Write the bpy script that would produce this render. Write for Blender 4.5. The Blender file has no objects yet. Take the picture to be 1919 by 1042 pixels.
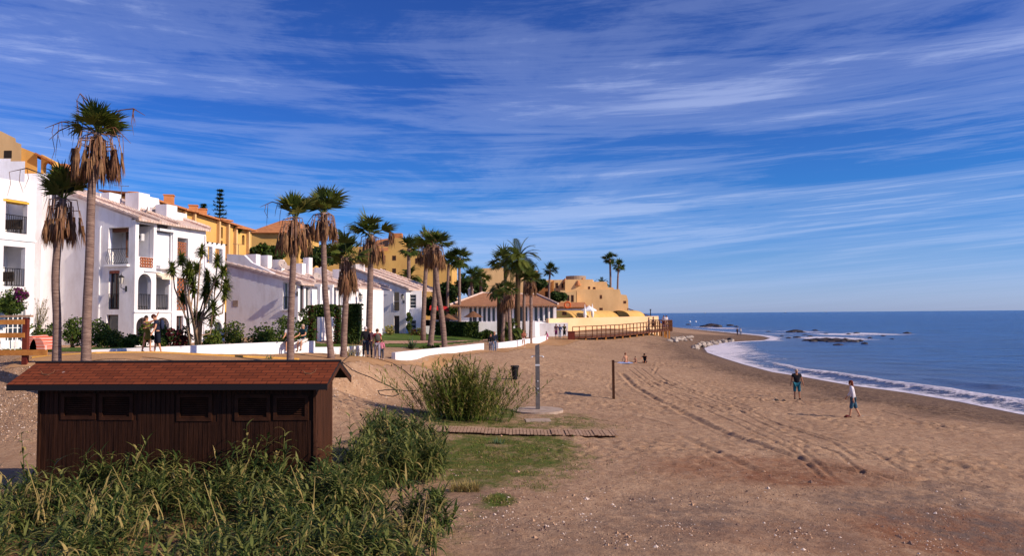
import bpy, math, random
import numpy as np
from mathutils import Vector, Matrix
R = math.radians
sc = bpy.context.scene
COL = sc.collection
rng = random.Random(7)

# ------------------------------------------------------------------ camera
F = 1400.0; CZ = 6.0
PITCH = math.atan(68.0/F); ROLL = R(0.45)
fw = Vector((0, math.cos(PITCH), math.sin(PITCH)))
r0 = Vector((1, 0, 0)); u0 = r0.cross(fw)
rt = r0*math.cos(ROLL) - u0*math.sin(ROLL)
up = u0*math.cos(ROLL) + r0*math.sin(ROLL)
cam = bpy.data.objects.new('camera', bpy.data.cameras.new('camera'))
COL.objects.link(cam); sc.camera = cam
M3 = Matrix((rt, up, -fw)).transposed()
cam.matrix_world = Matrix.Translation((0, 0, CZ)) @ M3.to_4x4()
cam.data.sensor_width = 36; cam.data.lens = 36*F/1919
cam.data.clip_start = 0.3; cam.data.clip_end = 60000

# ------------------------------------------------------------------ sun and sky
SUN_EL = R(31); SUN_DIR = Vector((math.cos(SUN_EL)*math.cos(R(-24)), math.cos(SUN_EL)*math.sin(R(-24)), math.sin(SUN_EL)))
sl = bpy.data.lights.new('sun', 'SUN'); sl.energy = 4.9; sl.angle = R(0.5); sl.color = (1.0, 0.83, 0.66)
so = bpy.data.objects.new('sun', sl); COL.objects.link(so)
so.rotation_euler = (-SUN_DIR).to_track_quat('-Z', 'Y').to_euler()
sc.view_settings.view_transform = 'Standard'; sc.view_settings.look = 'None'
sc.view_settings.exposure = 0.24; sc.view_settings.gamma = 1.0

W = bpy.data.worlds.new('World'); sc.world = W; W.use_nodes = True
nt = W.node_tree; N = nt.nodes; L = nt.links; N.clear()
def nd(tree, typ, **kw):
    n = tree.nodes.new(typ)
    for k, v in kw.items():
        if k == 'inp':
            for a, b in v.items(): n.inputs[a].default_value = b
        else: setattr(n, k, v)
    return n
def mth(tree, op, a, b=None, c=None, clamp=False):
    n = tree.nodes.new('ShaderNodeMath'); n.operation = op; n.use_clamp = clamp
    for i, q in enumerate((a, b, c)):
        if q is None: continue
        if isinstance(q, (int, float)): n.inputs[i].default_value = q
        else: tree.links.new(q, n.inputs[i])
    return n.outputs[0]
def ramp(tree, src, stops, interp='LINEAR'):
    n = tree.nodes.new('ShaderNodeValToRGB'); n.color_ramp.interpolation = interp
    e = n.color_ramp.elements
    while len(e) < len(stops): e.new(0.5)
    for q, (p, c) in zip(e, stops):
        q.position = p; q.color = (c, c, c, 1) if isinstance(c, (int, float)) else (*c, 1)
    tree.links.new(src, n.inputs[0]); return n.outputs[0]
def mixc(tree, f, a, b, bt='MIX'):
    n = tree.nodes.new('ShaderNodeMix'); n.data_type = 'RGBA'; n.blend_type = bt
    for i, q in ((0, f), (6, a), (7, b)):
        if isinstance(q, (int, float)): n.inputs[i].default_value = q
        elif isinstance(q, tuple): n.inputs[i].default_value = (*q, 1) if len(q) == 3 else q
        else: tree.links.new(q, n.inputs[i])
    return n.outputs[2]
def noise(tree, vec, scale, detail=5, rough=0.55, dist=0.0, lac=2.0):
    n = nd(tree, 'ShaderNodeTexNoise', inp={'Scale': scale, 'Detail': detail, 'Roughness': rough, 'Distortion': dist, 'Lacunarity': lac})
    if vec is not None: tree.links.new(vec, n.inputs['Vector'])
    return n.outputs['Fac']

sky = nd(nt, 'ShaderNodeTexSky', sky_type='NISHITA', sun_disc=False, sun_elevation=SUN_EL,
         sun_rotation=math.atan2(SUN_DIR.x, SUN_DIR.y), altitude=0, air_density=1.0, dust_density=0.4, ozone_density=2.5)
tc = nd(nt, 'ShaderNodeTexCoord'); sep = nd(nt, 'ShaderNodeSeparateXYZ')
L.new(tc.outputs['Generated'], sep.inputs[0])
zz = mth(nt, 'MAXIMUM', sep.outputs[2], 0.0)
den = mth(nt, 'ADD', zz, 0.09)
cx = mth(nt, 'DIVIDE', sep.outputs[0], den); cy = mth(nt, 'DIVIDE', sep.outputs[1], den)
cmb = nd(nt, 'ShaderNodeCombineXYZ'); cy2 = mth(nt, 'ADD', cy, mth(nt, 'MULTIPLY', mth(nt, 'MULTIPLY', cx, cx), 0.21))
L.new(cx, cmb.inputs[0]); L.new(cy2, cmb.inputs[1])
def mapped(rot, scl, loc=(0, 0, 0)):
    m = nd(nt, 'ShaderNodeMapping'); m.inputs['Rotation'].default_value = (0, 0, R(rot)); m.inputs['Scale'].default_value = (scl[0], scl[1], 1)
    m.inputs['Location'].default_value = loc
    L.new(cmb.outputs[0], m.inputs['Vector']); return m.outputs[0]
SEED = (2.3, 1.1)
n1 = noise(nt, mapped(-14, (0.42, 0.98), (1.3+SEED[0], 0.4+SEED[1], 0)), 1.0, 12, 0.66, 0.9)
n2 = noise(nt, mapped(-26, (0.60, 2.9), (5.1+SEED[1], 2.2+SEED[0], 0)), 1.0, 12, 0.72, 1.4)
n3 = noise(nt, mapped(-5, (0.24, 0.50), (3.0-SEED[0], 7.7+SEED[1], 0)), 1.0, 3, 0.5, 0.5)
n4 = noise(nt, mapped(34, (0.8, 3.4), (SEED[0], 1.7, 0)), 1.0, 12, 0.68, 1.2)
cl = mth(nt, 'ADD', mth(nt, 'ADD', mth(nt, 'MULTIPLY', n1, 0.38), mth(nt, 'MULTIPLY', n4, 0.20)), mth(nt, 'ADD', mth(nt, 'MULTIPLY', n2, 0.22), mth(nt, 'MULTIPLY', n3, 0.40)))
cfac = ramp(nt, cl, [(0.54, 0.04), (0.61, 0.20), (0.68, 0.50), (0.80, 0.95)], 'EASE')
hz = ramp(nt, zz, [(0.0, (0.66, 0.86, 1.75)), (0.03, (0.56, 0.76, 1.5)), (0.07, (0.38, 0.64, 1.25)), (0.14, (0.10, 0.49, 1.10)), (0.28, (0.045, 0.34, 0.98)), (0.6, (0.035, 0.24, 0.78))])
skc = mixc(nt, 1.0, sky.outputs[0], hz, 'MULTIPLY')
ccol = ramp(nt, zz, [(0.0, (4.2, 5.0, 7.8)), (0.12, (7.0, 7.7, 9.8)), (0.30, (5.6, 6.5, 9.5)), (0.6, (3.3, 4.1, 7.6))])
n_fade = ramp(nt, zz, [(0.0, 0.12), (0.06, 0.42), (0.13, 0.72), (0.2, 0.9)])
cf = mth(nt, 'MULTIPLY', cfac, n_fade)
fin = mixc(nt, cf, skc, ccol)
bg = nd(nt, 'ShaderNodeBackground', inp={'Strength': 0.095}); L.new(fin, bg.inputs[0])
wo = nd(nt, 'ShaderNodeOutputWorld'); L.new(bg.outputs[0], wo.inputs[0])

# ------------------------------------------------------------------ pixel <-> world helpers (photograph pixels, 1919 x 1042)
def ray(px, py): return rt*((px-959.5)/F) + up*(-(py-521)/F) + fw
def at(px, py, Y):
    d = ray(px, py); k = Y/d.y; return Vector((d.x*k, Y, CZ+d.z*k))
def ground(px, py, z):
    d = ray(px, py); k = (z-CZ)/d.z; return Vector((d.x*k, d.y*k, z))

# ------------------------------------------------------------------ tagging
def tag(o, label=None, cat=None, group=None, kind=None):
    if label: o['label'] = label
    if cat: o['category'] = cat
    if group: o['group'] = group
    if kind: o['kind'] = kind
    return o
def thing(name, label, cat, loc=(0, 0, 0), rz=0, group=None):
    o = bpy.data.objects.new(name, None); COL.objects.link(o); o.empty_display_size = 0.2
    o.location = loc; o.rotation_euler = (0, 0, rz)
    o.matrix_world  # noqa
    return tag(o, label, cat, group)
def copy_thing(src, loc, rz=0, scale=1.0, label=None, group=None):
    c = src.copy(); COL.objects.link(c); c.location = loc; c.rotation_euler = (0, 0, rz)
    c.scale = (scale,)*3 if isinstance(scale, (int, float)) else scale
    if label: c['label'] = label
    if group: c['group'] = group
    for ch in list(src.children):
        d = ch.copy(); COL.objects.link(d); d.parent = c
        for g in list(ch.children):
            e = g.copy(); COL.objects.link(e); e.parent = d
    return c

class MB:
    def __init__(s): s.v = []; s.f = []; s.m = []
    def add(s, vs, fs, mi=0):
        b = len(s.v); s.v.extend([tuple(q) for q in vs])
        for f in fs: s.f.append(tuple(i+b for i in f)); s.m.append(mi)
    def quad(s, a, b, c, d, mi=0): s.add((a, b, c, d), ((0, 1, 2, 3),), mi)
    def box(s, p, q, mi=0, rz=0, org=None):
        x0, y0, z0 = p; x1, y1, z1 = q
        vs = [Vector(t) for t in ((x0,y0,z0),(x1,y0,z0),(x1,y1,z0),(x0,y1,z0),(x0,y0,z1),(x1,y0,z1),(x1,y1,z1),(x0,y1,z1))]
        if rz:
            m = Matrix.Rotation(rz, 3, 'Z'); o = Vector(org or (0, 0, 0)); vs = [m@(t-o)+o for t in vs]
        s.add(vs, ((0,3,2,1),(4,5,6,7),(0,1,5,4),(1,2,6,5),(2,3,7,6),(3,0,4,7)), mi)
    def fbox(s, O, u, w, a, b, mi=0):
        """box in a frame: O origin, u and w horizontal unit vectors, a=(t,depth,z) low, b high"""
        def P(t, d, z): return Vector((O.x+u.x*t+w.x*d, O.y+u.y*t+w.y*d, z))
        x0, y0, z0 = a; x1, y1, z1 = b
        vs = [P(*t) for t in ((x0,y0,z0),(x1,y0,z0),(x1,y1,z0),(x0,y1,z0),(x0,y0,z1),(x1,y0,z1),(x1,y1,z1),(x0,y1,z1))]
        s.add(vs, ((0,3,2,1),(4,5,6,7),(0,1,5,4),(1,2,6,5),(2,3,7,6),(3,0,4,7)), mi)
    def tube(s, pts, rad, n=6, mi=0, cap=True, flat=1.0):
        pts = [Vector(p) for p in pts]; k = len(pts)
        if isinstance(rad, (int, float)): rad = [rad]*k
        vs = []; prev = None
        for i, p in enumerate(pts):
            t = (pts[min(i+1, k-1)]-pts[max(i-1, 0)])
            if t.length < 1e-9: t = Vector((0, 0, 1))
            t.normalize()
            if prev is None:
                a = Vector((1, 0, 0)) if abs(t.x) < 0.9 else Vector((0, 1, 0))
                a = (a-t*a.dot(t)).normalized()
            else: a = (prev-t*prev.dot(t)).normalized()
            prev = a; b = t.cross(a)
            for j in range(n):
                th = 2*math.pi*j/n; vs.append(p+a*math.cos(th)*rad[i]+b*math.sin(th)*rad[i]*flat)
        fs = [(i*n+j, i*n+(j+1) % n, (i+1)*n+(j+1) % n, (i+1)*n+j) for i in range(k-1) for j in range(n)]
        if cap: fs.append(tuple(range(n-1, -1, -1))); fs.append(tuple((k-1)*n+j for j in range(n)))
        s.add(vs, fs, mi)
    def build(s, name, mats, parent=None, smooth=False):
        me = bpy.data.meshes.new(name); me.from_pydata(s.v, [], s.f); 
        if not isinstance(mats, (list, tuple)): mats = [mats]
        for m in mats: me.materials.append(m)
        if len(mats) > 1: me.polygons.foreach_set('material_index', s.m)
        if smooth: me.polygons.foreach_set('use_smooth', [True]*len(s.f))
        me.update()
        o = bpy.data.objects.new(name, me); COL.objects.link(o)
        if parent is not None: o.parent = parent
        return o

# ------------------------------------------------------------------ materials
_mc = {}
def mat(name, c, rough=0.8, c2=None, scale=4.0, bump=0.0, bscale=None, spec=0.12, metal=0.0, sss=False, stretch=None, lo=0.35, hi=0.65, trans=0.0, detail=5, objco=True):
    if name in _mc: return _mc[name]
    m = bpy.data.materials.new(name); m.use_nodes = True; t = m.node_tree; b = t.nodes['Principled BSDF']
    b.inputs['Base Color'].default_value = (*c, 1); b.inputs['Roughness'].default_value = rough
    b.inputs['Specular IOR Level'].default_value = spec; b.inputs['Metallic'].default_value = metal
    vec = nd(t, 'ShaderNodeTexCoord').outputs['Object']
    if stretch:
        mp = nd(t, 'ShaderNodeMapping'); mp.inputs['Scale'].default_value = stretch; t.links.new(vec, mp.inputs['Vector']); vec = mp.outputs[0]
    if c2 is not None:
        n = noise(t, vec, scale, detail, 0.6); r = ramp(t, n, [(lo, 0.0), (hi, 1.0)])
        t.links.new(mixc(t, r, c, c2), b.inputs['Base Color'])
    if bump:
        n = noise(t, vec, bscale or scale*3, 6, 0.6); bp = nd(t, 'ShaderNodeBump', inp={'Strength': bump, 'Distance': 0.05})
        t.links.new(n, bp.inputs['Height']); t.links.new(bp.outputs[0], b.inputs['Normal'])
    if trans:
        tr = nd(t, 'ShaderNodeBsdfTranslucent'); tr.inputs[0].default_value = (*[min(1, q*1.6) for q in c], 1)
        mx = nd(t, 'ShaderNodeMixShader', inp={0: trans}); out = t.nodes['Material Output']
        t.links.new(b.outputs[0], mx.inputs[1]); t.links.new(tr.outputs[0], mx.inputs[2]); t.links.new(mx.outputs[0], out.inputs[0])
    _mc[name] = m; return m

m_white = mat('white_stucco', (0.82, 0.80, 0.82), 0.85, (0.62, 0.57, 0.56), 0.9, 0.18, 6, lo=0.45, hi=0.80, stretch=(1.6, 1.6, .55), detail=9)
m_white2 = mat('white_paint', (0.84, 0.83, 0.84), 0.7, (0.74, 0.73, 0.74), 1.5, 0.08, 10)
m_yel = mat('ochre_stucco', (0.68, 0.42, 0.13), 0.9, (0.55, 0.32, 0.10), 0.5, 0.1, 5, stretch=(1, 1, .4), detail=9)
m_yel2 = mat('pale_ochre_stucco', (0.76, 0.50, 0.24), 0.9, (0.62, 0.39, 0.18), 0.5, 0.1, 5, stretch=(1, 1, .4), detail=9)
m_cream = mat('cream_wall', (0.84, 0.57, 0.33), 0.9, (0.76, 0.50, 0.27), 0.3, 0.08, 6)
m_vaultshade = mat('vault_end_shade', (0.30, 0.25, 0.10), 0.9, (0.27, 0.22, 0.08), 0.6, 0.1, 5)  # vault ends turned from the sun: their shade is put into this colour
m_terra = mat('terracotta', (0.52, 0.22, 0.09), 0.85, (0.36, 0.14, 0.06), 3, 0.2, 9)
m_glass = mat('window_glass', (0.03, 0.04, 0.05), 0.12, spec=0.6)
m_glassg = mat('green_window_glass', (0.10, 0.15, 0.14), 0.12, spec=0.6)
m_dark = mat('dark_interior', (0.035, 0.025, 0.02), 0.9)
m_iron = mat('black_iron', (0.02, 0.02, 0.022), 0.5)
m_brownf = mat('brown_frame', (0.12, 0.045, 0.025), 0.6)
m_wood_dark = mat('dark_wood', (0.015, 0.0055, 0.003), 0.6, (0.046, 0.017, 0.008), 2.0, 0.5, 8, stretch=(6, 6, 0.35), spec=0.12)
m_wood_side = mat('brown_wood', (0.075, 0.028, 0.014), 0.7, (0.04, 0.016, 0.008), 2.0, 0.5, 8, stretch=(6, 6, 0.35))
m_fencewood = mat('orange_timber', (0.55, 0.24, 0.06), 0.8, (0.38, 0.15, 0.04), 3, 0.2, 9)
m_fencered = mat('red_brown_timber', (0.16, 0.035, 0.02), 0.7, (0.11, 0.02, 0.015), 3, 0.2, 9)
m_railb = mat('brown_rail_timber', (0.15, 0.06, 0.028), 0.8, (0.09, 0.035, 0.018), 3, 0.2, 9)
m_yboard = mat('yellow_timber', (0.62, 0.36, 0.09), 0.75, (0.50, 0.27, 0.06), 3, 0.15, 9)
m_plank = mat('weathered_plank', (0.42, 0.28, 0.19), 0.9, (0.28, 0.17, 0.11), 4, 0.3, 12)
m_black = mat('black_trim', (0.015, 0.014, 0.016), 0.6)
m_conc = mat('concrete', (0.42, 0.33, 0.27), 0.9, (0.30, 0.22, 0.17), 3, 0.2, 15)
m_steel = mat('grey_metal', (0.085, 0.075, 0.075), 0.45, (0.13, 0.115, 0.11), 6, spec=0.5)
m_lsteel = mat('light_metal', (0.6, 0.6, 0.62), 0.35, spec=0.6)
m_trunk = mat('palm_trunk', (0.30, 0.205, 0.165), 0.95, (0.15, 0.095, 0.08), 2.2, 1.0, 5, stretch=(1.0, 1.0, 7))
m_trunk2 = mat('date_palm_trunk', (0.12, 0.075, 0.045), 0.95, (0.06, 0.035, 0.02), 5.0, 1.0, 7, stretch=(2, 2, 3))
m_fg = mat('palm_green', (0.075, 0.105, 0.018), 0.55, (0.14, 0.15, 0.03), 2.0, trans=0.25)
m_fg2 = mat('palm_dark_green', (0.035, 0.06, 0.012), 0.55, (0.065, 0.09, 0.018), 2.0, trans=0.2)
m_dead = mat('dead_frond', (0.30, 0.17, 0.085), 0.95, (0.13, 0.065, 0.035), 4.0, trans=0.1)
m_dead2 = mat('dead_frond_dark', (0.12, 0.055, 0.035), 0.95, (0.20, 0.10, 0.05), 4.0)
m_stalk = mat('dead_stalk', (0.36, 0.22, 0.14), 0.8, (0.2, 0.11, 0.08), 3.0)
m_leafa = mat('leaf_mid', (0.05, 0.085, 0.015), 0.55, (0.10, 0.13, 0.02), 3.0, trans=0.2)
m_leafb = mat('leaf_dark', (0.022, 0.045, 0.012), 0.55, (0.04, 0.07, 0.015), 3.0, trans=0.15)
m_leafc = mat('leaf_yellow', (0.15, 0.16, 0.03), 0.6, (0.10, 0.12, 0.02), 3.0, trans=0.2)
m_leafr = mat('leaf_red', (0.12, 0.012, 0.02), 0.55, (0.06, 0.01, 0.015), 3.0, trans=0.2)
m_purple = mat('bougainvillea', (0.22, 0.03, 0.16), 0.7, trans=0.3)
m_reed = mat('reed_leaf', (0.10, 0.13, 0.030), 0.55, (0.25, 0.24, 0.075), 1.5, trans=0.25, spec=0.12)
m_reed2 = mat('reed_leaf_dark', (0.022, 0.045, 0.012), 0.5, (0.055, 0.08, 0.02), 1.5, trans=0.2, spec=0.1)
m_reed3 = mat('reed_leaf_dry', (0.36, 0.27, 0.10), 0.7, (0.25, 0.20, 0.07), 1.5, trans=0.2)
m_rockw = mat('pale_rock', (0.50, 0.43, 0.37), 0.9, (0.24, 0.19, 0.16), 2.0, 0.6, 5)
m_rockd = mat('wet_dark_rock', (0.03, 0.025, 0.025), 0.45, (0.06, 0.045, 0.04), 2.0, 0.6, 5)
m_skin = mat('skin', (0.50, 0.25, 0.15), 0.6)
m_skind = mat('tanned_skin', (0.36, 0.16, 0.09), 0.6)

def smat(name, c): return mat('cloth_'+name, c, 0.9, tuple(q*0.7 for q in c), 6, 0.2, 30)

def shingle_mat():
    m = bpy.data.materials.new('red_shingles'); m.use_nodes = True; t = m.node_tree; b = t.nodes['Principled BSDF']
    uv = nd(t, 'ShaderNodeUVMap'); uv.uv_map = 'UVMap'
    br = nd(t, 'ShaderNodeTexBrick', inp={'Color1': (0.19, 0.045, 0.018, 1), 'Color2': (0.11, 0.026, 0.011, 1), 'Mortar': (0.05, 0.015, 0.01, 1),
            'Scale': 1.0, 'Mortar Size': 0.012, 'Brick Width': 0.33, 'Row Height': 0.14, 'Bias': -0.2, 'Mortar Smooth': 0.1})
    t.links.new(uv.outputs[0], br.inputs['Vector'])
    n = noise(t, uv.outputs[0], 3, 6, 0.7); c = mixc(t, ramp(t, n, [(0.4, 0.0), (0.7, 0.45)]), br.outputs[0], (0.12, 0.035, 0.018))
    n2 = noise(t, uv.outputs[0], 2.2, 8, 0.75)   # bird droppings and scuffs near one end
    sp = nd(t, 'ShaderNodeSeparateXYZ'); t.links.new(uv.outputs[0], sp.inputs[0])
    e = mth(t, 'MULTIPLY', ramp(t, n2, [(0.60, 0.0), (0.63, 1.0)]), ramp(t, mth(t, 'DIVIDE', sp.outputs[0], 7.8), [(0.10, 0.0), (0.16, 1.0), (0.24, 0.0)]))
    n3 = noise(t, uv.outputs[0], 14, 3, 0.6)
    e = mth(t, 'MULTIPLY', e, ramp(t, n3, [(0.48, 0.0), (0.55, 0.9)]))
    c = mixc(t, e, c, (0.6, 0.5, 0.45))
    t.links.new(c, b.inputs['Base Color']); b.inputs['Roughness'].default_value = 0.95; b.inputs['Specular IOR Level'].default_value = 0.1
    bp = nd(t, 'ShaderNodeBump', inp={'Strength': 0.7, 'Distance': 0.03}); t.links.new(br.outputs['Fac'], bp.inputs['Height']); bp.invert = True
    t.links.new(bp.outputs[0], b.inputs['Normal']); return m
m_shingle = shingle_mat()

def rooftile_mat(name, c1, c2, ang=0.0, ws=1.3):
    """mission tiles: wave ribs running down the slope (object space direction ang)"""
    m = bpy.data.materials.new(name); m.use_nodes = True; t = m.node_tree; b = t.nodes['Principled BSDF']
    vec = nd(t, 'ShaderNodeTexCoord').outputs['Object']
    mp = nd(t, 'ShaderNodeMapping'); mp.inputs['Rotation'].default_value = (0, 0, ang); t.links.new(vec, mp.inputs['Vector'])
    w = nd(t, 'ShaderNodeTexWave', inp={'Scale': ws, 'Distortion': 0.6, 'Detail': 1.0}); w.bands_direction = 'X'; t.links.new(mp.outputs[0], w.inputs['Vector'])
    n = noise(t, vec, 2.5, 7, 0.7)
    c = mixc(t, ramp(t, n, [(0.35, 0.0), (0.65, 1.0)]), c1, c2); c = mixc(t, ramp(t, w.outputs['Fac'], [(0.0, 0.55), (0.35, 0.0)]), c, tuple(q*0.35 for q in c1))
    t.links.new(c, b.inputs['Base Color']); b.inputs['Roughness'].default_value = 0.9
    bp = nd(t, 'ShaderNodeBump', inp={'Strength': 0.7, 'Distance': 0.08}); t.links.new(w.outputs['Fac'], bp.inputs['Height'])
    t.links.new(bp.outputs[0], b.inputs['Normal']); return m
m_tile = rooftile_mat('roof_tiles', (0.50, 0.25, 0.12), (0.34, 0.14, 0.07), 0.3)
m_tilew = rooftile_mat('weathered_roof_tiles', (0.76, 0.62, 0.55), (0.58, 0.38, 0.29), 0.3+math.pi/2)
m_tileo = rooftile_mat('orange_roof_tiles', (0.52, 0.26, 0.13), (0.32, 0.13, 0.07), 0.0, 4.0)

# ------------------------------------------------------------------ terrain height field
def vnoise(x, y, seed):
    """smooth value noise, numpy arrays"""
    x = np.asarray(x, float); y = np.asarray(y, float)
    xi = np.floor(x).astype(np.int64); yi = np.floor(y).astype(np.int64); fx = x-xi; fy = y-yi
    fx = fx*fx*(3-2*fx); fy = fy*fy*(3-2*fy)
    def h(a, b):
        n = (a*374761393+b*668265263+seed*69069+1013904223) & 0xffffffff
        n = ((n ^ (n >> 13))*1274126177) & 0xffffffff
        return ((n ^ (n >> 16)) & 0xffff)/65535.0
    return (h(xi, yi)*(1-fx)+h(xi+1, yi)*fx)*(1-fy)+(h(xi, yi+1)*(1-fx)+h(xi+1, yi+1)*fx)*fy - 0.5
def fbm(x, y, seed, o=4):
    s = 0; a = 1.0
    for i in range(o): s = s+a*vnoise(x*2**i+17.3*i, y*2**i-9.1*i, seed+i); a *= 0.5
    return s

SHORE_PX = [(1919, 777), (1806, 754), (1700, 736), (1594, 722), (1505, 706), (1452, 698), (1399, 684), (1360, 672), (1328, 661), (1322, 653), (1346, 643.5), (1374, 641), (1434, 638), (1446, 634), (1430, 630), (1392, 626), (1340, 621), (1300, 617.5)]
shore = [ground(a, b, 0.0).xy for a, b in SHORE_PX]
shore = [Vector((34.0, -20)), Vector((33.0, 15)), Vector((31.5, 30))] + shore + [Vector((66, 300)), Vector((30, 330)), Vector((-200, 340))]
SA = np.array([(p.x, p.y) for p in shore])
LANDPOLY = np.vstack([SA, [(-400, 340), (-400, -20)]])
def inpoly(x, y, poly):
    x = np.asarray(x, float); y = np.asarray(y, float); c = np.zeros(x.shape, bool); n = len(poly)
    for i in range(n):
        x0, y0 = poly[i]; x1, y1 = poly[(i+1) % n]
        if y0 == y1: continue
        c ^= ((y0 > y) != (y1 > y)) & (x < (x1-x0)*(y-y0)/(y1-y0)+x0)
    return c
def pdist(x, y, pl):
    x = np.asarray(x, float); y = np.asarray(y, float); d = np.full(x.shape, 1e9)
    for (x0, y0), (x1, y1) in zip(pl[:-1], pl[1:]):
        dx, dy = x1-x0, y1-y0; t = np.clip(((x-x0)*dx+(y-y0)*dy)/(dx*dx+dy*dy+1e-12), 0, 1)
        d = np.minimum(d, np.hypot(x-x0-t*dx, y-y0-t*dy))
    return d
def shoredist(x, y):
    d = pdist(x, y, SA); return np.where(inpoly(x, y, LANDPOLY), d, -d)

CP = []
for a, b, z in [(0, 668, 4.3), (160, 674, 4.3), (290, 661, 4.42), (430, 665, 4.2), (560, 664, 4.1), (640, 668, 3.8), (700, 671, 3.6), (760, 679, 3.2), (978, 650, 2.95), (1045, 634, 3.1), (1150, 748, 1.6), (965, 711, 2.15), (1175, 682, 1.7), (1100, 655, 2.25), (1075, 638, 3.05),
                (1262, 628, 3.2), (1280, 640, 2.1), (1350, 632, 1.2), (1400, 630, 0.7), (1493, 750, 1.02), (1600, 785, 1.3), (1008, 775, 1.7), (900, 720, 2.1),
                (1000, 1042, 1.65), (1500, 1042, 1.5), (1919, 1042, 1.0), (1919, 850, 1.1), (1300, 850, 1.6), (1500, 850, 1.45), (800, 850, 1.7), (0, 1042, 1.6),
                (400, 920, 1.65), (720, 748, 1.95), (650, 762, 1.9), (800, 742, 1.9), (840, 700, 2.3), (1150, 900, 1.6), (1750, 950, 1.3), (1200, 720, 1.5), (1300, 690, 1.5)]:
    p = ground(a, b, z); CP.append((p.x, p.y, z))
CP += [(-19, 26.6, 1.75), (-22, 27, 1.8), (-14, 26, 1.75), (-10, 26, 1.7), (-8, 24, 1.7), (-16, 20, 1.7), (-10, 19, 1.68), (-5, 19, 1.68), (-20, 28.6, 2.9), (-14, 28.4, 2.9), (-10.5, 28.6, 2.8),
       (-20, 30.3, 4.15), (-16, 29.6, 4.15), (-12.5, 29.8, 4.15), (-9.5, 31.0, 3.9), (-8.2, 34.6, 3.9), (-7.0, 33.0, 2.2), (-6.0, 36, 2.1), (-7.2, 37.5, 3.3),
       (-30, 10, 1.6), (-22, 14, 1.6), (-20, 45, 4.1), (-30, 45, 4.2), (-26, 36, 4.3), (-14, 60, 3.85), (-10, 85, 3.8), (-9, 60, 3.4), (-3, 80, 3.1), (-2, 95, 3.2), (-16, 75, 4.0), (-20, 58, 4.3),
       (-40, 60, 4.6), (-40, 80, 4.8), (-20, 100, 3.8), (-60, 60, 5), (-60, 120, 6), (-20, 140, 4.5), (0, 110, 4), (10, 120, 4), (25, 118, 3.6), (20, 140, 4.5), (0, 200, 4), (-100, 200, 7), (-150, 80, 7), (30, 200, 1.5), (24, 160, 3), (12, 100, 4.2), (5, 97, 4.0), (20, -10, 1.4), (-10, -10, 1.5), (0, 5, 1.5)]
for a_, y_, z_ in [(741, 45.2, 3.33), (798, 48.6, 3.33), (845, 52, 3.32), (907, 58, 3.24), (934, 62.5, 3.13), (990, 74, 3.1), (1027, 84, 3.15), (915, 60, 2.98), (868, 50.5, 3.15), (590, 40.7, 4.0), (683, 43.4, 3.6)]:
    CP.append(((a_-959.5)/F*y_, y_, z_))
CP = np.array(CP)
def kern(r): return np.sqrt(r*r+1.0)
def _fit():
    n = len(CP); A = np.zeros((n+3, n+3)); d = np.hypot(CP[:, None, 0]-CP[None, :, 0], CP[:, None, 1]-CP[None, :, 1])
    A[:n, :n] = kern(d)-np.eye(n)*0.02; A[:n, n] = 1; A[:n, n+1] = CP[:, 0]*0.01; A[:n, n+2] = CP[:, 1]*0.01; A[n:, :n] = A[:n, n:].T
    b = np.zeros(n+3); b[:n] = CP[:, 2]; return np.linalg.solve(A, b)
WTS = _fit()
def hraw(x, y):
    x = np.asarray(x, float); y = np.asarray(y, float); n = len(CP)
    z = WTS[n]+WTS[n+1]*x*0.01+WTS[n+2]*y*0.01
    for i in range(n): z = z+WTS[i]*kern(np.hypot(x-CP[i, 0], y-CP[i, 1]))
    return z
def hbase(x, y):
    d = shoredist(x, y); z = hraw(x, y)
    cap = np.minimum(4.45, 4.42-0.095*(np.asarray(x, float)+15.5)); z = np.where((np.asarray(y) < 44) & (np.asarray(x) < -4), np.minimum(z, cap), z)
    t = np.clip(d/11.0, 0, 1); t = t*t*(3-2*t)
    zs = np.where(d > 0, 0.085*d, 0.14*d)
    z = zs*(1-t)+np.maximum(z, 0.3)*t
    return z
def H(x, y): return float(hbase(np.array([x]), np.array([y]))[0])

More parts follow.
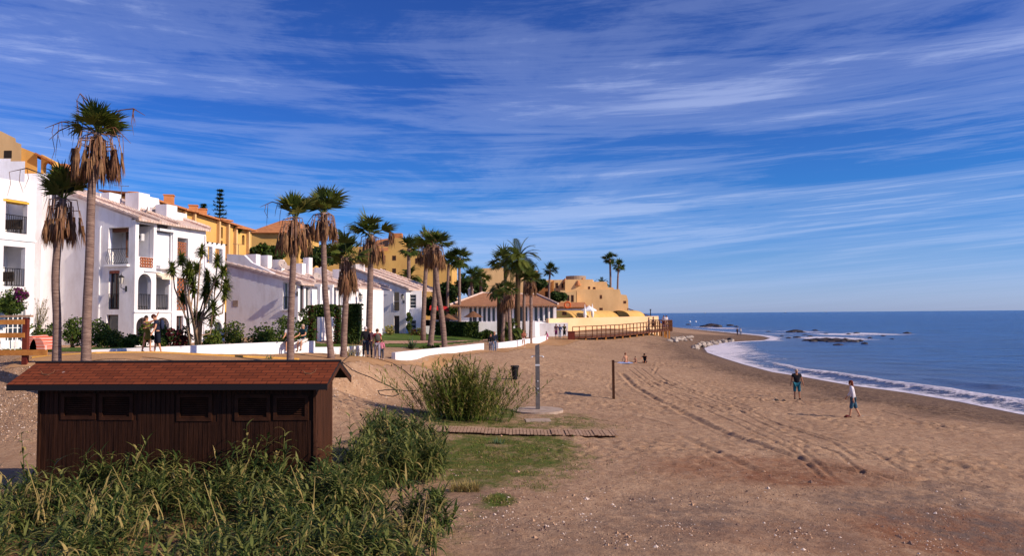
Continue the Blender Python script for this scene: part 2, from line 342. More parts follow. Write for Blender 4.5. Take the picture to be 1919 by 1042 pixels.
# vehicle tracks across the sand, as pixel polylines dropped on the beach
def pxline(pts, z=1.45):
    out = []
    for a, b in pts:
        zz_ = z
        for _ in range(4):
            p = ground(a, b, zz_); zz_ = H(p.x, p.y)
        out.append((p.x, p.y))
    return out
TR = [([(1165, 700), (1190, 725), (1240, 755), (1300, 785), (1380, 820), (1450, 845), (1530, 868), (1620, 888), (1720, 905)], 0.15, 0.075),
      ([(1178, 692), (1205, 715), (1265, 745), (1340, 778), (1420, 812), (1490, 850), (1540, 895)], 0.07, 0.04),
      ([(1187, 690), (1212, 712), (1280, 742), (1355, 775), (1435, 808), (1505, 845), (1555, 890)], 0.07, 0.035),
      ([(1200, 690), (1225, 710), (1300, 738), (1370, 765), (1440, 800), (1500, 825), (1570, 850), (1615, 885)], 0.07, 0.04),
      ([(1215, 690), (1245, 712), (1320, 740), (1400, 770), (1470, 800), (1560, 830), (1610, 860)], 0.07, 0.035),
      ([(1232, 690), (1225, 700), (1260, 722), (1350, 745), (1420, 768)], 0.08, 0.045),
      ([(1150, 705), (1140, 725), (1160, 745)], 0.07, 0.03), ([(1250, 700), (1330, 725), (1420, 748), (1500, 775), (1600, 800)], .06, .03), ([(1230, 715), (1330, 757), (1450, 792), (1540, 818), (1640, 850), (1700, 885)], .07, .035),
      ([(1180, 776), (1230, 790), (1262, 800)], 0.07, 0.035), ([(1280, 820), (1350, 852), (1410, 880), (1480, 892)], 0.14, 0.045), ([(1050, 772), (1110, 785), (1180, 800)], .06, .03), ([(1650, 770), (1720, 790), (1790, 805)], .1, .04),
      ([(1640, 890), (1690, 905), (1760, 900), (1840, 915)], .13, .05), ([(640, 690), (690, 720), (745, 738)], 0.08, 0.03)]
TRW = [(np.array(pxline(p)), w, d) for p, w, d in TR]

def axis(segs):
    out = []
    for a, b, n in segs: out += list(np.linspace(a, b, n, endpoint=False))
    out.append(segs[-1][1]); return np.array(out)
gx = axis([(-400, -60, 18), (-60, -24, 50), (-24, -13, 70), (-13, 19, 430), (19, 36, 120), (36, 75, 100), (75, 160, 20)])
gy = axis([(-20, 10, 14), (10, 12, 12), (12, 42, 400), (42, 70, 220), (70, 110, 150), (110, 210, 120), (210, 345, 30)])
GX, GY = np.meshgrid(gx, gy); sh = GX.shape
SD = shoredist(GX.ravel(), GY.ravel()).reshape(sh)
Z = hbase(GX.ravel(), GY.ravel()).reshape(sh)
near = np.clip(1.4-GY/90, 0.15, 1)
dry = np.clip((SD-3)/6, 0, 1)
beach = np.clip((GX+4)/6, 0, 1)*np.clip((GY-16)/8, 0, 1)
foot = vnoise(GX*1.9, GY*1.9, 3); foot2 = vnoise(GX*3.3+4, GY*3.3, 5)
trod = dry*(0.35+0.65*beach)
def dimples(cell, rad_, dep_, seed, dens=.75):
    out = np.zeros(sh); ci = np.floor(GX/cell).astype(np.int64); cj = np.floor(GY/cell).astype(np.int64)
    def hh(a, b, q):
        n = (a*73856093+b*19349663+q*83492791+seed*2654435761) & 0xffffffff; n = ((n ^ (n >> 15))*2246822519) & 0xffffffff; return ((n ^ (n >> 13)) & 0xffff)/65535.0
    for a in (-1, 0, 1):
        for b in (-1, 0, 1):
            A_, B_ = ci+a, cj+b; px_ = (A_+hh(A_, B_, 1))*cell; py_ = (B_+hh(A_, B_, 2))*cell; th = hh(A_, B_, 3)*3.14
            dx, dy = GX-px_, GY-py_; u_ = (dx*np.cos(th)+dy*np.sin(th))/1.7; v_ = -dx*np.sin(th)+dy*np.cos(th); q2 = (u_*u_+v_*v_)/rad_**2; on = hh(A_, B_, 4) < dens
            out = out+np.where(on, -dep_*np.exp(-q2)+dep_*.45*np.exp(-(np.sqrt(q2)-1.9)**2*3), 0)
    return out
patchy = .8*np.clip(.55+1.6*fbm(GX*.22, GY*.22, 61, 3), .1, 1.25)
Z = Z+near*trod*(0.02*foot+0.02*np.minimum(foot2, 0.12)*2+patchy*beach*(dimples(.42, .10, .055, 5)+dimples(.75, .15, .05, 6, .5)))+near*dry*0.06*fbm(GX*0.35, GY*0.35, 11)+near*0.018*fbm(GX*5, GY*5, 21, 2)*dry
hill = np.clip((Z-2.0)/0.8, 0, 1)*np.clip((40-GY)/6, 0, 1)*np.clip((31.5-GY)/1.5+np.clip((GX+10)/3, 0, 1)*6, 0, 1)
hill = hill*np.clip((4.1-Z)/0.7, 0.12, 1)
Z = Z+hill*(0.16*fbm(GX*1.1, GY*1.1, 31, 4)+0.05*fbm(GX*4, GY*4, 37, 2))
TRM = np.zeros(sh)
for pl, w, dp in TRW:
    d = pdist(GX.ravel(), GY.ravel(), pl).reshape(sh); wob = 0.6+0.8*(vnoise(GX*1.6, GY*1.6, 77)+0.5)
    gmask = np.exp(-(d/w)**2); rim = np.exp(-((d-w*2)/(w*0.8))**2)
    Z = Z-1.05*dp*wob*gmask+dp*0.5*wob*rim; TRM = np.maximum(TRM, gmask*wob*0.7)
def blob(cx_, cy_, rx, ry, k=1.0):
    r = np.sqrt(((GX-cx_)/rx)**2+((GY-cy_)/ry)**2); return np.clip((1.25-r)/0.5, 0, 1)*k
def pxblob(a, b, wpx, hpx, k=1.0):
    q = pxline([(a, b)])[0]; q1 = pxline([(a, b-hpx)])[0]; q2 = pxline([(a, b+hpx)])[0]
    return blob(q[0], q[1], wpx*q[1]/F, abs(q1[1]-q2[1])/2, k)
grass = np.zeros(sh)
for a, b, w_, h_, k in [(930, 850, 145, 42, 1), (985, 835, 100, 30, .9), (900, 885, 70, 28, 1), (1000, 905, 60, 22, .45), (935, 938, 32, 12, 1.0), (1000, 797, 150, 9, .65), (880, 775, 100, 22, .9), (1070, 785, 60, 12, .5), (1030, 868, 80, 30, .45), (1095, 850, 40, 10, .5),
                   (700, 860, 140, 50, .6), (900, 960, 30, 20, .5), (400, 1000, 500, 90, .45), (870, 800, 60, 14, .8), (410, 668, 200, 3, .0)]:
    if k: grass = np.maximum(grass, pxblob(a, b, w_, h_, k))
gravel = np.zeros(sh)
for a, b, w_, h_, k in [(1300, 960, 150, 40, .8), (1480, 985, 120, 40, .6), (1700, 950, 170, 35, .9), (1850, 1000, 140, 40, 1.0), (850, 960, 100, 60, .6), (1000, 1010, 120, 40, .5), (1200, 1000, 150, 40, .6), (1830, 930, 90, 30, .7)]:
    gravel = np.maximum(gravel, pxblob(a, b, w_, h_, k))
wet = np.clip(1-(SD+0.3*fbm(GX*.4, GY*.4, 41))/1.3, 0, 1)
WB = np.interp(GY, [25, 35, 45, 60, 100], [6.0, 8.0, 9.5, 10, 7]); dark = np.clip(1+(WB-SD-1.8*fbm(GX*.25, GY*.25, 43, 4)-1.6*fbm(GX*1.3, GY*1.3, 44, 3))/4.2, 0, 1)*np.clip((SD+1)/1, 0, 1)
dark = np.maximum(dark, np.clip(1.3-np.hypot((GX-30)/15, (GY-105)/26)+.5*fbm(GX*.3, GY*.12, 47, 4), 0, 1)*0.75)
brown = np.maximum(pxblob(1450, 880, 240, 26, .7), pxblob(1560, 1010, 300, 30, .5)); brown = np.maximum(brown, pxblob(1850, 1015, 260, 55, 1.0)); brown = np.maximum(brown, pxblob(1480, 895, 120, 14, 1.0))
brown = np.maximum(brown, np.clip((20.5-GY)/1.5, 0, 1)*np.clip((-3.0-GX-(GY-14)*.15)/1.2, 0, 1))
def grid_mesh(name, X, Y, Zz, mats, attrs):
    r, c = X.shape; v = np.stack([X.ravel(), Y.ravel(), Zz.ravel()], 1)
    idx = np.arange(r*c).reshape(r, c); f = np.stack([idx[:-1, :-1], idx[:-1, 1:], idx[1:, 1:], idx[1:, :-1]], -1).reshape(-1, 4)
    me = bpy.data.meshes.new(name); me.vertices.add(len(v)); me.vertices.foreach_set('co', v.ravel())
    me.loops.add(f.size); me.loops.foreach_set('vertex_index', f.ravel().astype(np.int32)); me.polygons.add(len(f))
    me.polygons.foreach_set('loop_start', np.arange(0, f.size, 4, dtype=np.int32)); me.polygons.foreach_set('loop_total', np.full(len(f), 4, dtype=np.int32))
    me.update(calc_edges=True); me.polygons.foreach_set('use_smooth', np.ones(len(f), bool))
    for k, a in attrs.items():
        at_ = me.attributes.new(k, 'FLOAT', 'POINT'); at_.data.foreach_set('value', a.ravel().astype(np.float32))
    me.materials.append(mats); o = bpy.data.objects.new(name, me); COL.objects.link(o); return o

def sand_mat():
    m = bpy.data.materials.new('beach_sand'); m.use_nodes = True; t = m.node_tree; b = t.nodes['Principled BSDF']
    vec = nd(t, 'ShaderNodeTexCoord').outputs['Object']
    def A(n): q = nd(t, 'ShaderNodeAttribute'); q.attribute_name = n; return q.outputs['Fac']
    n1 = noise(t, vec, 0.35, 7, 0.65); n2 = noise(t, vec, 3.0, 8, 0.7); n3 = noise(t, vec, 30, 4, 0.7)
    c = mixc(t, ramp(t, n1, [(0.3, 0.0), (0.7, 1.0)]), (0.49, 0.325, 0.205), (0.35, 0.225, 0.142))
    c = mixc(t, ramp(t, n2, [(0.40, 0.0), (0.62, 0.55)]), c, (0.25, 0.135, 0.075)); n5 = noise(t, vec, 11, 6, 0.75); c = mixc(t, ramp(t, n5, [(0.52, 0.0), (0.66, 0.65)]), c, (0.17, 0.095, 0.06))
    c = mixc(t, ramp(t, n3, [(0.60, 0.0), (0.75, 0.5)]), c, (0.60, 0.42, 0.30))
    # coarse red-brown earth
    c = mixc(t, mth(t, 'MULTIPLY', A('brown'), ramp(t, n2, [(0.3, 0.4), (0.6, 1.0)])), c, (0.22, 0.10, 0.055))
    gv = mth(t, 'MULTIPLY', A('gravel'), ramp(t, noise(t, vec, 1.6, 8, 0.75), [(0.38, 0.0), (0.6, 1.0)]))
    c = mixc(t, gv, c, (0.15, 0.105, 0.085))
    vo = nd(t, 'ShaderNodeTexVoronoi', inp={'Scale': 14.0, 'Randomness': 1.0}); t.links.new(vec, vo.inputs['Vector'])
    cr = nd(t, 'ShaderNodeSeparateColor'); t.links.new(vo.outputs['Color'], cr.inputs[0])
    peb = mth(t, 'MULTIPLY', ramp(t, vo.outputs['Distance'], [(0.10, 1.0), (0.22, 0.0)]), ramp(t, cr.outputs[0], [(0.80, 0.0), (0.82, 1.0)]))
    c = mixc(t, mth(t, 'MULTIPLY', peb, 0.75), c, mixc(t, cr.outputs[1], (0.55, 0.42, 0.33), (0.12, 0.08, 0.06)))
    dk = mth(t, 'MULTIPLY', A('dark'), ramp(t, mth(t, 'ADD', mth(t, 'MULTIPLY', n2, .6), mth(t, 'MULTIPLY', n5, .4)), [(0.36, 0.35), (0.56, 1.0)]))
    c = mixc(t, mth(t, 'MULTIPLY', dk, 0.95), c, (0.085, 0.055, 0.042))
    c = mixc(t, A('wet'), c, (0.075, 0.048, 0.036))
    g = mth(t, 'ADD', A('grass'), mth(t, 'MULTIPLY', mth(t, 'SUBTRACT', noise(t, vec, 1.3, 8, 0.75), 0.5), 3.2))
    g = ramp(t, g, [(0.30, 0.0), (1.0, 0.95)])
    gc = mixc(t, ramp(t, noise(t, vec, 2.5, 5, 0.7), [(0.35, 0.0), (0.65, 1.0)]), (0.045, 0.095, 0.010), (0.13, 0.115, 0.03))
    c = mixc(t, mth(t, 'MULTIPLY', g, ramp(t, A('grass'), [(0.05, 0.0), (0.25, 1.0)])), c, gc)
    t.links.new(c, b.inputs['Base Color'])
    t.links.new(ramp(t, A('wet'), [(0.2, 0.95), (1.0, 0.28)]), b.inputs['Roughness']); b.inputs['Specular IOR Level'].default_value = 0.10
    hgt = mth(t, 'ADD', mth(t, 'MULTIPLY', n3, 0.35), mth(t, 'ADD', mth(t, 'MULTIPLY', noise(t, vec, 7, 6, 0.7), 1.0), mth(t, 'MULTIPLY', peb, 0.5)))
    bp = nd(t, 'ShaderNodeBump', inp={'Strength': 0.9, 'Distance': 0.075}); t.links.new(hgt, bp.inputs['Height'])
    t.links.new(mth(t, 'SUBTRACT', 0.9, mth(t, 'MULTIPLY', A('wet'), 0.8)), bp.inputs['Strength'])
    t.links.new(bp.outputs[0], b.inputs['Normal']); return m
ter = grid_mesh('beach', GX, GY, Z, sand_mat(), {'grass': grass, 'gravel': gravel, 'wet': wet, 'dark': dark, 'brown': brown})
tag(ter, kind='structure')
_fx = gx; _fy = gy
def HZ(x, y):
    """height of the finished sheet, bilinear"""
    i = min(max(np.searchsorted(gx, x)-1, 0), len(gx)-2); j = min(max(np.searchsorted(gy, y)-1, 0), len(gy)-2)
    a = (x-gx[i])/(gx[i+1]-gx[i]); b = (y-gy[j])/(gy[j+1]-gy[j])
    return float((Z[j, i]*(1-a)+Z[j, i+1]*a)*(1-b)+(Z[j+1, i]*(1-a)+Z[j+1, i+1]*a)*b)
def drop(px, py):
    """where the pixel's ray meets the ground"""
    d = ray(px, py); k = 8.0
    while k < 400:
        x, y, z = d.x*k, d.y*k, CZ+d.z*k
        if HZ(x, y) >= z: break
        k += 0.05 if k < 60 else 0.3
    return Vector((d.x*k, d.y*k, HZ(d.x*k, d.y*k)))
def base(px, Y):
    d = ray(px, 600); k = Y/d.y; return Vector((d.x*k, Y, HZ(d.x*k, Y)))

# draped sheets (lawn, paths)
def drape(name, poly, m, lift, step=0.5, kind='structure'):
    P = np.array(poly); x0, y0 = P.min(0); x1, y1 = P.max(0)
    xs = np.arange(x0, x1+step, step); ys = np.arange(y0, y1+step, step); X, Y = np.meshgrid(xs, ys)
    ins = inpoly(X.ravel(), Y.ravel(), P).reshape(X.shape)
    mb = MB(); vid = {}
    def v(j, i):
        if (j, i) not in vid: vid[(j, i)] = len(mb.v); mb.v.append((xs[i], ys[j], HZ(xs[i], ys[j])+lift))
        return vid[(j, i)]
    for j in range(len(ys)-1):
        for i in range(len(xs)-1):
            if ins[j, i] and ins[j+1, i] and ins[j, i+1] and ins[j+1, i+1]:
                mb.f.append((v(j, i), v(j, i+1), v(j+1, i+1), v(j+1, i))); mb.m.append(0)
    return tag(mb.build(name, m, smooth=True), kind=kind)
m_lawn = mat('lawn_grass', (0.045, 0.095, 0.012), 0.9, (0.09, 0.12, 0.02), 0.8, 0.5, 25)
m_pave = mat('pink_paving', (0.42, 0.26, 0.18), 0.9, (0.34, 0.20, 0.14), 1.5, 0.1, 12)
m_prom = mat('promenade_earth', (0.42, 0.25, 0.13), 0.95, (0.33, 0.18, 0.085), 0.6, 0.3, 12)

# ------------------------------------------------------------------ sea
sx = axis([(-3000, -300, 12), (-300, 10, 10), (10, 28, 30), (28, 70, 150), (70, 130, 100), (130, 400, 60), (400, 3000, 40), (3000, 30000, 10)])
sy = axis([(-200, 10, 6), (10, 40, 50), (40, 90, 150), (90, 200, 200), (200, 400, 80), (400, 3000, 60), (3000, 40000, 12)])
SX, SY = np.meshgrid(sx, sy); SS = shoredist(SX.ravel(), SY.ravel()).reshape(SX.shape)
d = -SS
fo = np.exp(-np.clip(d, 0, 99)/1.6)*1.1
cres = fbm(SX*0.10, SY*0.10, 51, 3)
roll = np.exp(-((d-3.0-1.2*cres)/(0.7+0.5*np.clip((60-SY)/20, 0, 1)))**2)*np.clip((100-SY)/25, 0.0, 1)
ridge2 = np.exp(-((d-9-3*cres)/1.2)**2)*np.clip((80-SY)/25, 0.0, 1)
fo = np.maximum(fo, roll*1.15); fo = np.maximum(fo, 0.62*np.clip(1.1-(d-0.5)/3.6, 0, 1)*(SY < 130))
wash = np.clip(1.3-np.hypot((SX-40)/16, (SY-118)/36), 0, 1)*np.clip(1.2-d/9.0, 0, 1)
fo = np.maximum(fo, wash*1.2)
fo = np.maximum(fo, np.clip(1-np.abs(d-1)/3.0, 0, 1)*0.9*(SY > 90)*(SY < 230))
def seapx(a, b): return ground(a, b, 0.0)
for a, b, rw, rh, k in [(1555, 634, 55, 3.5, .95), (1575, 627, 45, 2.2, .85), (1500, 622, 40, 2.2, .75), (1450, 626, 50, 1.4, .6), (1600, 637, 60, 1.6, .7), (1350, 615, 30, 2, .8), (1600, 629, 30, 2, .7), (1640, 626, 40, 2.6, .9), (1330, 614, 25, 2, .7), (1540, 634, 60, 3, .55), (1690, 626, 25, 1.6, .6), (1300, 604, 40, 1, .5), (1630, 640, 50, 1.4, .5), (1445, 637, 12, 3, .8), (1420, 620, 40, 1.2, .45), (1480, 632, 30, 1.2, .5)]:
    q = seapx(a, b); qa = seapx(a, b-rh); qb = seapx(a, b+rh)
    r_ = np.sqrt(((SX-q.x)/(rw*q.y/F))**2+((SY-q.y)/((qa.y-qb.y)/2))**2); fo = np.maximum(fo, np.clip(1.5-r_, 0, 1)*(k-.08)*(.75+.9*(vnoise(SX*.12, SY*.08, 81)+.3)))
shal = np.exp(-np.clip(d, 0, 999)/16.0)
SZ = 0.05*roll*6.0+0.22*ridge2+0.02
SZ = SZ+0.05*np.sin(SY*0.55+SX*0.8+3*cres)*np.clip(1-SY/150, 0, 1)*np.clip(d/6, 0, 1)
def sea_mat():
    m = bpy.data.materials.new('sea_water'); m.use_nodes = True; t = m.node_tree; b = t.nodes['Principled BSDF']
    vec = nd(t, 'ShaderNodeTexCoord').outputs['Object']
    def A(n): q = nd(t, 'ShaderNodeAttribute'); q.attribute_name = n; return q.outputs['Fac']
    def mp(s, r=0):
        q = nd(t, 'ShaderNodeMapping'); q.inputs['Scale'].default_value = s; q.inputs['Rotation'].default_value = (0, 0, R(r)); t.links.new(vec, q.inputs['Vector']); return q.outputs[0]
    big = noise(t, mp((0.012, 0.03, 1), 8), 1.0, 5, 0.6); mid = noise(t, mp((0.10, 0.28, 1), 10), 1.0, 6, 0.65); sm = noise(t, mp((0.7, 1.7, 1), 15), 1.0, 6, 0.7)
    c = mixc(t, ramp(t, big, [(0.4, 0.0), (0.6, 1.0)]), (0.008, 0.058, 0.22), (0.012, 0.085, 0.29))
    c = mixc(t, ramp(t, mid, [(0.47, 0.0), (0.62, 0.9)]), c, (0.003, 0.020, 0.085)); c = mixc(t, ramp(t, sm, [(0.50, 0.0), (0.66, 0.6)]), c, (0.004, 0.028, 0.11))
    c = mixc(t, mth(t, 'MULTIPLY', A('shallow'), 0.7), c, (0.15, 0.155, 0.215))
    f1 = noise(t, mp((0.35, 0.6, 1)), 1.0, 10, 0.75, 0.6); f2 = noise(t, mp((2.4, 3.2, 1)), 1.0, 6, 0.7, 0.8)
    fm = mth(t, 'ADD', A('foam'), mth(t, 'ADD', mth(t, 'MULTIPLY', mth(t, 'SUBTRACT', f1, 0.5), 2.2), mth(t, 'MULTIPLY', mth(t, 'SUBTRACT', f2, 0.5), 1.5)))
    fm = mth(t, 'MULTIPLY', ramp(t, fm, [(0.50, 0.0), (0.72, 0.92)]), ramp(t, A('foam'), [(0.10, 0.0), (0.35, 1.0)]))
    c = mixc(t, fm, c, (0.72, 0.68, 0.76)); t.links.new(c, b.inputs['Base Color'])
    t.links.new(ramp(t, fm, [(0.0, 0.22), (0.5, 0.8)]), b.inputs['Roughness']); b.inputs['IOR'].default_value = 1.33; b.inputs['Specular IOR Level'].default_value = 0.4
    hgt = mth(t, 'ADD', mth(t, 'MULTIPLY', mid, 2.2), mth(t, 'ADD', mth(t, 'MULTIPLY', sm, 0.5), mth(t, 'MULTIPLY', fm, 0.12)))
    bp = nd(t, 'ShaderNodeBump', inp={'Strength': 1.0, 'Distance': 0.55}); t.links.new(hgt, bp.inputs['Height'])
    t.links.new(bp.outputs[0], b.inputs['Normal']); return m
sea = grid_mesh('sea', SX, SY, SZ, sea_mat(), {'foam': fo, 'shallow': shal}); tag(sea, kind='structure')

# ------------------------------------------------------------------ building helpers
AX = Vector((0.28, 0.96, 0)).normalized()      # along the row of houses, away from the camera
GX_ = Vector((-0.96, 0.28, 0)).normalized()    # inland, along the gable walls
def tpar(O, u, px):
    """distance along u from O at which the wall crosses the pixel column"""
    k = (px-959.5)/F
    return (O.x-k*O.y)/(k*u.y-u.x)
def zpx(px, py, P): 
    d = ray(px, py); return CZ+d.z*P.y/d.y
class Frame:
    def __init__(s, O, u, w): s.O = Vector(O); s.u = u; s.w = w      # w points into the building
    def t(s, px): return tpar(s.O, s.u, px)
    def z(s, px, py): return zpx(px, py, s.O+s.u*s.t(px))
    def rect(s, x0, y0, x1, y1, kind='rect'):
        """pixel rectangle to (t0,t1,z0,z1,kind)"""
        a, b = s.t(x0), s.t(x1); xm = (x0+x1)/2
        if a > b: a, b = b, a
        return (a, b, s.z(xm, y1), s.z(xm, y0), kind)
    def P(s, t, dd, z): return Vector((s.O.x+s.u.x*t+s.w.x*dd, s.O.y+s.u.y*t+s.w.y*dd, z))
def wall_panel(mb, fr, t0, t1, z0, top, ops, th=0.3, mi=0, d0=0.0):
    """top: list of (t,z) or a number. openings ops: (t0,t1,z0,z1,kind) kind rect|arch"""
    if not isinstance(top, (list, tuple)): top = [(t0, top), (t1, top)]
    def ztop(t):
        for (a, za), (b, zb) in zip(top[:-1], top[1:]):
            if a-1e-6 <= t <= b+1e-6: return za+(zb-za)*(t-a)/max(b-a, 1e-6)
        return top[-1][1]
    ks = {t0, t1}
    for a, z in top: ks.add(min(max(a, t0), t1))
    for o in ops: ks.add(min(max(o[0], t0), t1)); ks.add(min(max(o[1], t0), t1))
    ks = sorted(ks); P = fr.P; D0, D1 = d0, d0+th
    for a, b in zip(ks[:-1], ks[1:]):
        if b-a < 1e-4: continue
        mid = (a+b)/2; cur = z0; zs = sorted([o for o in ops if o[0] < mid < o[1]], key=lambda o: o[2])
        iv = []
        for o in zs:
            if o[2] > cur+1e-4: iv.append((cur, o[2]))
            cur = max(cur, o[3])
        for q in iv:
            for dd in (D0, D1): mb.quad(P(a, dd, q[0]), P(b, dd, q[0]), P(b, dd, q[1]), P(a, dd, q[1]), mi)
        za, zb = ztop(a), ztop(b)
        if za > cur+1e-4 or zb > cur+1e-4:
            for dd in (D0, D1): mb.quad(P(a, dd, cur), P(b, dd, cur), P(b, dd, max(zb, cur)), P(a, dd, max(za, cur)), mi)
        mb.quad(P(a, D0, za), P(b, D0, zb), P(b, D1, zb), P(a, D1, za), mi)
    for tt in (t0, t1): mb.quad(P(tt, D0, z0), P(tt, D1, z0), P(tt, D1, ztop(tt)), P(tt, D0, ztop(tt)), mi)
    for o in ops:
        a, b, c, e = o[:4]; kind = o[4] if len(o) > 4 else 'rect'
        r = (b-a)/2; m = (a+b)/2; sp = e
        if kind == 'arch':
            rh = min(r, (e-c)*0.6); sp = e-rh; n = 12; pr = None
            for i in range(n+1):
                th_ = math.pi*i/n; q = (m-r*math.cos(th_), sp+rh*math.sin(th_))
                if pr:
                    for dd in (D0, D1): mb.quad(P(pr[0], dd, pr[1]), P(q[0], dd, q[1]), P(q[0], dd, e), P(pr[0], dd, e), mi)
                    mb.quad(P(pr[0], D0, pr[1]), P(q[0], D0, q[1]), P(q[0], D1, q[1]), P(pr[0], D1, pr[1]), mi)
                pr = q
        else: mb.quad(P(a, D0, e), P(b, D0, e), P(b, D1, e), P(a, D1, e), mi)
        mb.quad(P(a, D0, c), P(b, D0, c), P(b, D1, c), P(a, D1, c), mi)
        mb.quad(P(a, D0, c), P(a, D1, c), P(a, D1, sp), P(a, D0, sp), mi); mb.quad(P(b, D0, c), P(b, D1, c), P(b, D1, sp), P(b, D0, sp), mi)
def window(fr, o, parent, d=0.16, glass=None, frame=None, bars=(1, 0), fw_=0.06, name='window'):
    a, b, c, e = o[:4]; mb = MB(); glass = glass or m_glass; frame = frame or m_white2; g = 0.003
    a += g; b -= g; c += g; e -= g
    for (p, q) in (((a, c), (a+fw_, e)), ((b-fw_, c), (b, e)), ((a+fw_, c), (b-fw_, c+fw_)), ((a+fw_, e-fw_), (b-fw_, e))):
        mb.fbox(fr.O, fr.u, fr.w, (p[0], d, p[1]), (q[0], d+0.06, q[1]))
    for i in range(bars[0]):
        t = a+(b-a)*(i+1)/(bars[0]+1); mb.fbox(fr.O, fr.u, fr.w, (t-fw_/2, d-0.004, c+fw_), (t+fw_/2, d+0.05, e-fw_))
    for i in range(bars[1]):
        z = c+(e-c)*(i+1)/(bars[1]+1); mb.fbox(fr.O, fr.u, fr.w, (a+fw_, d-0.008, z-0.02), (b-fw_, d+0.03, z+0.02))
    f = mb.build(name, frame, parent); gb = MB(); gb.fbox(fr.O, fr.u, fr.w, (a+fw_, d+0.02, c+fw_), (b-fw_, d+0.035, e-fw_)); gb.build('pane', glass, f); return f
def railing(fr, t0, t1, z0, h, parent, d=0.05, m=None, step=0.13, name='balcony_railing', w_=0.022, belly=False):
    mb = MB(); m = m or m_iron
    mb.fbox(fr.O, fr.u, fr.w, (t0, d-0.02, z0+h-0.04), (t1, d+0.02, z0+h)); mb.fbox(fr.O, fr.u, fr.w, (t0, d-0.015, z0+0.05), (t1, d+0.015, z0+0.08))
    n = max(2, int((t1-t0)/step))
    for i in range(n+1):
        t = t0+w_/2+(t1-t0-w_)*i/n
        if belly:
            pts = [fr.P(t, d+(-0.16*math.sin(math.pi*min(1, q*1.35))), z0+0.08+(h-0.12)*q) for q in (0, .2, .4, .6, .8, 1)]; mb.tube(pts, w_*0.6, 4)
        else: mb.fbox(fr.O, fr.u, fr.w, (t-w_/2, d-w_/2, z0+0.08), (t+w_/2, d+w_/2, z0+h-0.04))
    return mb.build(name, m, parent)
def prism(mb, pts, vec, mi=0):
    """closed 3-D polygon extruded by vec"""
    n = len(pts); vec = Vector(vec); vs = [Vector(p) for p in pts]+[Vector(p)+vec for p in pts]
    mb.add(vs, [tuple(range(n)), tuple(range(2*n-1, n-1, -1))]+[(i, n+i, n+(i+1) % n, (i+1) % n) for i in range(n)], mi)
def lantern(fr, px, py, parent, name='wall_lantern'):
    t = fr.t(px); z = fr.z(px, py); P = fr.P; mb = MB()
    mb.tube([P(t, -0.02, z-0.55), P(t, -0.18, z-0.62), P(t, -0.42, z-0.5), P(t, -0.42, z-0.3)], 0.022, 5)
    mb.fbox(fr.O, fr.u, fr.w, (t-0.06, -0.03, z-0.75), (t+0.06, -0.002, z-0.4))
    c = P(t, -0.42, 0)
    def ring(r, zz_): return [Vector((c.x+r*math.cos(q*math.pi/3), c.y+r*math.sin(q*math.pi/3), zz_)) for q in range(6)]
    for i in range(6):
        a = ring(0.11, z-0.28); b = ring(0.18, z+0.12); mb.tube([a[i], b[i]], 0.014, 4); mb.tube([b[i], b[(i+1) % 6]], 0.014, 4)
    top = ring(0.21, z+0.13); ap = Vector((c.x, c.y, z+0.30)); mb.add(top+[ap], [(i, (i+1) % 6, 6) for i in range(6)]+[(5, 4, 3, 2, 1, 0)])
    mb.tube([Vector((c.x, c.y, z+0.28)), Vector((c.x, c.y, z+0.38))], 0.02, 5)
    o = mb.build(name, m_iron, parent); g = MB(); a = ring(0.10, z-0.27); b = ring(0.165, z+0.11)
    g.add(a+b, [(i, (i+1) % 6, 6+(i+1) % 6, 6+i) for i in range(6)]+[(5, 4, 3, 2, 1, 0)]); g.build('lantern_glass', m_lglass, o); return o
m_lglass = mat('lantern_glass', (0.5, 0.47, 0.42), 0.3)
m_awn = mat('yellow_awning', (0.75, 0.42, 0.06), 0.8)
m_lat = mat('brick_lattice', (0.45, 0.14, 0.05), 0.9, (0.32, 0.09, 0.03), 5)
def lattice(fr, o, parent, d=0.08, name='tile_lattice', th=0.05, nx=4, m=None):
    a, b, c, e = o[:4]; mb = MB(); s = (b-a)/nx; nz = max(1, round((e-c)/s)); sz = (e-c)/nz
    for i in range(nx):
        for j in range(nz):
            cxx, czz = a+s*(i+.5), c+sz*(j+.5); pr = None
            for k in range(9):
                q = k*math.pi/4; p = fr.P(cxx+s*0.46*math.cos(q), d, czz+sz*0.46*math.sin(q))
                if pr: mb.tube([pr, p], 0.028, 4, cap=False)
                pr = p
    mb.fbox(fr.O, fr.u, fr.w, (a, d-0.03, c), (b, d+0.03, c+0.04)); mb.fbox(fr.O, fr.u, fr.w, (a, d-0.03, e-0.04), (b, d+0.03, e))
    return mb.build(name, m or m_lat, parent)
def chimney(mb, x, y, z0, z1, s=0.5, rz=0.3, cap=True):
    mb.box((x-s/2, y-s/2, z0), (x+s/2, y+s/2, z1), rz=rz, org=(x, y, 0))
    if cap: mb.box((x-s/2-.06, y-s/2-.06, z1+0.002), (x+s/2+.06, y+s/2+.06, z1+.1), rz=rz, org=(x, y, 0))

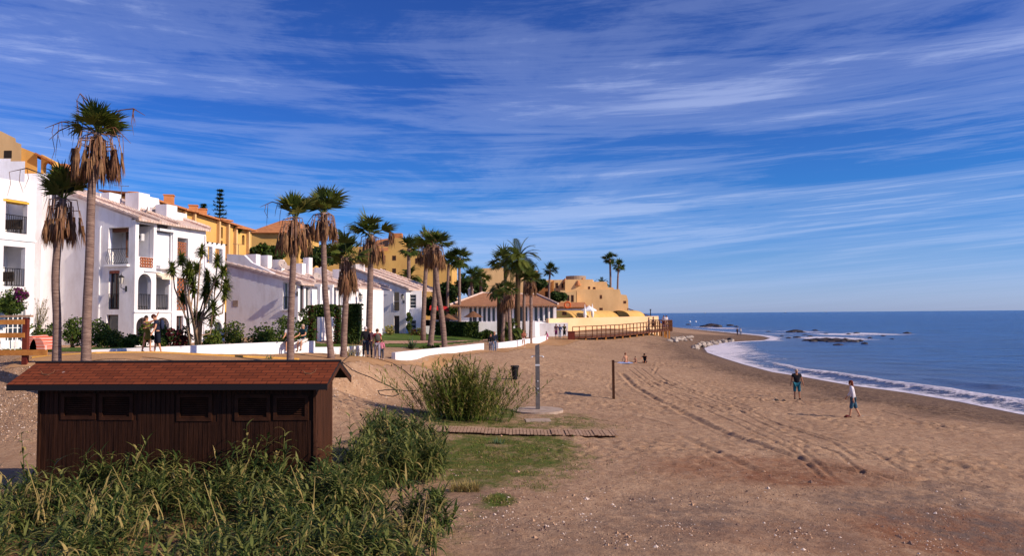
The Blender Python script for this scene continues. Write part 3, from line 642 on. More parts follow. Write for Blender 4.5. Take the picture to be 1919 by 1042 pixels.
# ================================================================== HOUSE B: three-storey white terrace house (second from left)
OB = Vector((base(251, 46).x, 46, 0)); OBz = 3.9
B = thing('terrace_house', 'three-storey white terrace house with arched loggias, lantern and iron balconies behind the tallest palm', 'house', (OB.x, OB.y, OBz))
def relink(o, parent):
    o.parent = parent; o.matrix_parent_inverse = Matrix.Translation(-Vector(parent.location)); return o
_old = MB.build
def _b(s, name, mats, parent=None, smooth=False):
    o = _old(s, name, mats, None, smooth)
    if parent is not None:
        o.parent = parent; o.matrix_parent_inverse = world_of(parent).inverted()
    return o
def world_of(o):
    m = Matrix.LocRotScale(o.location, o.rotation_euler, o.scale)
    if o.parent: m = world_of(o.parent) @ o.matrix_parent_inverse @ m
    return m
MB.build = _b
fbG = Frame(OB, GX_, AX)                   # gable side, faces the camera; t runs inland
fbS = Frame(OB, AX, GX_)                   # sea side; t runs away
ztop_e = fbG.z(251, 407)
mb = MB()
ops1 = [fbG.rect(201, 426, 239, 496), fbG.rect(203, 507, 223, 580), fbG.rect(200, 590, 222, 640)]
t1 = fbG.t(182)
slope = (fbG.z(137, 366)-ztop_e)/fbG.t(137)
wall_panel(mb, fbG, 0.31, t1, OBz-0.6, [(0.31, ztop_e), (t1, ztop_e+slope*t1)], ops1, 0.3)
tE = 7.9
wall_panel(mb, fbG, t1+.002, tE, OBz-0.6, [(t1+.002, ztop_e+slope*t1+0.1), (tE, ztop_e+slope*tE+0.1)], [], 0.3, d0=0.32)
opsS = [fbS.rect(258, 420, 286, 482), fbS.rect(292, 420, 319, 500), fbS.rect(258, 513, 283, 581, 'arch'), fbS.rect(292, 520, 316, 581, 'rect'), fbS.rect(256, 595, 279, 640, 'arch'), fbS.rect(292, 595, 318, 640, 'arch'),
        fbS.rect(331, 446, 351, 498), fbS.rect(331, 521, 350, 582), fbS.rect(331, 592, 344, 640)]
tS1 = fbS.t(384)
opsS = [o for o in opsS if o[1] < tS1]
def fixz(ops): return ops
wall_panel(mb, fbS, 0.0, tS1, OBz-0.6, ztop_e-0.15, opsS, 0.3)
tS2 = fbS.t(421); z2 = fbS.z(400, 455)
ops2 = [fbS.rect(386, 462, 397, 495), fbS.rect(402, 466, 416, 498), fbS.rect(386, 530, 398, 582), fbS.rect(402, 603, 416, 640, 'arch')]
wall_panel(mb, fbS, tS1+.002, tS2, OBz-0.6, z2, ops2, 0.3)
mb.build('wall', m_white, B)
# inner rooms behind the loggias
mb = MB(); zf = [OBz-0.6, fbS.z(270, 583), fbS.z(270, 497), ztop_e-0.2]
inn = 1.5
mb.fbox(OB, AX, GX_, (1.6, inn, OBz-0.6), (tS2, 7.5, z2-0.05)); mb.fbox(OB, AX, GX_, (1.602, inn+.002, z2-0.048), (tS1, 7.5, ztop_e-0.35))
mb.build('inner_wall', m_white2, B)
mb = MB()
for q in (zf[1]-0.16, zf[2]-0.16):
    mb.fbox(OB, AX, GX_, (0.302, 0.302, q), (tS1-.31, inn-.004, q+0.15))
    mb.fbox(OB, AX, GX_, (0.322, inn-.004, q), (1.596, t1-.3, q+0.15))
for px in (288, 322, 328, 356):
    t = fbS.t(px); mb.fbox(OB, AX, GX_, (t-.08, 0.303, OBz-.5), (t+.08, inn-.005, ztop_e-.36))
mb.fbox(OB, AX, GX_, (0.304, t1-.28, OBz-.5), (1.59, t1-.05, ztop_e-.36)); 
mb.build('floor_slab', m_white2, B)
# doors and windows in the recesses
fin_ = Frame(fbS.P(0, inn-.16, 0), AX, GX_)
for i, o in enumerate(opsS):
    a, b, c, e, k = o
    if i in (7, 8, 6): continue
    w_ = (b-a)*0.6; m_ = (a+b)/2+.25; hh = min(2.1, e-c)
    window(fin_, (m_-w_/2, m_+w_/2, c+.02, c+hh), B, d=0.06, frame=m_brownf, name='door')
for o in (opsS[6],): lattice(fbS, (o[0]+.05, o[1]-.1, o[2]+.7, o[3]-.3), B, nx=4)
lattice(fbS, (opsS[7][0]+.03, opsS[7][1]-.03, opsS[7][2], opsS[7][3]), B, nx=3, m=m_lat)
window(fbS, opsS[8], B, frame=m_brownf)
for o in opsS[2:4]: railing(fbS, o[0], o[1], o[2], 1.0, B, d=0.1)
o = opsS[0]; lattice(fbS, (o[0]+.1, o[1]-.1, fbS.z(272, 502)+.05, fbS.z(272, 482)-.03), B, d=-0.06, nx=5)
o = opsS[1]; mb = MB(); mb.fbox(OB, AX, GX_, (o[0]+.06, .12, o[2]+.06), (o[1]-.06, .16, fbS.z(305, 437))); mb.build('roller_shutter', m_white2, B)
mb = MB(); mb.fbox(OB, AX, GX_, (o[0]-.05, -.28, fbS.z(305, 434)), (o[1]+.05, -.003, fbS.z(305, 430))); mb.build('awning_case', m_white2, B); mb = MB(); mb.fbox(OB, AX, GX_, (o[0]-.05, -.35, fbS.z(305, 505)), (o[1]+.05, -.003, fbS.z(305, 500))); mb.build('awning_case', m_white2, B)
a = opsS[3]; mb = MB()
mb.add([fbS.P(a[0]-.05, -.003, a[3]+.25), fbS.P(a[1]+.05, -.003, a[3]+.25), fbS.P(a[1]+.05, -.5, a[3]), fbS.P(a[0]-.05, -.5, a[3]), fbS.P(a[0]-.05, -.003, a[3]+.22), fbS.P(a[1]+.05, -.003, a[3]+.22), fbS.P(a[1]+.05, -.5, a[3]-.15), fbS.P(a[0]-.05, -.5, a[3]-.15)], [(0, 1, 2, 3), (4, 5, 6, 7), (3, 2, 6, 7), (0, 3, 7, 4), (1, 2, 6, 5)])
mb.build('scalloped_awning', mat('cream_canvas', (0.75, 0.62, 0.48), .9), B)
for o in ops2[:2]: railing(fbS, o[0], o[1], o[2], .05, B, m=m_white2)
window(fbS, ops2[2], B); window(fbS, ops2[3], B, frame=m_iron)
for o in (opsS[4], opsS[5]): railing(fbS, o[0], o[1], o[2], 2.2, B, d=.15, name='window_grille', step=.2)
# camera-facing bay
fi2 = Frame(fbG.P(0, 1.35, 0), GX_, AX)
o = ops1[0]; railing(fbG, o[0], o[1], o[2]+.02, 0.98, B, d=-.05, belly=True, step=.14, m=m_iron)
mb = MB(); mb.fbox(OB, GX_, AX, (o[0]-.1, -.22, o[2]-.13), (o[1]+.12, -.002, o[2])); mb.build('balcony_slab', m_white2, B)
mb = MB(); mb.fbox(OB, GX_, AX, (o[0]-.02, .305, o[3]-.25), (o[1]+.02, .5, o[3]-.01)); mb.build('awning_case', m_brownf, B)
window(fi2, (1.2, 1.75, o[2]+.05, o[2]+1.95), B, d=0.05, frame=m_brownf, name='door')
mb = MB(); mb.fbox(OB, GX_, AX, (.55, 1.1, o[3]-.75), (1.0, 1.345, o[3]-.3)); ac = mb.build('air_conditioner', m_lsteel, B)
mb = MB(); c = fbG.P(.78, 1.09, o[3]-.52); mb.tube([c, c-AX*.015], .15, 14); mb.build('fan_grille', m_iron, ac)
o = ops1[1]; window(fbG, o, B, d=.2, frame=m_brownf, bars=(1, 0), name='door'); railing(fbG, o[0], o[1], o[2]+.02, .95, B, d=.02)
mb = MB(); mb.fbox(OB, GX_, AX, (o[0], .03, o[3]-.18), (o[1], .15, o[3]-.01)); mb.build('shutter_box', mat('red_brown_trim', (.3, .09, .06), .7), B)
window(fbG, ops1[2], B, d=.15, frame=m_brownf, bars=(0, 0))
lantern(fbG, 236, 524, B)
# string course
mb = MB(); z = fbS.z(280, 584); mb.fbox(OB, AX, GX_, (-.02, -.07, z-.08), (fbS.t(322), -.002, z)); mb.build('string_course', m_white2, B); mb = MB(); z = fbS.z(280, 508); mb.fbox(OB, AX, GX_, (fbS.t(268), -.1, z-.05), (fbS.t(300), -.002, z)); mb.build('string_course', m_white2, B)
# roof: tiled slope rising inland, stepped party walls
def slope_roof(fr_s, s0, s1, ze, sl, depth, over=0.35, th=0.14):
    mb = MB(); P = fr_s.P
    a = [P(s0, -over, ze-sl*over), P(s1, -over, ze-sl*over), P(s1, depth, ze+sl*depth), P(s0, depth, ze+sl*depth)]
    mb.add(a+[p+Vector((0, 0, th)) for p in a], [(0, 3, 2, 1), (4, 5, 6, 7), (0, 1, 5, 4), (1, 2, 6, 5), (2, 3, 7, 6), (3, 0, 4, 7)]); return mb
def ridge_caps(fr_s, s, ze, sl, depth, mb, w_=0.16, n=22):
    for i in range(n):
        d0 = -.35+(depth+.3)*i/n; d1 = d0+(depth+.3)/n*1.08
        mb.tube([fr_s.P(s, d0, ze+sl*d0+.06), fr_s.P(s, d1, ze+sl*d1+.10)], [w_*.8, w_], 7)
rf = slope_roof(fbS, -.1, tS1+.05, ztop_e-.12, slope, 8.0).build('roof', m_tilew, B)
for s, dp_ in ((-.02, 8.0), (fbS.t(290), 5.0), (fbS.t(325), 5.0), (tS1, 5.0)):
    mb = MB(); ridge_caps(fbS, s, ztop_e+.02, slope, dp_, mb); mb.build('ridge_tile', m_tilew, rf)
mb = MB()
for px, y0, y1, dd, w_ in [(190, 365, 402, 3.8, .8), (206, 363, 400, 3.4, .9), (258, 363, 398, 4.6, 1.1), (312, 385, 420, 4.0, .9)]:
    Yd = 49+dd*.3; p = at(px, y0, Yd); mb.box((p.x-w_/2, p.y-.5, p.z-2.6), (p.x+w_/2, p.y+.5, p.z), rz=-.28, org=(p.x, p.y, 0)); mb.build('chimney', m_white, rf); mb = MB()
mb = MB(); q0 = at(252, 382, 52); q1 = at(318, 415, 52)
prism(mb, [at(215, 412, 51.5), at(252, 381, 51.5), at(254, 366, 51.5), at(268, 366, 51.5), at(270, 385, 51.5), at(322, 396, 51.5), at(322, 440, 51.5), at(215, 440, 51.5)], GX_*0.0+AX*1.5); mb.build('attic_wall', m_white, rf)
mb = MB(); prism(mb, [at(214, 386, 53.2), at(236, 374, 53.2), at(252, 376, 53.2), at(252, 384, 53.2), at(214, 404, 53.2)], (.3, 1.2, .2)); mb.build('dormer_roof', m_terra, rf)
def dish(px, py, Y, r, name='satellite_dish', lab='', grp=None, face=Vector((.5, -.8, .35)), post=1.0, parent=None):
    p = at(px, py, Y); fz = face.normalized(); a = fz.cross(Vector((0, 0, 1))).normalized(); b = a.cross(fz)
    mb = MB(); vs = []; n = 20
    for i in range(5):
        rr = r*i/4
        for j in range(n):
            t = 2*math.pi*j/n; vs.append(p+a*math.cos(t)*rr+b*math.sin(t)*rr+fz*(0.25*r*(i/4)**2))
    fs = [(i*n+j, i*n+(j+1) % n, (i+1)*n+(j+1) % n, (i+1)*n+j) for i in range(4) for j in range(n)]
    mb.add(vs, fs); mb.add([q-fz*.015 for q in vs], [f[::-1] for f in fs])
    o = mb.build(name, m_dish, parent, True)
    k = MB(); k.tube([p-fz*.02, p-fz*.15, p-fz*.18+Vector((0, 0, -post))], .025, 6); k.build('dish_mast', m_steel, o)
    k = MB(); k.tube([p+b*-r*.9+fz*.2*r, p+fz*r*.8], .012, 5); k.tube([p+fz*r*.75, p+fz*r*.9], .045, 8); k.build('receiver_arm', m_steel, o)
    if lab: tag(o, lab, 'satellite dish', grp)
    return o
m_dish = mat('dish_grey', (0.40, 0.33, 0.30), .6)
dish(301, 398, 50.5, .55, lab='large grey satellite dish on the white roof in front of the ochre building')
dish(276, 397, 49.5, .36, lab='small pale satellite dish on the attic wall left of the large grey dish', face=Vector((-.8, -.5, .3)))
# pergola roof beams on the lower end unit
mb = MB(); z = fbS.z(400, 458)
for k in range(5): mb.fbox(OB, AX, GX_, (tS1+.1+k*.5, -.1, z+.02), (tS1+.18+k*.5, 2.0, z+.12))
mb.build('pergola_beam', m_black, B)

for fr_p, px_ in ((fbG, 187), (fbS, 321), (fbS, 382)):
    t_ = fr_p.t(px_); mb = MB(); mb.tube([fr_p.P(t_, -.07, OBz-.3), fr_p.P(t_, -.07, ztop_e-.6), fr_p.P(t_, .0, ztop_e-.45)], .045, 6); mb.build('drain_pipe', m_white2, B)
def aerial(px, py, Y, h, lab):
    p = at(px, py, Y); t = thing('tv_aerial', lab, 'aerial', (p.x, p.y, p.z-h)); mb = MB(); mb.tube([p-Vector((0, 0, h)), p], .022, 5); mb.build('mast', m_steel, t); mb = MB(); d = Vector((.8, .5, 0)).normalized(); e = Vector((-d.y, d.x, 0)); mb.tube([p-d*.45, p+d*.45], .015, 4)
    for k in range(6): c = p+d*(-.4+.16*k); mb.tube([c-e*(.12+.03*k), c+e*(.12+.03*k)], .010, 4)
    mb.build('antenna_rods', m_steel, t)
aerial(228, 348, 51, 2.2, 'thin television aerial on the roof of the three-storey terrace house'); aerial(447, 458, 60, 1.6, 'thin television aerial above the parapet of the row house'); aerial(612, 482, 66, 1.6, 'thin television aerial on the row house roof behind the palm pair')
# ================================================================== HOUSE A: far left
OA = Vector(base(62, 42)); OA.z = 0; uA = -AX
fA = Frame(OA, uA, GX_)   # t runs towards the camera
A = thing('terrace_house', 'white terrace house at the left edge with black iron balconies and a purple bougainvillea', 'house', (OA.x, OA.y, 4.1))
def rA(x0, y0, x1, y1, k='rect'): return fA.rect(x0, y0, x1, y1, k)
tA = fA.t(-160)
opsA = [rA(6, 375, 47, 437), rA(4, 462, 45, 537), rA(12, 564, 48, 640, 'arch'), rA(-60, 375, -20, 437), rA(-60, 462, -20, 537)]
mb = MB(); ztA = fA.z(62, 330)
wall_panel(mb, fA, 0, tA, 3.5, [(0, fA.z(60, 345)), (tA, fA.z(60, 345))], opsA, .3); mb.build('wall', m_white, A)
mb = MB(); mb.fbox(OA, uA, GX_, (0.0, 1.7, 3.5), (tA, 8, ztA-.3)); mb.fbox(OA, uA, GX_, (0.002, .302, 3.5), (.25, 1.69, ztA-.4)); mb.build('inner_wall', m_white2, A)
mb = MB()
for o in opsA[:3]:
    mb.fbox(OA, uA, GX_, (.26, .303, o[2]-.2), (tA, 1.695, o[2]-.01))
mb.build('floor_slab', m_white2, A)
fAi = Frame(fA.P(0, 1.54, 0), uA, GX_)
for i, o in enumerate(opsA[:2]):
    railing(fA, o[0], o[1], o[2], 1.0, A, d=.04); m_ = (o[0]+o[1])/2
    window(fAi, (m_-.5, m_+.4, o[2]+.02, o[2]+2.0), A, d=.08, frame=m_brownf if i else m_white2, name='door')
window(fA, opsA[2], A, d=.2, frame=m_white2, bars=(3, 2))
o = opsA[0]; mb = MB(); mb.fbox(OA, uA, GX_, (o[0]-.1, -.02, o[3]-.14), (o[1]+.15, .7, o[3]-.03)); mb.build('awning', m_awn, A)
mb = MB(); z = fA.z(30, 447); mb.fbox(OA, uA, GX_, (-.05, -.06, z-.12), (tA, -.002, z)); mb.build('string_course', m_white2, A)
mb = MB()   # stepped attic volumes
for x0, x1, y0, Y, dp in [(-60, 47, 302, 44, 4), (-80, 20, 297, 45.4, 3), (40, 98, 325, 47.5, 3), (48, 80, 345, 46.3, 3), (96, 137, 352, 50.2, 3), (60, 140, 368, 49.2, 3)]:
    p = at(x0, y0, Y); q = at(x1, y0, Y); prism(mb, [Vector((p.x, Y, 3.5)), Vector((q.x, Y, 3.5)), q, p], (-.68*dp, dp, 0))
mb.build('attic_wall', m_white, A)
mb = MB(); p = at(90, 350, 51); 
for k in range(7): q = at(122+k*8, 352+k*3.2, 50.5); mb.tube([q, q+Vector((0, 0, -1))], .02, 4)
mb.tube([at(120, 351, 50.5), at(175, 373, 50.5)], .025, 4); mb.build('roof_railing', m_white2, A)
# sofa and chairs on the balconies
def rattan_chair(P0, lab, s=1.0, w_=.6, grp=None):
    t = thing('balcony_chair', lab, 'chair', P0); mb = MB()
    mb.box((P0.x-w_/2, P0.y-.25, P0.z+.3), (P0.x+w_/2, P0.y+.25, P0.z+.42)); mb.build('seat', m_dark, t)
    mb = MB(); mb.box((P0.x-w_/2, P0.y+.26, P0.z+.3), (P0.x+w_/2, P0.y+.34, P0.z+.85)); mb.build('backrest', m_dark, t)
    for sx_ in (-1, 1):
        for sy_ in (-1, 1):
            mb = MB(); mb.box((P0.x+sx_*(w_/2-.04)-.02, P0.y+sy_*.2-.02, P0.z), (P0.x+sx_*(w_/2-.04)+.02, P0.y+sy_*.2+.02, P0.z+.298)); mb.build('leg', m_dark, t)
o = opsA[0]; rattan_chair(fA.P((o[0]+o[1])/2-.2, .8, o[2]+.0), 'dark cushioned bench on the upper balcony at the left edge', w_=1.2)
o = opsA[1]; rattan_chair(fA.P((o[0]+o[1])/2-.1, .8, o[2]+.0), 'dark chair on the lower balcony at the left edge', w_=.6)

# ================================================================== HOUSE C: two-storey row in the middle
OC = Vector(base(558, 58)); OC.z = 0
fcG = Frame(OC, GX_, AX); fcS = Frame(OC, AX, GX_)
C_ = thing('row_house', 'long white two-storey row house with ivy-covered pillars, lanterns and stepped tiled roof', 'house', (OC.x, OC.y, 3.8))
zc = fcG.z(558, 530); slc = .24
gops = [fcG.rect(530, 529, 543, 580)]
mb = MB(); tcE = fcG.t(424)
wall_panel(mb, fcG, .31, tcE, 3.2, [(.31, zc), (fcG.t(470), fcG.z(470, 492)), (fcG.t(456), fcG.z(456, 478)), (fcG.t(424), fcG.z(424, 476))], gops, .3)
prev = 0
steps = []
sC = fcS.t(672)
sops = [fcS.rect(562, 533, 569, 582), fcS.rect(573, 537, 580, 582), fcS.rect(594, 538, 605, 563), fcS.rect(623, 536, 629, 575), fcS.rect(634, 540, 640, 575), fcS.rect(649, 541, 657, 565), fcS.rect(590, 592, 603, 640), fcS.rect(633, 592, 640, 640), fcS.rect(664, 600, 668, 630)]
wall_panel(mb, fcS, 0, sC, 3.2, zc, sops, .3)
mb.build('wall', m_white, C_)
mb = MB(); mb.fbox(OC, AX, GX_, (.35, 1.3, 3.2), (sC, 6.2, zc-.1)); mb.build('inner_wall', m_white2, C_)
for i, o in enumerate(sops): window(fcS, o, C_, d=.12, glass=m_glassg if i in (2, 5) else m_glass, frame=m_white2 if i not in (0, 6) else m_brownf, bars=(1 if i in (2, 5, 6) else 0, 0), name='window' if i in (2, 3, 4, 5) else 'door')
window(fcG, gops[0], C_, d=.2, glass=m_glassg, name='balcony_door'); railing(fcG, gops[0][0], gops[0][1], gops[0][2], 1, C_, d=.05)
mb = MB(); mb.fbox(OC, GX_, AX, (gops[0][0]-.1, -.15, gops[0][2]-.1), (gops[0][1]+.1, -.002, gops[0][2])); mb.build('balcony_slab', m_white2, C_)
lantern(fcG, 557, 537, C_); lantern(fcS, 667, 556, C_)
rC = slope_roof(fcS, -.1, sC+6, zc-.1, slc, 8.4, over=.4).build('roof', m_tilew, C_)
for s in np.linspace(0.0, sC+5.5, 9): mb = MB(); ridge_caps(fcS, s, zc+.06+(0.12 if s else 0), slc, 7.8, mb, n=14); mb.build('ridge_tile', m_tilew, rC)
mb = MB()
for px, y0, y1, s_ in [(474, 477, 500, 1.0), (545-54, 470, 490, 0), (497, 479, 500, .9), (522, 487, 500, .8), (577, 483, 500, .55), (561, 494, 505, .9), (600, 502, 512, .8), (633, 505, 515, .7)]:
    if not s_: continue
    Yd = 61+(px-470)*.035; p = at(px, y0, Yd); mb.box((p.x-s_/2, p.y-.3, p.z-1.6), (p.x+s_/2, p.y+.3, p.z), rz=-.28, org=(p.x, p.y, 0)); mb.build('chimney', m_white, rC); mb = MB()
mb = MB(); p = fcG.P(tcE-1.0, .31, 0)
for k in range(3):
    s = 1.8+k*1.9; q = fcS.P(s, -.9, 0)
    mb.fbox(OC, AX, GX_, (s-.12, -.95, 3.3), (s+.12, -.7, zc-.25))
    mb.fbox(OC, AX, GX_, (s-.1, -.98, zc-.245), (s+.1, -.35, zc-.05)); mb.build('porch_pillar', m_white2, C_); mb = MB()
for px, py in ((521, 474), (586, 498)): dish(px+8, py+22, 62, .4, lab=('tan satellite dish among the chimneys of the middle row house' if px < 550 else 'white satellite dish above the middle row house beside the second palm pair'), face=Vector((.7, -.6, .4)))
mb = MB(); p = fcG.P(tcE-.9, -.003, fcG.z(433, 575)); mb.fbox(OC, GX_, AX, (tcE-1.1, -.02, p.z), (tcE-.6, -.002, p.z+.5)); mb.build('shutter_box', m_conc, C_)

# ================================================================== HOUSE D: third block, with green lawn in front
OD = Vector(base(761, 85)); OD.z = 0
fdG = Frame(OD, GX_, AX); fdS = Frame(OD, AX, GX_)
D_ = thing('end_house', 'white two-storey end house with lantern and green-framed door beside the lawn', 'house', (OD.x, OD.y, 3.6))
zd = fdG.z(761, 541); tdE = fdG.t(640)
dops = [fdG.rect(737, 547, 748, 583), fdG.rect(738, 592, 748, 627), fdG.rect(672, 590, 683, 627)]
mb = MB(); wall_panel(mb, fdG, .31, tdE, 3.0, [(.31, zd), (fdG.t(664), fdG.z(664, 506)), (tdE, fdG.z(640, 500))], dops, .3)
sD = fdS.t(789)
wall_panel(mb, fdS, 0, max(sD, 3), 3.0, zd, [], .3); mb.build('wall', m_white, D_)
pw = Frame(at(790, 600, 86), Vector((-1, 0, 0)), Vector((0, 1, 0)))
mb = MB(); ops = [(.6, 1.4, zpx(778, 578, pw.O)+.0, zpx(778, 552, pw.O)), (.6, 1.4, 3.5, 5.4)]
pw.O.z = 0; wall_panel(mb, pw, 0, pw.t(768), 3.0, zpx(778, 545, Vector((0, 86, 0))), ops, .3); mb.build('side_wing', m_white, D_)
for o in ops: window(pw, o, D_, d=.1, bars=(0, 3), frame=m_white2)
window(fdG, dops[0], D_, d=.1, glass=m_glassg, bars=(0, 1), name='balcony_door'); railing(fdG, dops[0][0], dops[0][1], dops[0][2], 1, D_, d=-.03)
window(fdG, dops[1], D_, d=.1, frame=m_brownf, bars=(0, 0), name='door'); window(fdG, dops[2], D_, d=.1, frame=m_brownf, bars=(0, 0), name='door')
lantern(fdG, 757, 556, D_)
mb = slope_roof(fdS, -.1, 9, zd-.05, (fdG.z(664, 506)-zd)/fdG.t(664), tdE, over=.4); rD = mb.build('roof', m_tilew, D_)
for s in (0, 3, 6, 9): mb = MB(); ridge_caps(fdS, s, zd+.08, (fdG.z(664, 506)-zd)/fdG.t(664), tdE-.5, mb, n=16); mb.build('ridge_tile', m_tilew, rD)
mb = MB(); q = at(672, 498, 88); mb.box((q.x-.6, 88, q.z-2), (q.x+.6, 88.8, q.z+.2)); q = at(652, 497, 88); mb.box((q.x-.4, 88, q.z-2), (q.x+.4, 88.8, q.z+.1)); mb.build('chimney', m_white, rD)
mb = MB()   # drain pipe and cornice line on the gable
z = fdG.z(700, 552); mb.fbox(OD, GX_, AX, (fdG.t(727), -.05, z), (fdG.t(700), -.002, z+.06)); mb.fbox(OD, GX_, AX, (fdG.t(704), -.05, 3.4), (fdG.t(704)+.06, -.002, z-.002)); mb.build('cornice', m_white2, D_)
# house between C and D: ochre framed window bay
OE = Vector(base(668, 74)); OE.z = 0; feG = Frame(OE, GX_, AX)
E_ = thing('row_house', 'narrow white house with ochre door surround between the ivy pillars and the end house', 'house', (OE.x, OE.y, 3.7))
ze = feG.z(668, 536); mb = MB(); wall_panel(mb, feG, 0, feG.t(600), 3.2, [(0, ze), (feG.t(600), ze+2.0)], [feG.rect(646, 545, 656, 566)], .3)
mb.fbox(OE, AX, GX_, (.303, 0, 3.2), (6, 1, ze-.03)); mb.build('wall', m_white, E_); window(feG, feG.rect(646, 545, 656, 566), E_, glass=m_glassg)
mb = MB(); mb.fbox(OE, GX_, AX, (.1, -.06, feG.z(662, 590)), (.3, -.002, feG.z(662, 540))); mb.fbox(OE, GX_, AX, (.002, -.3, ze-.28), (1.3, -.003, ze-.12)); mb.build('door_surround', m_cream, E_)

# ================================================================== ochre buildings behind
OEy = Vector(((250-959.5)/F*62, 62, 0)); fy = Frame(OEy, AX, GX_)
Y1 = thing('apartment_block', 'long ochre apartment block with tiled eaves and chimneys rising behind the three-storey terrace house', 'building', (OEy.x, OEy.y, 5))
ty = fy.t(470); zt0 = fy.z(250, 366); zt1 = fy.z(470, 434)
yops = [fy.rect(342, 413, 355, 432, 'arch'), fy.rect(406, 425, 416, 446), fy.rect(406, 451, 416, 460), fy.rect(438, 433, 444, 468), fy.rect(452, 440, 457, 459, 'arch')]
mb = MB(); wall_panel(mb, fy, 0, ty, 4, [(0, zt0), (ty, zt1)], yops, .35)
mb.fbox(OEy, GX_, AX, (.36, 0.0, 4), (8, .3, zt0-.02)); mb.build('wall', m_yel, Y1)
mb = MB()
for px0, px1, y0 in [(339, 360, 398), (404, 424, 415), (436, 462, 430)]:
    a, b = fy.t(px0), fy.t(px1); mb.fbox(OEy, AX, GX_, (a, -.35, fy.z((px0+px1)/2, y0)-3.6), (a+.2, -.002, fy.z((px0+px1)/2, y0))); mb.fbox(OEy, AX, GX_, (b-.2, -.35, fy.z((px0+px1)/2, y0)-3.6), (b, -.002, fy.z((px0+px1)/2, y0))); mb.build('pilaster', m_yel2, Y1); mb = MB()
mb = MB(); mb.fbox(OEy, AX, GX_, (0, .8, 4), (ty, 3, zt1-1.2)); mb.build('inner_wall', m_terra, Y1)
mb = MB(); P = fy.P; sl_ = (zt1-zt0)/ty
a = [P(-.3, -.5, zt0+.0), P(ty+.3, -.5, zt1+.0), P(ty+.3, 3.5, zt1+.5), P(-.3, 3.5, zt0+.5)]; mb.add(a+[q+Vector((0, 0, .15)) for q in a], [(0, 3, 2, 1), (4, 5, 6, 7), (0, 1, 5, 4), (1, 2, 6, 5), (2, 3, 7, 6), (3, 0, 4, 7)])
for px0, px1, y0 in [(337, 362, 394), (402, 426, 411), (434, 464, 427)]:
    a_, b_ = fy.t(px0), fy.t(px1); z = fy.z((px0+px1)/2, y0+3); mb.fbox(OEy, AX, GX_, (a_, -.6, z), (b_, -.36, z+.15))
ry = mb.build('roof', m_terra, Y1)
mb = MB()
for px, y0, s_ in [(283, 362, .7), (299, 376, .9), (348, 367, .8), (393, 386, .75), (410, 393, .75), (464, 429, .7)]:
    t = fy.t(px); p = fy.P(t, 2.0, 0); Pz = zpx(px, y0, p); chimney(mb, p.x, p.y, Pz-2.4, Pz, s_); mb.build('chimney', mat('orange_chimney', (.60, .26, .10), .9, (.5, .2, .08), 2), ry); mb = MB()
U = thing('apartment_block', 'tall peach apartment block peeking above the white roofs at the left edge', 'building', (-38, 56, 5))
mb = MB()
prism(mb, [at(a, b, 56) for a, b in [(-140, 650), (-140, 226), (-20, 240), (3, 246), (29, 259), (30, 266), (40, 270), (40, 650)]], (-4, 5.6, 0))
mb.build('wall', m_yel2, U)
mb = MB(); p = at(8, 282, 56); q = at(22, 296, 56); mb.box((p.x, 55.98, q.z), (q.x, 56.05, p.z)); p = at(28, 294, 56); q = at(33, 298, 56); mb.build('window', m_dark, U)
U2 = thing('apartment_block', 'lower ochre block with arched opening and tiled eave behind the left palms', 'building', (-37, 60, 5))
mb = MB(); q0 = at(40, 277, 60)
prism(mb, [at(40, 276, 60), at(70, 288, 60), at(70, 640, 60), at(40, 640, 60)], (-3.2, 5, 0)); fu = Frame(at(70, 600, 60), Vector((1, 0, 0)), Vector((0, 1, 0))); fu.O.z = 0
wall_panel(mb, fu, 0.003, fu.t(98), 5, [(0.003, zpx(70, 289, fu.O)), (fu.t(98), zpx(98, 303, fu.O))], [fu.rect(75, 302, 92, 330, 'arch')], .4); mb.build('wall', m_yel, U2)
mb = MB(); mb.fbox(fu.O, fu.u, fu.w, (0, 1.4, 5), (fu.t(98), 3, zpx(70, 300, fu.O))); mb.build('inner_wall', m_terra, U2)
mb = MB(); prism(mb, [at(66, 285, 59.6), at(101, 303, 59.6), at(101, 306, 59.6), at(66, 288.5, 59.6)], (-1.3, 2, .2)); mb.build('roof', m_terra, U2)

def simple_wins(fr, rects, parent, frame=None, glass=None, bars=(0, 0), d=-.03, name='window'):
    for r in rects:
        o = fr.rect(*r[:4]); window(fr, o, parent, d=d, frame=frame or m_brownf, glass=glass or m_dark, bars=bars, fw_=.1, name=name)
X_ = Vector((1, 0, 0)); Y_ = Vector((0, 1, 0))
def facing(px, Y): o = at(px, 600, Y); o.z = 0; return Frame(o, X_, Y_)
# hip roofed block
V = thing('hillside_villa', 'ochre villa with red hipped roof behind the dark trees left of centre', 'building', (-30, 95, 5))
mb = MB(); p = at(468, 434, 95); q = at(560, 434, 95); mb.box((p.x, 95, 4), (q.x, 105, p.z)); mb.build('wall', m_yel, V)
mb = MB(); e = [at(462, 436, 94.5), at(566, 436, 94.5), at(566, 436, 94.5)+Vector((0, 11, 0)), at(462, 436, 94.5)+Vector((0, 11, 0))]; rr = [at(527, 413, 99), at(556, 413, 99)]
mb.add(e+rr, [(0, 1, 5, 4), (1, 2, 5), (2, 3, 4, 5), (3, 0, 4), (3, 2, 1, 0)]); mb.build('roof', m_terra, V)
V2 = thing('hillside_wall', 'plain ochre garden wall sloping down beside the villa with the red roof', 'wall', (-34, 88, 5))
mb = MB(); prism(mb, [at(452, 434, 88), at(530, 462, 88), at(530, 625, 88), at(452, 625, 88)], (0, .5, 0)); mb.build('wall_face', m_yel, V2)
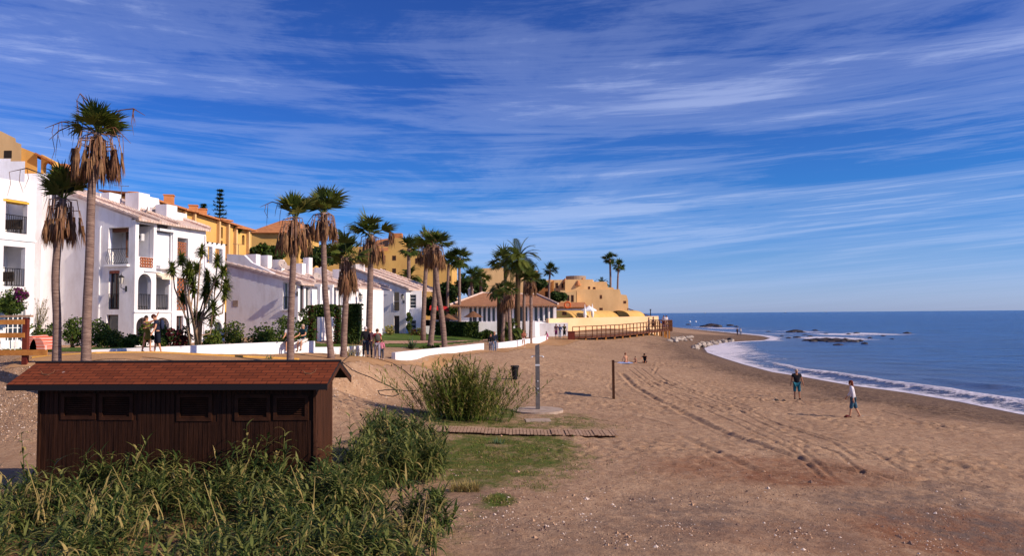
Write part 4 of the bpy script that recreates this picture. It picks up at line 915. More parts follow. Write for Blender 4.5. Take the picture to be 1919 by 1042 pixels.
# big ochre building
Gd = 130
fg = facing(690, Gd)
G1 = thing('apartment_block', 'big ochre building with small square windows and red roof behind the white end house', 'building', (fg.O.x, Gd, 5))
mb = MB(); out = [(600, 615), (600, 470), (640, 462), (690, 462), (728, 462), (728, 458), (736, 446), (752, 446), (756, 460), (785, 473), (800, 482), (847, 496), (849, 615)]
prism(mb, [at(a, b, Gd) for a, b in out], (0, 12, 0)); mb.build('wall', m_yel, G1)
simple_wins(fg, [(716, 479, 722, 488), (735, 479, 742, 488), (716, 504, 723, 513), (735, 503, 742, 512), (842, 517, 845, 527), (842, 537, 845, 545), (778, 484, 782, 494)], G1)
mb = MB(); prism(mb, [at(688, 474, Gd-1.2), at(727, 470, Gd-1.2), at(727, 449, Gd+3), at(706, 452, Gd+3)], (0, .3, .25)); mb.build('roof', m_terra, G1)
mb = MB(); p = at(744, 447, Gd+1); mb.box((p.x-.9, Gd+.5, p.z), (p.x+.9, Gd+2, p.z+.9)); mb.build('chimney', m_terra, G1)
# flat block behind the restaurant
fg2 = facing(890, 126)
G2 = thing('apartment_block', 'plain sand-coloured flat-roofed block behind the restaurant palms', 'building', (fg2.O.x, 126, 5))
mb = MB(); prism(mb, [at(a, b, 126) for a, b in [(902, 615), (902, 503), (951, 501), (951, 505), (1008, 507), (1008, 615)]], (0, 10, 0)); mb.build('wall', m_yel2, G2)
# hotel on the point
fh = facing(1080, 120)
HT = thing('stepped_hotel', 'stepped ochre hotel on the point with round roof turret and small windows', 'hotel', (fh.O.x, 120, 4))
mb = MB(); prism(mb, [at(a, b, 120) for a, b in [(1081, 614), (1081, 543), (1161, 542), (1164, 552), (1174, 553), (1177, 562), (1179, 614)]], (2, 16, 0))
prism(mb, [at(a, b, 124) for a, b in [(1059, 614), (1059, 524), (1111, 523.5), (1111, 528), (1137, 528), (1139, 538.5), (1150, 539), (1152, 560), (1152, 614)]], (2, 16, 0))
prism(mb, [at(a, b, 128) for a, b in [(1038, 614), (1038, 524.5), (1059, 524), (1059, 614)]], (0, 10, 0))
prism(mb, [at(a, b, 117.6) for a, b in [(1050, 614), (1050, 544), (1060, 544), (1060, 548), (1080, 546), (1080, 614)]], (0, 6.3, 0))
mb.build('wall', m_yel2, HT)
mb = MB(); p = at(1081, 516.5, 128); mb.tube([Vector((p.x, 130, p.z-1.2)), Vector((p.x, 130, p.z))], 1.75, 24); mb.build('roof_turret', mat('grey_stone', (.30, .22, .16), .9), HT)
simple_wins(fh, [(1124, 553, 1128, 560), (1123, 577, 1129, 585), (1168, 564, 1173, 569)], HT, bars=(1, 1))
fh4 = facing(1080, 124); simple_wins(fh4, [(1102, 537, 1106, 542), (1111, 538, 1116, 542)], HT)
fh6 = facing(1080, 117.6); simple_wins(fh6, [(1052, 550, 1056, 562), (1062, 553, 1067, 564), (1070, 553, 1075, 566)], HT)
fh8 = facing(1080, 128); simple_wins(fh8, [(1041, 530, 1046, 540), (1052, 531, 1056, 540)], HT)
mb = MB()
for px, py, Y in [(1059, 522, 128), (1092, 521, 124.5), (1083, 526, 124)]: p = at(px, py, Y); mb.tube([Vector((p.x, Y, p.z-.8)), Vector((p.x, Y, p.z))], [.5, .15], 8)
mb.build('roof_vent', m_terra, HT)
fg3 = facing(1008, 128); G3 = thing('apartment_block', 'ochre hotel wing with shaded terraces right of the restaurant palms', 'building', (fg3.O.x, 133, 5))
mb = MB(); prism(mb, [at(a, b, 133) for a, b in [(1008, 612), (1008, 526), (1037, 524), (1037, 612)]], (0, 10, 0)); mb.build('wall', m_yel2, G3)
fg4 = facing(1008, 133); simple_wins(fg4, [(1021, 530, 1029, 541), (1021, 546, 1029, 556)], G3)

# ================================================================== restaurant
RD = 93.0; fr_ = facing(862, RD)
RS = thing('beach_restaurant', 'white beach restaurant with tiled hipped roof and a row of tall glazed doors', 'restaurant', (fr_.O.x, RD, 4.8))
t0, t1_ = fr_.t(862), fr_.t(1042); zfl = fr_.z(950, 604); zev = fr_.z(950, 573)
mb = MB(); rops = []
for k in range(8): a = fr_.t(878+k*8.6); rops.append((a, a+fr_.t(869.2)*1.0*1.0+.0, zfl+.05, zfl+2.0))
rops = [(a, a+.47, c, e) for a, b, c, e in rops]
for k in range(9):
    a = fr_.t(952+k*9.6); rops.append((a, a+.52, zfl+.05, zfl+2.0))
wall_panel(mb, fr_, t0, t1_, 3.0, zev, rops, .3); mb.fbox(fr_.O, X_, Y_, (t0, .31, 3), (t0+.3, 9, zev)); mb.fbox(fr_.O, X_, Y_, (t1_-.3, .31, 3), (t1_, 9, zev)); mb.build('wall', m_white, RS)
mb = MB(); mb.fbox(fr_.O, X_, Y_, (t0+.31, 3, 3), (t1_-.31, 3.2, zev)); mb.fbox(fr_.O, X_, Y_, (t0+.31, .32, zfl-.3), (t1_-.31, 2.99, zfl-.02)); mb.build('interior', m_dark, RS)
for o in rops: window(fr_, o, RS, d=.1, bars=(0, 0), fw_=.07, name='glazed_door')
mb = MB(); e0 = at(844, 563.5, 92); ze_ = fr_.z(950, 571.5); xl, xr = at(843, 570, 92).x, at(1046, 570, 92).x; e = [Vector((xl, 91.8, ze_)), Vector((xr, 91.8, ze_)), Vector((xr, 104, ze_+.3)), Vector((xl, 104, ze_+.3))]
r1, r2 = at(905, 549, 97), at(1005, 552, 97)
mb.add(e+[r1, r2]+[q-Vector((0, 0, .18)) for q in e], [(0, 1, 5, 4), (1, 2, 5), (2, 3, 4, 5), (3, 0, 4), (6, 7, 8, 9), (0, 1, 7, 6), (1, 2, 8, 7), (2, 3, 9, 8), (3, 0, 6, 9)]); rR = mb.build('roof', m_tileo, RS)
mb = MB(); mb.tube([e[0]+Vector((0, 0, .05)), r1+Vector((0, 0, .06))], .14, 6); mb.tube([e[1]+Vector((0, 0, .05)), r2+Vector((0, 0, .06))], .14, 6); mb.tube([r1, r2], .14, 6); mb.build('ridge_tile', m_tilew, rR)
mb = MB(); p = at(882, 541, 97); mb.tube([p+Vector((0, 0, -1)), p+Vector((0, 0, -.2))], .35, 8); mb.tube([p+Vector((0, 0, -.2)), p+Vector((0, 0, .35))], [.42, .1], 8); mb.build('chimney', m_white, rR)
mb = MB(); 
for k in range(44): x = xl+.3+(xr-xl-.6)*k/43; mb.box((x-.05, 91.9, ze_-.36), (x+.05, 92.9, ze_-.19))
mb.build('rafter_end', m_terra, RS)
# flat pergola wing with white canopy
PG = thing('terrace_pergola', 'white terrace pergola with scalloped edge running right from the restaurant', 'pergola', (8, 90, 4.6))
YP = 104.0; a = at(1044, 577, YP); b = at(1102, 580, YP); mb = MB(); mb.box((a.x, YP, a.z-.75), (b.x, YP+.15, a.z-.15)); mb.build('fascia', m_white2, PG)
mb = MB(); mb.box((a.x, YP-.2, a.z-.14), (b.x, YP+5, a.z)); prism(mb, [Vector((a.x, YP-.3, a.z+.004)), Vector((b.x, YP-.3, a.z+.004)), Vector((b.x, YP+5, a.z+.7)), Vector((a.x, YP+5, a.z+.7))], (0, 0, .12)); mb.build('tiled_canopy', m_terra, PG)
for k in range(6):
    mb = MB(); x = a.x+(b.x-a.x)*k/5; mb.box((x-.08, YP+.2, 3.2), (x+.08, YP+.36, a.z-.15)); mb.build('post', m_white2, PG)
# terrace wall in front of the restaurant
TW = thing('terrace_wall', 'plain white terrace wall below the restaurant windows', 'wall', (0, 90, 3))
mb = MB(); a = at(897, 604.5, 90.5); b = at(1003, 604.5, 90.5); mb.box((a.x, 90.5, 2.4), (b.x, 91.0, a.z)); b2 = at(1028, 606, 89.5); prism(mb, [Vector((b.x+.003, 90.5, 2.4)), Vector((b2.x, 92, 2.4)), Vector((b2.x, 92, b2.z)), Vector((b.x+.003, 90.5, a.z))], (0, .5, 0)); mb.build('wall_face', m_white, TW)
mb = MB(); mb.box((a.x-4, 91.01, 3), (b.x+4, RD-.01, a.z-.15)); mb.build('terrace_floor', m_white, TW)
# small white pool house left of the restaurant
PH = thing('garden_house', 'low white garden house with red awnings behind the twin palms', 'building', (-9, 96, 3.5))
mb = MB(); a = at(778, 606, 96); b = at(860, 606, 96); fp = facing(778, 96); z1_ = fp.z(820, 600); wall_panel(mb, fp, 0, fp.t(866), 2.6, z1_+.05, [(1, 2.0, z1_-1.2, z1_), (3, 4.4, z1_-1.2, z1_)], .3); mb.build('wall', m_white, PH)
mb = MB(); mb.fbox(fp.O, X_, Y_, (0, .31, 2.6), (fp.t(866), 2, z1_-.02)); mb.build('interior', m_dark, PH)
mb = MB(); p0 = at(806, 574, 95); p1 = at(838, 576, 95); prism(mb, [p0, p1, p1+Vector((.3, -1, -.5)), p0+Vector((0, -1, -.5))], (0, 0, .1)); mb.build('awning', mat('red_canvas', (.42, .03, .03), .85), PH)

# ================================================================== cream sea wall, vaults
def shin(px, D): o = at(px, 600, D); return o
SW = thing('sea_wall', 'long cream sea wall behind the timber boardwalk', 'wall', (5, 92, 3))
a = at(1028, 597, 92); b = at(1234, 592.5, 104); u = Vector((b.x-a.x, b.y-a.y, 0)); Lw = u.length; u.normalize(); w = Vector((-u.y, u.x, 0))
mb = MB(); mb.add([a*1, b*1, Vector((b.x, b.y, 2)), Vector((a.x, a.y, 2))]+[q+w*.5 for q in (a, b, Vector((b.x, b.y, 2)), Vector((a.x, a.y, 2)))], [(0, 1, 2, 3), (4, 7, 6, 5), (0, 4, 5, 1), (1, 5, 6, 2), (0, 3, 7, 4)]); mb.build('wall_face', m_cream, SW)
def vault(lab, px0, px1, ytop, ybase, Y, wv, wpx):
    t = thing('barrel_vault', lab, 'building', tuple(at((px0+px1)/2, 600, Y))[:2]+(4,)); a = at(px0, ybase, Y); b = at(px1, ybase, Y); h_ = at(px0, ytop, Y).z-a.z; c = (a+b)/2; r = (b.x-a.x)/2; n = 20; KS = .55
    arc = [Vector((c.x-r*math.cos(math.pi*i/n), Y+KS*r*math.cos(math.pi*i/n), a.z+h_*math.sin(math.pi*i/n))) for i in range(n+1)]; wv = Vector(wv)
    m1 = MB(); m1.add(arc+[Vector((c.x+r, Y-KS*r, 3)), Vector((c.x-r, Y+KS*r, 3))], [tuple(range(n+3))]); m1.build('end_wall', m_vaultshade, t)
    big = [Vector((c.x+(q.x-c.x)*1.04, q.y-.12, a.z+(q.z-a.z)*1.07)) for q in arc]; m2 = MB(); m2.add(big+[q+wv for q in big], [(i, i+1, n+2+i, n+1+i) for i in range(n)]); m2.add(big+arc, [(i, i+1, n+2+i, n+1+i) for i in range(n)]); m2.build('vault_roof', m_yel, t)
    uk = Vector((1, -KS, 0)).normalized(); f2 = Frame(Vector((c.x, Y, 0)), uk, Vector((-uk.y, uk.x, 0))); window(f2, f2.rect(*wpx), t, d=-.05, glass=m_dark, frame=m_brownf, bars=(1, 0), fw_=.07)
vault('shade-toned ochre barrel vault with small dark window above the left end of the cream wall', 1020, 1075, 583.5, 603, 97, (7, 8, 0), (1053, 584, 1061, 591))
vault('second shade-toned ochre barrel vault with dark window behind the middle of the cream wall', 1140, 1178, 583, 596, 104, (3.5, 8, 0), (1148, 584, 1156, 589))
vault('half-hidden ochre barrel vault left of the second dark vault window', 1118, 1160, 584, 597, 106, (3.5, 8, 0), (1124, 592, 1127, 594))

# ================================================================== boardwalk with timber railing
BW = thing('boardwalk_railing', 'long brown timber railing of the raised boardwalk in front of the cream wall', 'fence', (12, 88, 3.4))
pts = [(1073, 84.5), (1110, 85.0), (1160, 87), (1200, 90), (1232, 93), (1254, 96)]
PB = [at(p, 600, Y) for p, Y in pts]; zb = [3.45, 3.5, 3.6, 3.75, 3.9, 4.0]
poly = []
for i in range(len(PB)-1):
    n = max(2, int((PB[i+1]-PB[i]).length/0.62))
    for k in range(n): poly.append((PB[i].lerp(PB[i+1], k/n), zb[i]+(zb[i+1]-zb[i])*k/n))
poly.append((PB[-1], zb[-1]))
for p, z in poly:
    mb = MB(); mb.box((p.x-.045, p.y-.05, z-.28), (p.x+.045, p.y+.05, z+1.08)); mb.build('post', m_railb, BW)
for hh in (1.08, .55, .12):
    mb = MB()
    for (p, z), (q, z2_) in zip(poly[:-1], poly[1:]): mb.tube([Vector((p.x, p.y-.09, z+hh)), Vector((q.x, q.y-.09, z2_+hh))], .045, 4)
    mb.build('rail', m_railb, BW)
BD = thing('boardwalk', 'raised timber boardwalk deck on short posts in front of the cream wall', 'boardwalk', (12, 90, 3.4))
mb = MB()
for i in range(len(PB)-1):
    a, b = PB[i], PB[i+1]; A_ = Vector((a.x, a.y, zb[i]-.05)); B_ = Vector((b.x, b.y, zb[i+1]-.05)); prism(mb, [A_, B_, B_+Vector((0, 2.2, 0)), A_+Vector((0, 2.2, 0))], (0, 0, -.22))
mb.build('deck', m_brownf, BD)  # dark deck colour stands in for the shadow under the boards
for p, z in poly[::2]:
    for dy in (.15, 2.0):
        mb = MB(); mb.box((p.x-.09, p.y+dy-.09, 2.0), (p.x+.09, p.y+dy+.09, z-.28)); mb.build('post', m_fencewood, BD)
BR = thing('boardwalk_railing', 'rusty railing around the far end platform of the boardwalk', 'fence', (21, 100, 4)); p0 = PB[-1]
ring = [p0+Vector((0, .3, 0)), p0+Vector((.9, 2.5, 0)), p0+Vector((.3, 5.5, 0)), p0+Vector((-1.8, 7.5, 0))]
for i in range(len(ring)-1):
    for k in range(5):
        q = ring[i].lerp(ring[i+1], k/5); mb = MB(); mb.box((q.x-.05, q.y-.05, 3.6), (q.x+.05, q.y+.05, 5.05)); mb.build('post', m_railb, BR)
    for hh in (5.05, 4.6, 4.15):
        mb = MB(); mb.tube([Vector((ring[i].x, ring[i].y, hh)), Vector((ring[i+1].x, ring[i+1].y, hh))], .045, 4); mb.build('rail', m_railb, BR)
PRr = thing('point_railing', 'dark railing running down the point to the right of the hotel', 'fence', (22, 118, 5))
for k in range(16):
    q = at(1176+k*2.9, 578+k*1.05, 116); mb = MB(); mb.box((q.x-.04, 116, q.z-1.0), (q.x+.04, 116.08, q.z)); mb.build('post', m_brownf, PRr)
mb = MB(); mb.tube([at(1176, 578, 116), at(1221, 594, 116)], .06, 4); mb.tube([at(1176, 583, 116), at(1221, 598, 116)], .05, 4); mb.build('rail', m_brownf, PRr)
PT = thing('headland_terrace', 'brown earth and stone terrace below the railing on the point', 'wall', (20, 117, 3)); mb = MB()
prism(mb, [at(1160, 586, 117), at(1180, 588, 117), at(1225, 599, 117), at(1240, 606, 117), at(1240, 640, 117), at(1160, 640, 117)], (0, 12, 0)); mb.build('wall_face', m_cream, PT)
PL = thing('signal_post', 'thin dark post at the tip of the point', 'post', tuple(at(1219, 590, 114))); mb = MB(); p = at(1219, 581, 114); mb.tube([Vector((p.x, 114, p.z-1.6)), p], .07, 6); mb.build('pole', m_iron, PL); mb = MB(); mb.box((p.x-.12, 113.9, p.z+.002), (p.x+.12, 114.1, p.z+.12)); mb.build('post_cap', m_iron, PL)

# parasols on the terrace
def parasol(px, py, Y, lab, r=.75, closed=False):
    top = at(px, py, Y); t = thing('parasol', lab, 'parasol', (top.x, Y, top.z-2.4), group=None); mb = MB(); n = 8
    if closed:
        for i in range(n):
            pass
        mb.tube([top+Vector((0, 0, -1.7)), top+Vector((0, 0, -1.2)), top], [.13, .22, .03], 8)
    else:
        ap = top; rim = [top+Vector((r*math.cos(i*math.pi/4+.2), r*math.sin(i*math.pi/4+.2), -.55)) for i in range(n)]; low = [q+Vector((0, 0, -.16)) for q in rim]
        mb.add([ap]+rim+low, [(0, i+1, (i+1) % n+1) for i in range(n)]+[(i+1, (i+1) % n+1, n+(i+1) % n+1, n+i+1) for i in range(n)])
    mb.build('canopy', m_white2, t); mb = MB(); mb.tube([Vector((top.x, Y, top.z-2.4)), top+Vector((0, 0, .1))], .03, 6); mb.build('pole', m_white2, t)
parasol(1096, 572, 96, 'closed white parasol standing at the end of the restaurant terrace', closed=True); parasol(1104, 573, 97, 'open white parasol nearest the hotel wall', 1.0); parasol(1110, 570.5, 98, 'tall closed white parasol on the terrace behind the open one', closed=True)

# ================================================================== low white promenade wall
def lowwall(lab, prof, th=.28, name='low_wall'):
    """prof: (px, ytop, Y)"""
    t = thing(name, lab, 'wall', tuple(at(prof[0][0], prof[0][1], prof[0][2]))); mb = MB(); 
    for (x0, y0, Y0), (x1, y1, Y1_) in zip(prof[:-1], prof[1:]):
        a = at(x0, y0, Y0); b = at(x1, y1, Y1_); a0 = Vector((a.x, a.y, HZ(a.x, a.y)-.3)); b0 = Vector((b.x, b.y, HZ(b.x, b.y)-.3))
        if (b-a).xy.length < .02: continue
        n = Vector((-(b.y-a.y), b.x-a.x, 0)).normalized()*th; prism(mb, [a, b, b0, a0], n)
    mb.build('wall_face', m_white2, t); return t
lowwall('long low white promenade wall under the seated men, rising to a step on the right', [(168, 656, 33.6), (290, 651, 34.3), (420, 645.5, 36.3), (505, 642, 38.2), (590.5, 639.5, 40.6)])
lowwall('lower white wall segment behind the palm pair trunks and the walking family', [(590.5, 651, 40.7), (640, 650.5, 42.0), (683, 648, 43.4)])
lowwall('white promenade wall beside the lawn running toward the restaurant', [(741, 661, 45.2), (798, 655, 48.6), (845, 650.5, 52.0), (907, 643.5, 58.0)])
lowwall('last low white wall segment behind the jogger, ending at the cream wall', [(934, 643, 62.5), (954, 640.5, 66), (990, 635.5, 74), (1027, 628.5, 84)])
lowwall('lavender garden wall beside the small garden house', [(785, 611, 92), (828, 611, 92)], name='garden_wall')

# ground sheets
def pp(l, z=3.2): return [tuple(ground(a, b, z).xy) for a, b in l]
drape('lawn', pp([(700, 665), (900, 641), (1010, 628), (900, 622), (700, 620), (640, 630)], 3.3), m_lawn, .03)
drape('lawn', [(-30, 31.5), (-17.0, 34.5), (-13.5, 39), (-10, 42.5), (-9, 52), (-14, 56), (-22, 45), (-30, 40)], m_lawn, .03)
drape('garden_path', pp([(715, 652), (850, 645), (960, 631), (985, 625), (960, 629), (850, 642), (715, 648)], 3.3), m_pave, .06, .3)
drape('promenade', [(-20.5, 29.8), (-13, 30.2), (-8, 36.2), (-6, 42.5), (-1.5, 56), (4, 76), (9, 86), (6.6, 90), (4.8, 90), (2.4, 84), (-1.2, 66), (-3.6, 54), (-6.9, 44.6), (-9.6, 41.2), (-15.8, 33.6), (-21, 32.6)], m_prom, .02, .3)
EB = thing('timber_edging', 'yellow timber edging board along the promenade left of the palm pair', 'edging', (-16, 32, 4.3)); mb = MB()
ed = [(60, 662, 30.8), (180, 663.5, 31.5), (300, 662, 32.8), (430, 666, 34.0), (560, 668, 35.6)]
for (x0, y0, Y0), (x1, y1, Y1_) in zip(ed[:-1], ed[1:]):
    a = at(x0, 660, Y0); b = at(x1, 660, Y1_); a.z = HZ(a.x, a.y)+.09; b.z = HZ(b.x, b.y)+.09; prism(mb, [a, b, b-Vector((0, 0, .25)), a-Vector((0, 0, .25))], (0, .08, 0))
mb.build('board', m_yboard, EB)

# ------------------------------------------------------------------ plants
def basis(d):
    d = d.normalized(); a = d.cross(Vector((0, 0, 1)))
    if a.length < 1e-3: a = Vector((1, 0, 0))
    a.normalize(); return d, a, a.cross(d).normalized()
def blade(mb, p, d, length, w, droop, n=3, mi=0, side=None):
    """curved tapering ribbon"""
    d = d.normalized(); a = side or d.cross(Vector((0, 0, 1)))
    if a.length < 1e-3: a = Vector((1, 0, 0))
    a = a.normalized(); vs = []; q = Vector(p); dd = Vector(d); st = length/n
    for i in range(n+1):
        k = i/n; ww = w*(0.55+0.9*k-1.45*k*k+0.0) if i < n else 0
        ww = w*0.5*max(0.0, min(1, (1-k)*1.6))*(0.6+0.4*min(1, k*4))
        if i == n: vs.append(q.copy())
        else: vs += [q-a*ww, q+a*ww]
        dd = (dd+Vector((0, 0, -droop*st/length*1.0))).normalized(); q = q+dd*st
    fs = [(2*i, 2*i+1, 2*i+3, 2*i+2) for i in range(n-1)]+[(2*n-2, 2*n-1, 2*n)]
    mb.add(vs, fs, mi)
def rdir(r, lo, hi):
    """random direction with polar angle from the vertical in degrees lo..hi"""
    c = r.uniform(math.cos(R(hi)), math.cos(R(lo))); s = math.sqrt(max(0, 1-c*c)); t = r.uniform(0, 2*math.pi)
    return Vector((s*math.cos(t), s*math.sin(t), c))
def trunk_pts(pts, Y, n=14):
    P = [at(a, b, Y) for a, b in pts]; out = []
    m = len(P)-1
    for i in range(n+1):
        u = i/n*m; k = min(int(u), m-1); f = u-k
        p0 = P[max(k-1, 0)]; p1 = P[k]; p2 = P[k+1]; p3 = P[min(k+2, m)]
        out.append(0.5*((2*p1)+(p2-p0)*f+(2*p0-5*p1+4*p2-p3)*f*f+(3*p1-p0-3*p2+p3)*f**3))
    return out
def fan(mb, c, d, fr, r, nseg=15, half=75, mi=0, w=0.055, droop=.35):
    d, a, b = basis(d)
    tw = r.uniform(-.6, .6); a = a*math.cos(tw)+b*math.sin(tw)
    nrm = a.cross(d).normalized()
    for i in range(nseg):
        th = R(-half+2*half*(i+r.uniform(-.3, .3))/(nseg-1)); dd = d*math.cos(th)+a*math.sin(th)
        l = fr*(0.75+0.25*math.cos(th))*r.uniform(.85, 1.08)
        blade(mb, c, dd+nrm*r.uniform(-.1, .1), l, w, droop*r.uniform(.5, 1.5), 3, mi, side=dd.cross(nrm) if True else None)
def palm_fan(lab, trunk, Y, Rg, spread=(5, 105), nl=26, skirt=0, skw=0, r0_=.2, r1_=.15, seed=1, stalks=(), cat='palm tree', group='tall fan palms along the promenade', sdown=0.0, mats=None, uneven=0.0, hang=()):
    r = random.Random(seed); px, py = trunk[0]; b = at(px, py, Y); gz = HZ(b.x, b.y); b.z = gz-.1
    pts = trunk_pts(trunk, Y); pts[0].z = min(pts[0].z, gz-.15); hp = pts[-1]
    t = thing('palm_tree', lab, cat, (b.x, b.y, gz), group=group)
    mb = MB(); n = len(pts); rad = [.9*r0_*(1.3 if i == 0 else 1.08 if i == 1 else 1)+(r1_-r0_)*i/(n-1) for i in range(n)]
    mb.tube(pts, rad, 12); mb.build('trunk', m_trunk, t, True)
    mb = MB(); m1, m2 = mats or (m_fg, m_fg2)
    for i in range(int(nl*.8)):
        d = rdir(r, *spread); pl = Rg*r.uniform(.22, .58); q = hp+Vector((0, 0, -.1)); e = q+d*pl+Vector((0, 0, .06*pl))
        mb.tube([q, q.lerp(e, .5)+Vector((0, 0, .04)), e], [.022, .016, .012], 4, 0, cap=False)
        f = Rg*r.uniform(.42, .66)*(1+uneven*r.uniform(-1, .6)); fan(mb, e, d+Vector((0, 0, -.04)), f, r, 16, r.uniform(38, 72) if spread[1] < 100 else r.uniform(60, 95), r.choice((0, 0, 1)), Rg*.075, r.uniform(.1, .6))
    mb.build('crown', [m1, m2], t)
    if skirt:
        mb = MB(); k1 = skirt; hw = skw/2
        for i in range(int(34)):
            th = r.uniform(0, 2*math.pi); rr = hw*r.uniform(.45, .95); o = Vector((math.cos(th), math.sin(th), 0)); s0 = hp+o*r1_*.9+Vector((0, 0, r.uniform(-.35, .05)*k1))
            z1 = -k1*r.uniform(.30, .52); e = hp+o*rr+Vector((0, 0, z1)); mb.tube([s0, s0.lerp(e, .35)+o*rr*.35+Vector((0, 0, .10*k1)), s0.lerp(e, .75)+o*rr*.16, e], [.02, .02, .017, .013], 4, 2, cap=False)
            for j in range(13):
                ln = min(k1*r.uniform(.28, .5), k1+z1+r.uniform(0, .1)); dd = Vector((o.x*.12+r.uniform(-.22, .22), o.y*.12+r.uniform(-.22, .22), -1)); blade(mb, e+Vector((r.uniform(-.03, .03), r.uniform(-.03, .03), 0)), dd, ln, .06, .5, 3, r.choice((0, 0, 1)))
        for i in range(190):   # the thatch close to the trunk
            th = r.uniform(0, 2*math.pi); o = Vector((math.cos(th), math.sin(th), 0)); z = -k1*r.uniform(.05, .62); rr = r1_+hw*.55*min(1, -z/k1*1.6)*r.uniform(.2, 1)
            blade(mb, hp+o*rr+Vector((0, 0, z)), Vector((o.x*.2+r.uniform(-.15, .15), o.y*.2+r.uniform(-.15, .15), -1)), k1*r.uniform(.18, .4), .07, .5, 2, r.choice((0, 1, 1)))
        mb.build('dead_skirt', [m_dead, m_dead2, m_stalk], t)
    for s in stalks:
        mb = MB(); P = [at(a, b_, Y) for a, b_ in s]; 
        mb.tube(P, [.022]*(len(P)-1)+[.008], 5)
        for k in range(1, len(P)):
            for j in range(2):
                q = P[k-1].lerp(P[k], r.random()); l = r.uniform(.3, .8)*Rg
                mb.tube([q, q+Vector((r.uniform(-.08, .12), 0, -l*.5)), q+Vector((r.uniform(-.15, .1), .05, -l))], [.012, .012, .004], 4)
        mb.build('dead_frond', m_dead2, t)
    for px_, py_, ln, w_ in hang:
        mb = MB(); q = at(px_, py_, Y); mb.tube([hp, hp.lerp(q, .6)+Vector((0, 0, .25)), q], [.02, .018, .014], 4, 0)
        for j in range(46): blade(mb, q+Vector((r.uniform(-.5, .5)*w_*.5, r.uniform(-.5, .5)*w_*.5, 0)), Vector((r.uniform(-.25, .25), r.uniform(-.25, .25), -1)), ln*r.uniform(.6, 1), .06, .4, 3, 0)
        mb.build('dead_frond', m_dead2, t)
    return t
def palm_date(lab, trunk, Y, Lf, nl=44, seed=1, r0_=.28, r1_=.24, spread=(8, 112), cat='palm tree', group='feathery date palms', mats=None):
    r = random.Random(seed); px, py = trunk[0]; b = at(px, py, Y); gz = HZ(b.x, b.y); pts = trunk_pts(trunk, Y, 8); pts[0].z = min(pts[0].z, gz-.15); hp = pts[-1]
    t = thing('date_palm', lab, cat, (b.x, b.y, gz), group=group); mb = MB(); mb.tube(pts, [r0_]*(len(pts)-1)+[r1_], 10); mb.build('trunk', m_trunk2, t, True)
    mb = MB()
    for i in range(nl):
        d = rdir(r, *spread); q = hp.copy(); dd = d.normalized(); L_ = Lf*r.uniform(.85, 1.05); n = 14; st = L_/n; g = r.uniform(.07, .12); pr = q.copy(); mi = r.choice((0, 0, 1))
        for k in range(n):
            nq = q+dd*st; a = dd.cross(Vector((0, 0, 1))).normalized() if abs(dd.z) < .99 else Vector((1, 0, 0)); upv = a.cross(dd)
            mb.add([q-a*.016, q+a*.016, nq+a*.014, nq-a*.014], [(0, 1, 2, 3)], mi)
            if k > 1:
                ll = Lf*.23*math.sin(math.pi*min(1, (k+1.5)/(n+1.5)))**.6
                for m_ in (0, .33, .67):
                    for sgn in (-1, 1): blade(mb, q.lerp(nq, m_), (a*sgn*.8+dd*.6+upv*.2), ll*r.uniform(.85, 1.1), .027*Lf, .2, 2, mi, side=dd)
            q = nq; dd = (dd+Vector((0, 0, -g*(1+.8*k/n)))).normalized()
    mb.build('crown', list(mats or (m_fg, m_fg2)), t); return t

palm_fan('shorter of the two leftmost promenade palms, with a big brown skirt', [(106, 690), (107, 600), (104, 520), (110, 440), (118, 372)], 28.3, 1.45, (0, 48), 30, 2.05, 1.55, .17, .14, 11, stalks=[[(115, 365), (90, 330), (50, 315), (17, 322)], [(118, 365), (100, 345), (70, 352)]])
palm_fan('tallest palm of the promenade, rising above the three-storey house with ragged dead fronds', [(161, 690), (163, 590), (168, 480), (172, 350), (183, 248)], 27.8, 1.3, (0, 70), 34, 2.2, 1.75, .185, .15, 12,
         stalks=[[(180, 246), (150, 228), (115, 228), (84, 240)], [(180, 246), (140, 232), (110, 245), (92, 262)], [(185, 225), (225, 206), (250, 203), (272, 216)], [(185, 240), (215, 238), (245, 268)], [(180, 205), (150, 175), (143, 190)]], hang=[(215, 280, 1.4, .35), (140, 278, 1.5, .4)])
palm_fan('palm with pale crown tip in front of the seated men', [(544, 692), (545, 600), (549, 500), (553, 408)], 33.0, 1.35, (0, 46), 24, 1.95, 1.55, .18, .14, 13, stalks=[[(550, 402), (535, 386), (510, 378), (487, 388)]], mats=(mat('palm_yellow_green', (.16, .18, .035), .6, (.28, .27, .07), 2, trans=.25), m_fg2))
palm_fan('leaning palm beside the pale-tipped one, right of the seated men', [(621, 672), (615, 610), (608, 520), (606, 398)], 38.0, 1.55, (0, 66), 30, 1.75, 1.45, .19, .15, 14, hang=[(575, 420, 1.2, .4)])
palm_fan('shorter palm with a long narrow brown skirt between two taller ones', [(644, 672), (645, 620), (649, 540), (650, 482)], 39.5, 1.45, (5, 92), 24, 2.3, 1.0, .20, .16, 15)
palm_fan('palm rising behind the walking family group, with a frond hanging from its right', [(691, 660), (692, 600), (694, 520), (695, 440)], 48.0, 2.0, (0, 86), 28, 2.3, 1.75, .25, .2, 16, stalks=[[(690, 435), (665, 415), (645, 425)]], hang=[(733, 436, 1.2, .6)])
palm_fan('left and darker of the twin palms whose crowns touch beside the lawn', [(806, 655), (812, 590), (816, 530), (813, 462)], 56.0, 1.9, (0, 92), 26, 2.2, 1.7, .24, .19, 17)
palm_fan('curved palm leaning left over the white wall by the lawn', [(834, 660), (829, 600), (819, 530), (815, 458)], 54.5, 1.7, (0, 85), 24, 2.0, 1.5, .24, .18, 18, stalks=[[(818, 452), (800, 432), (785, 437)]])
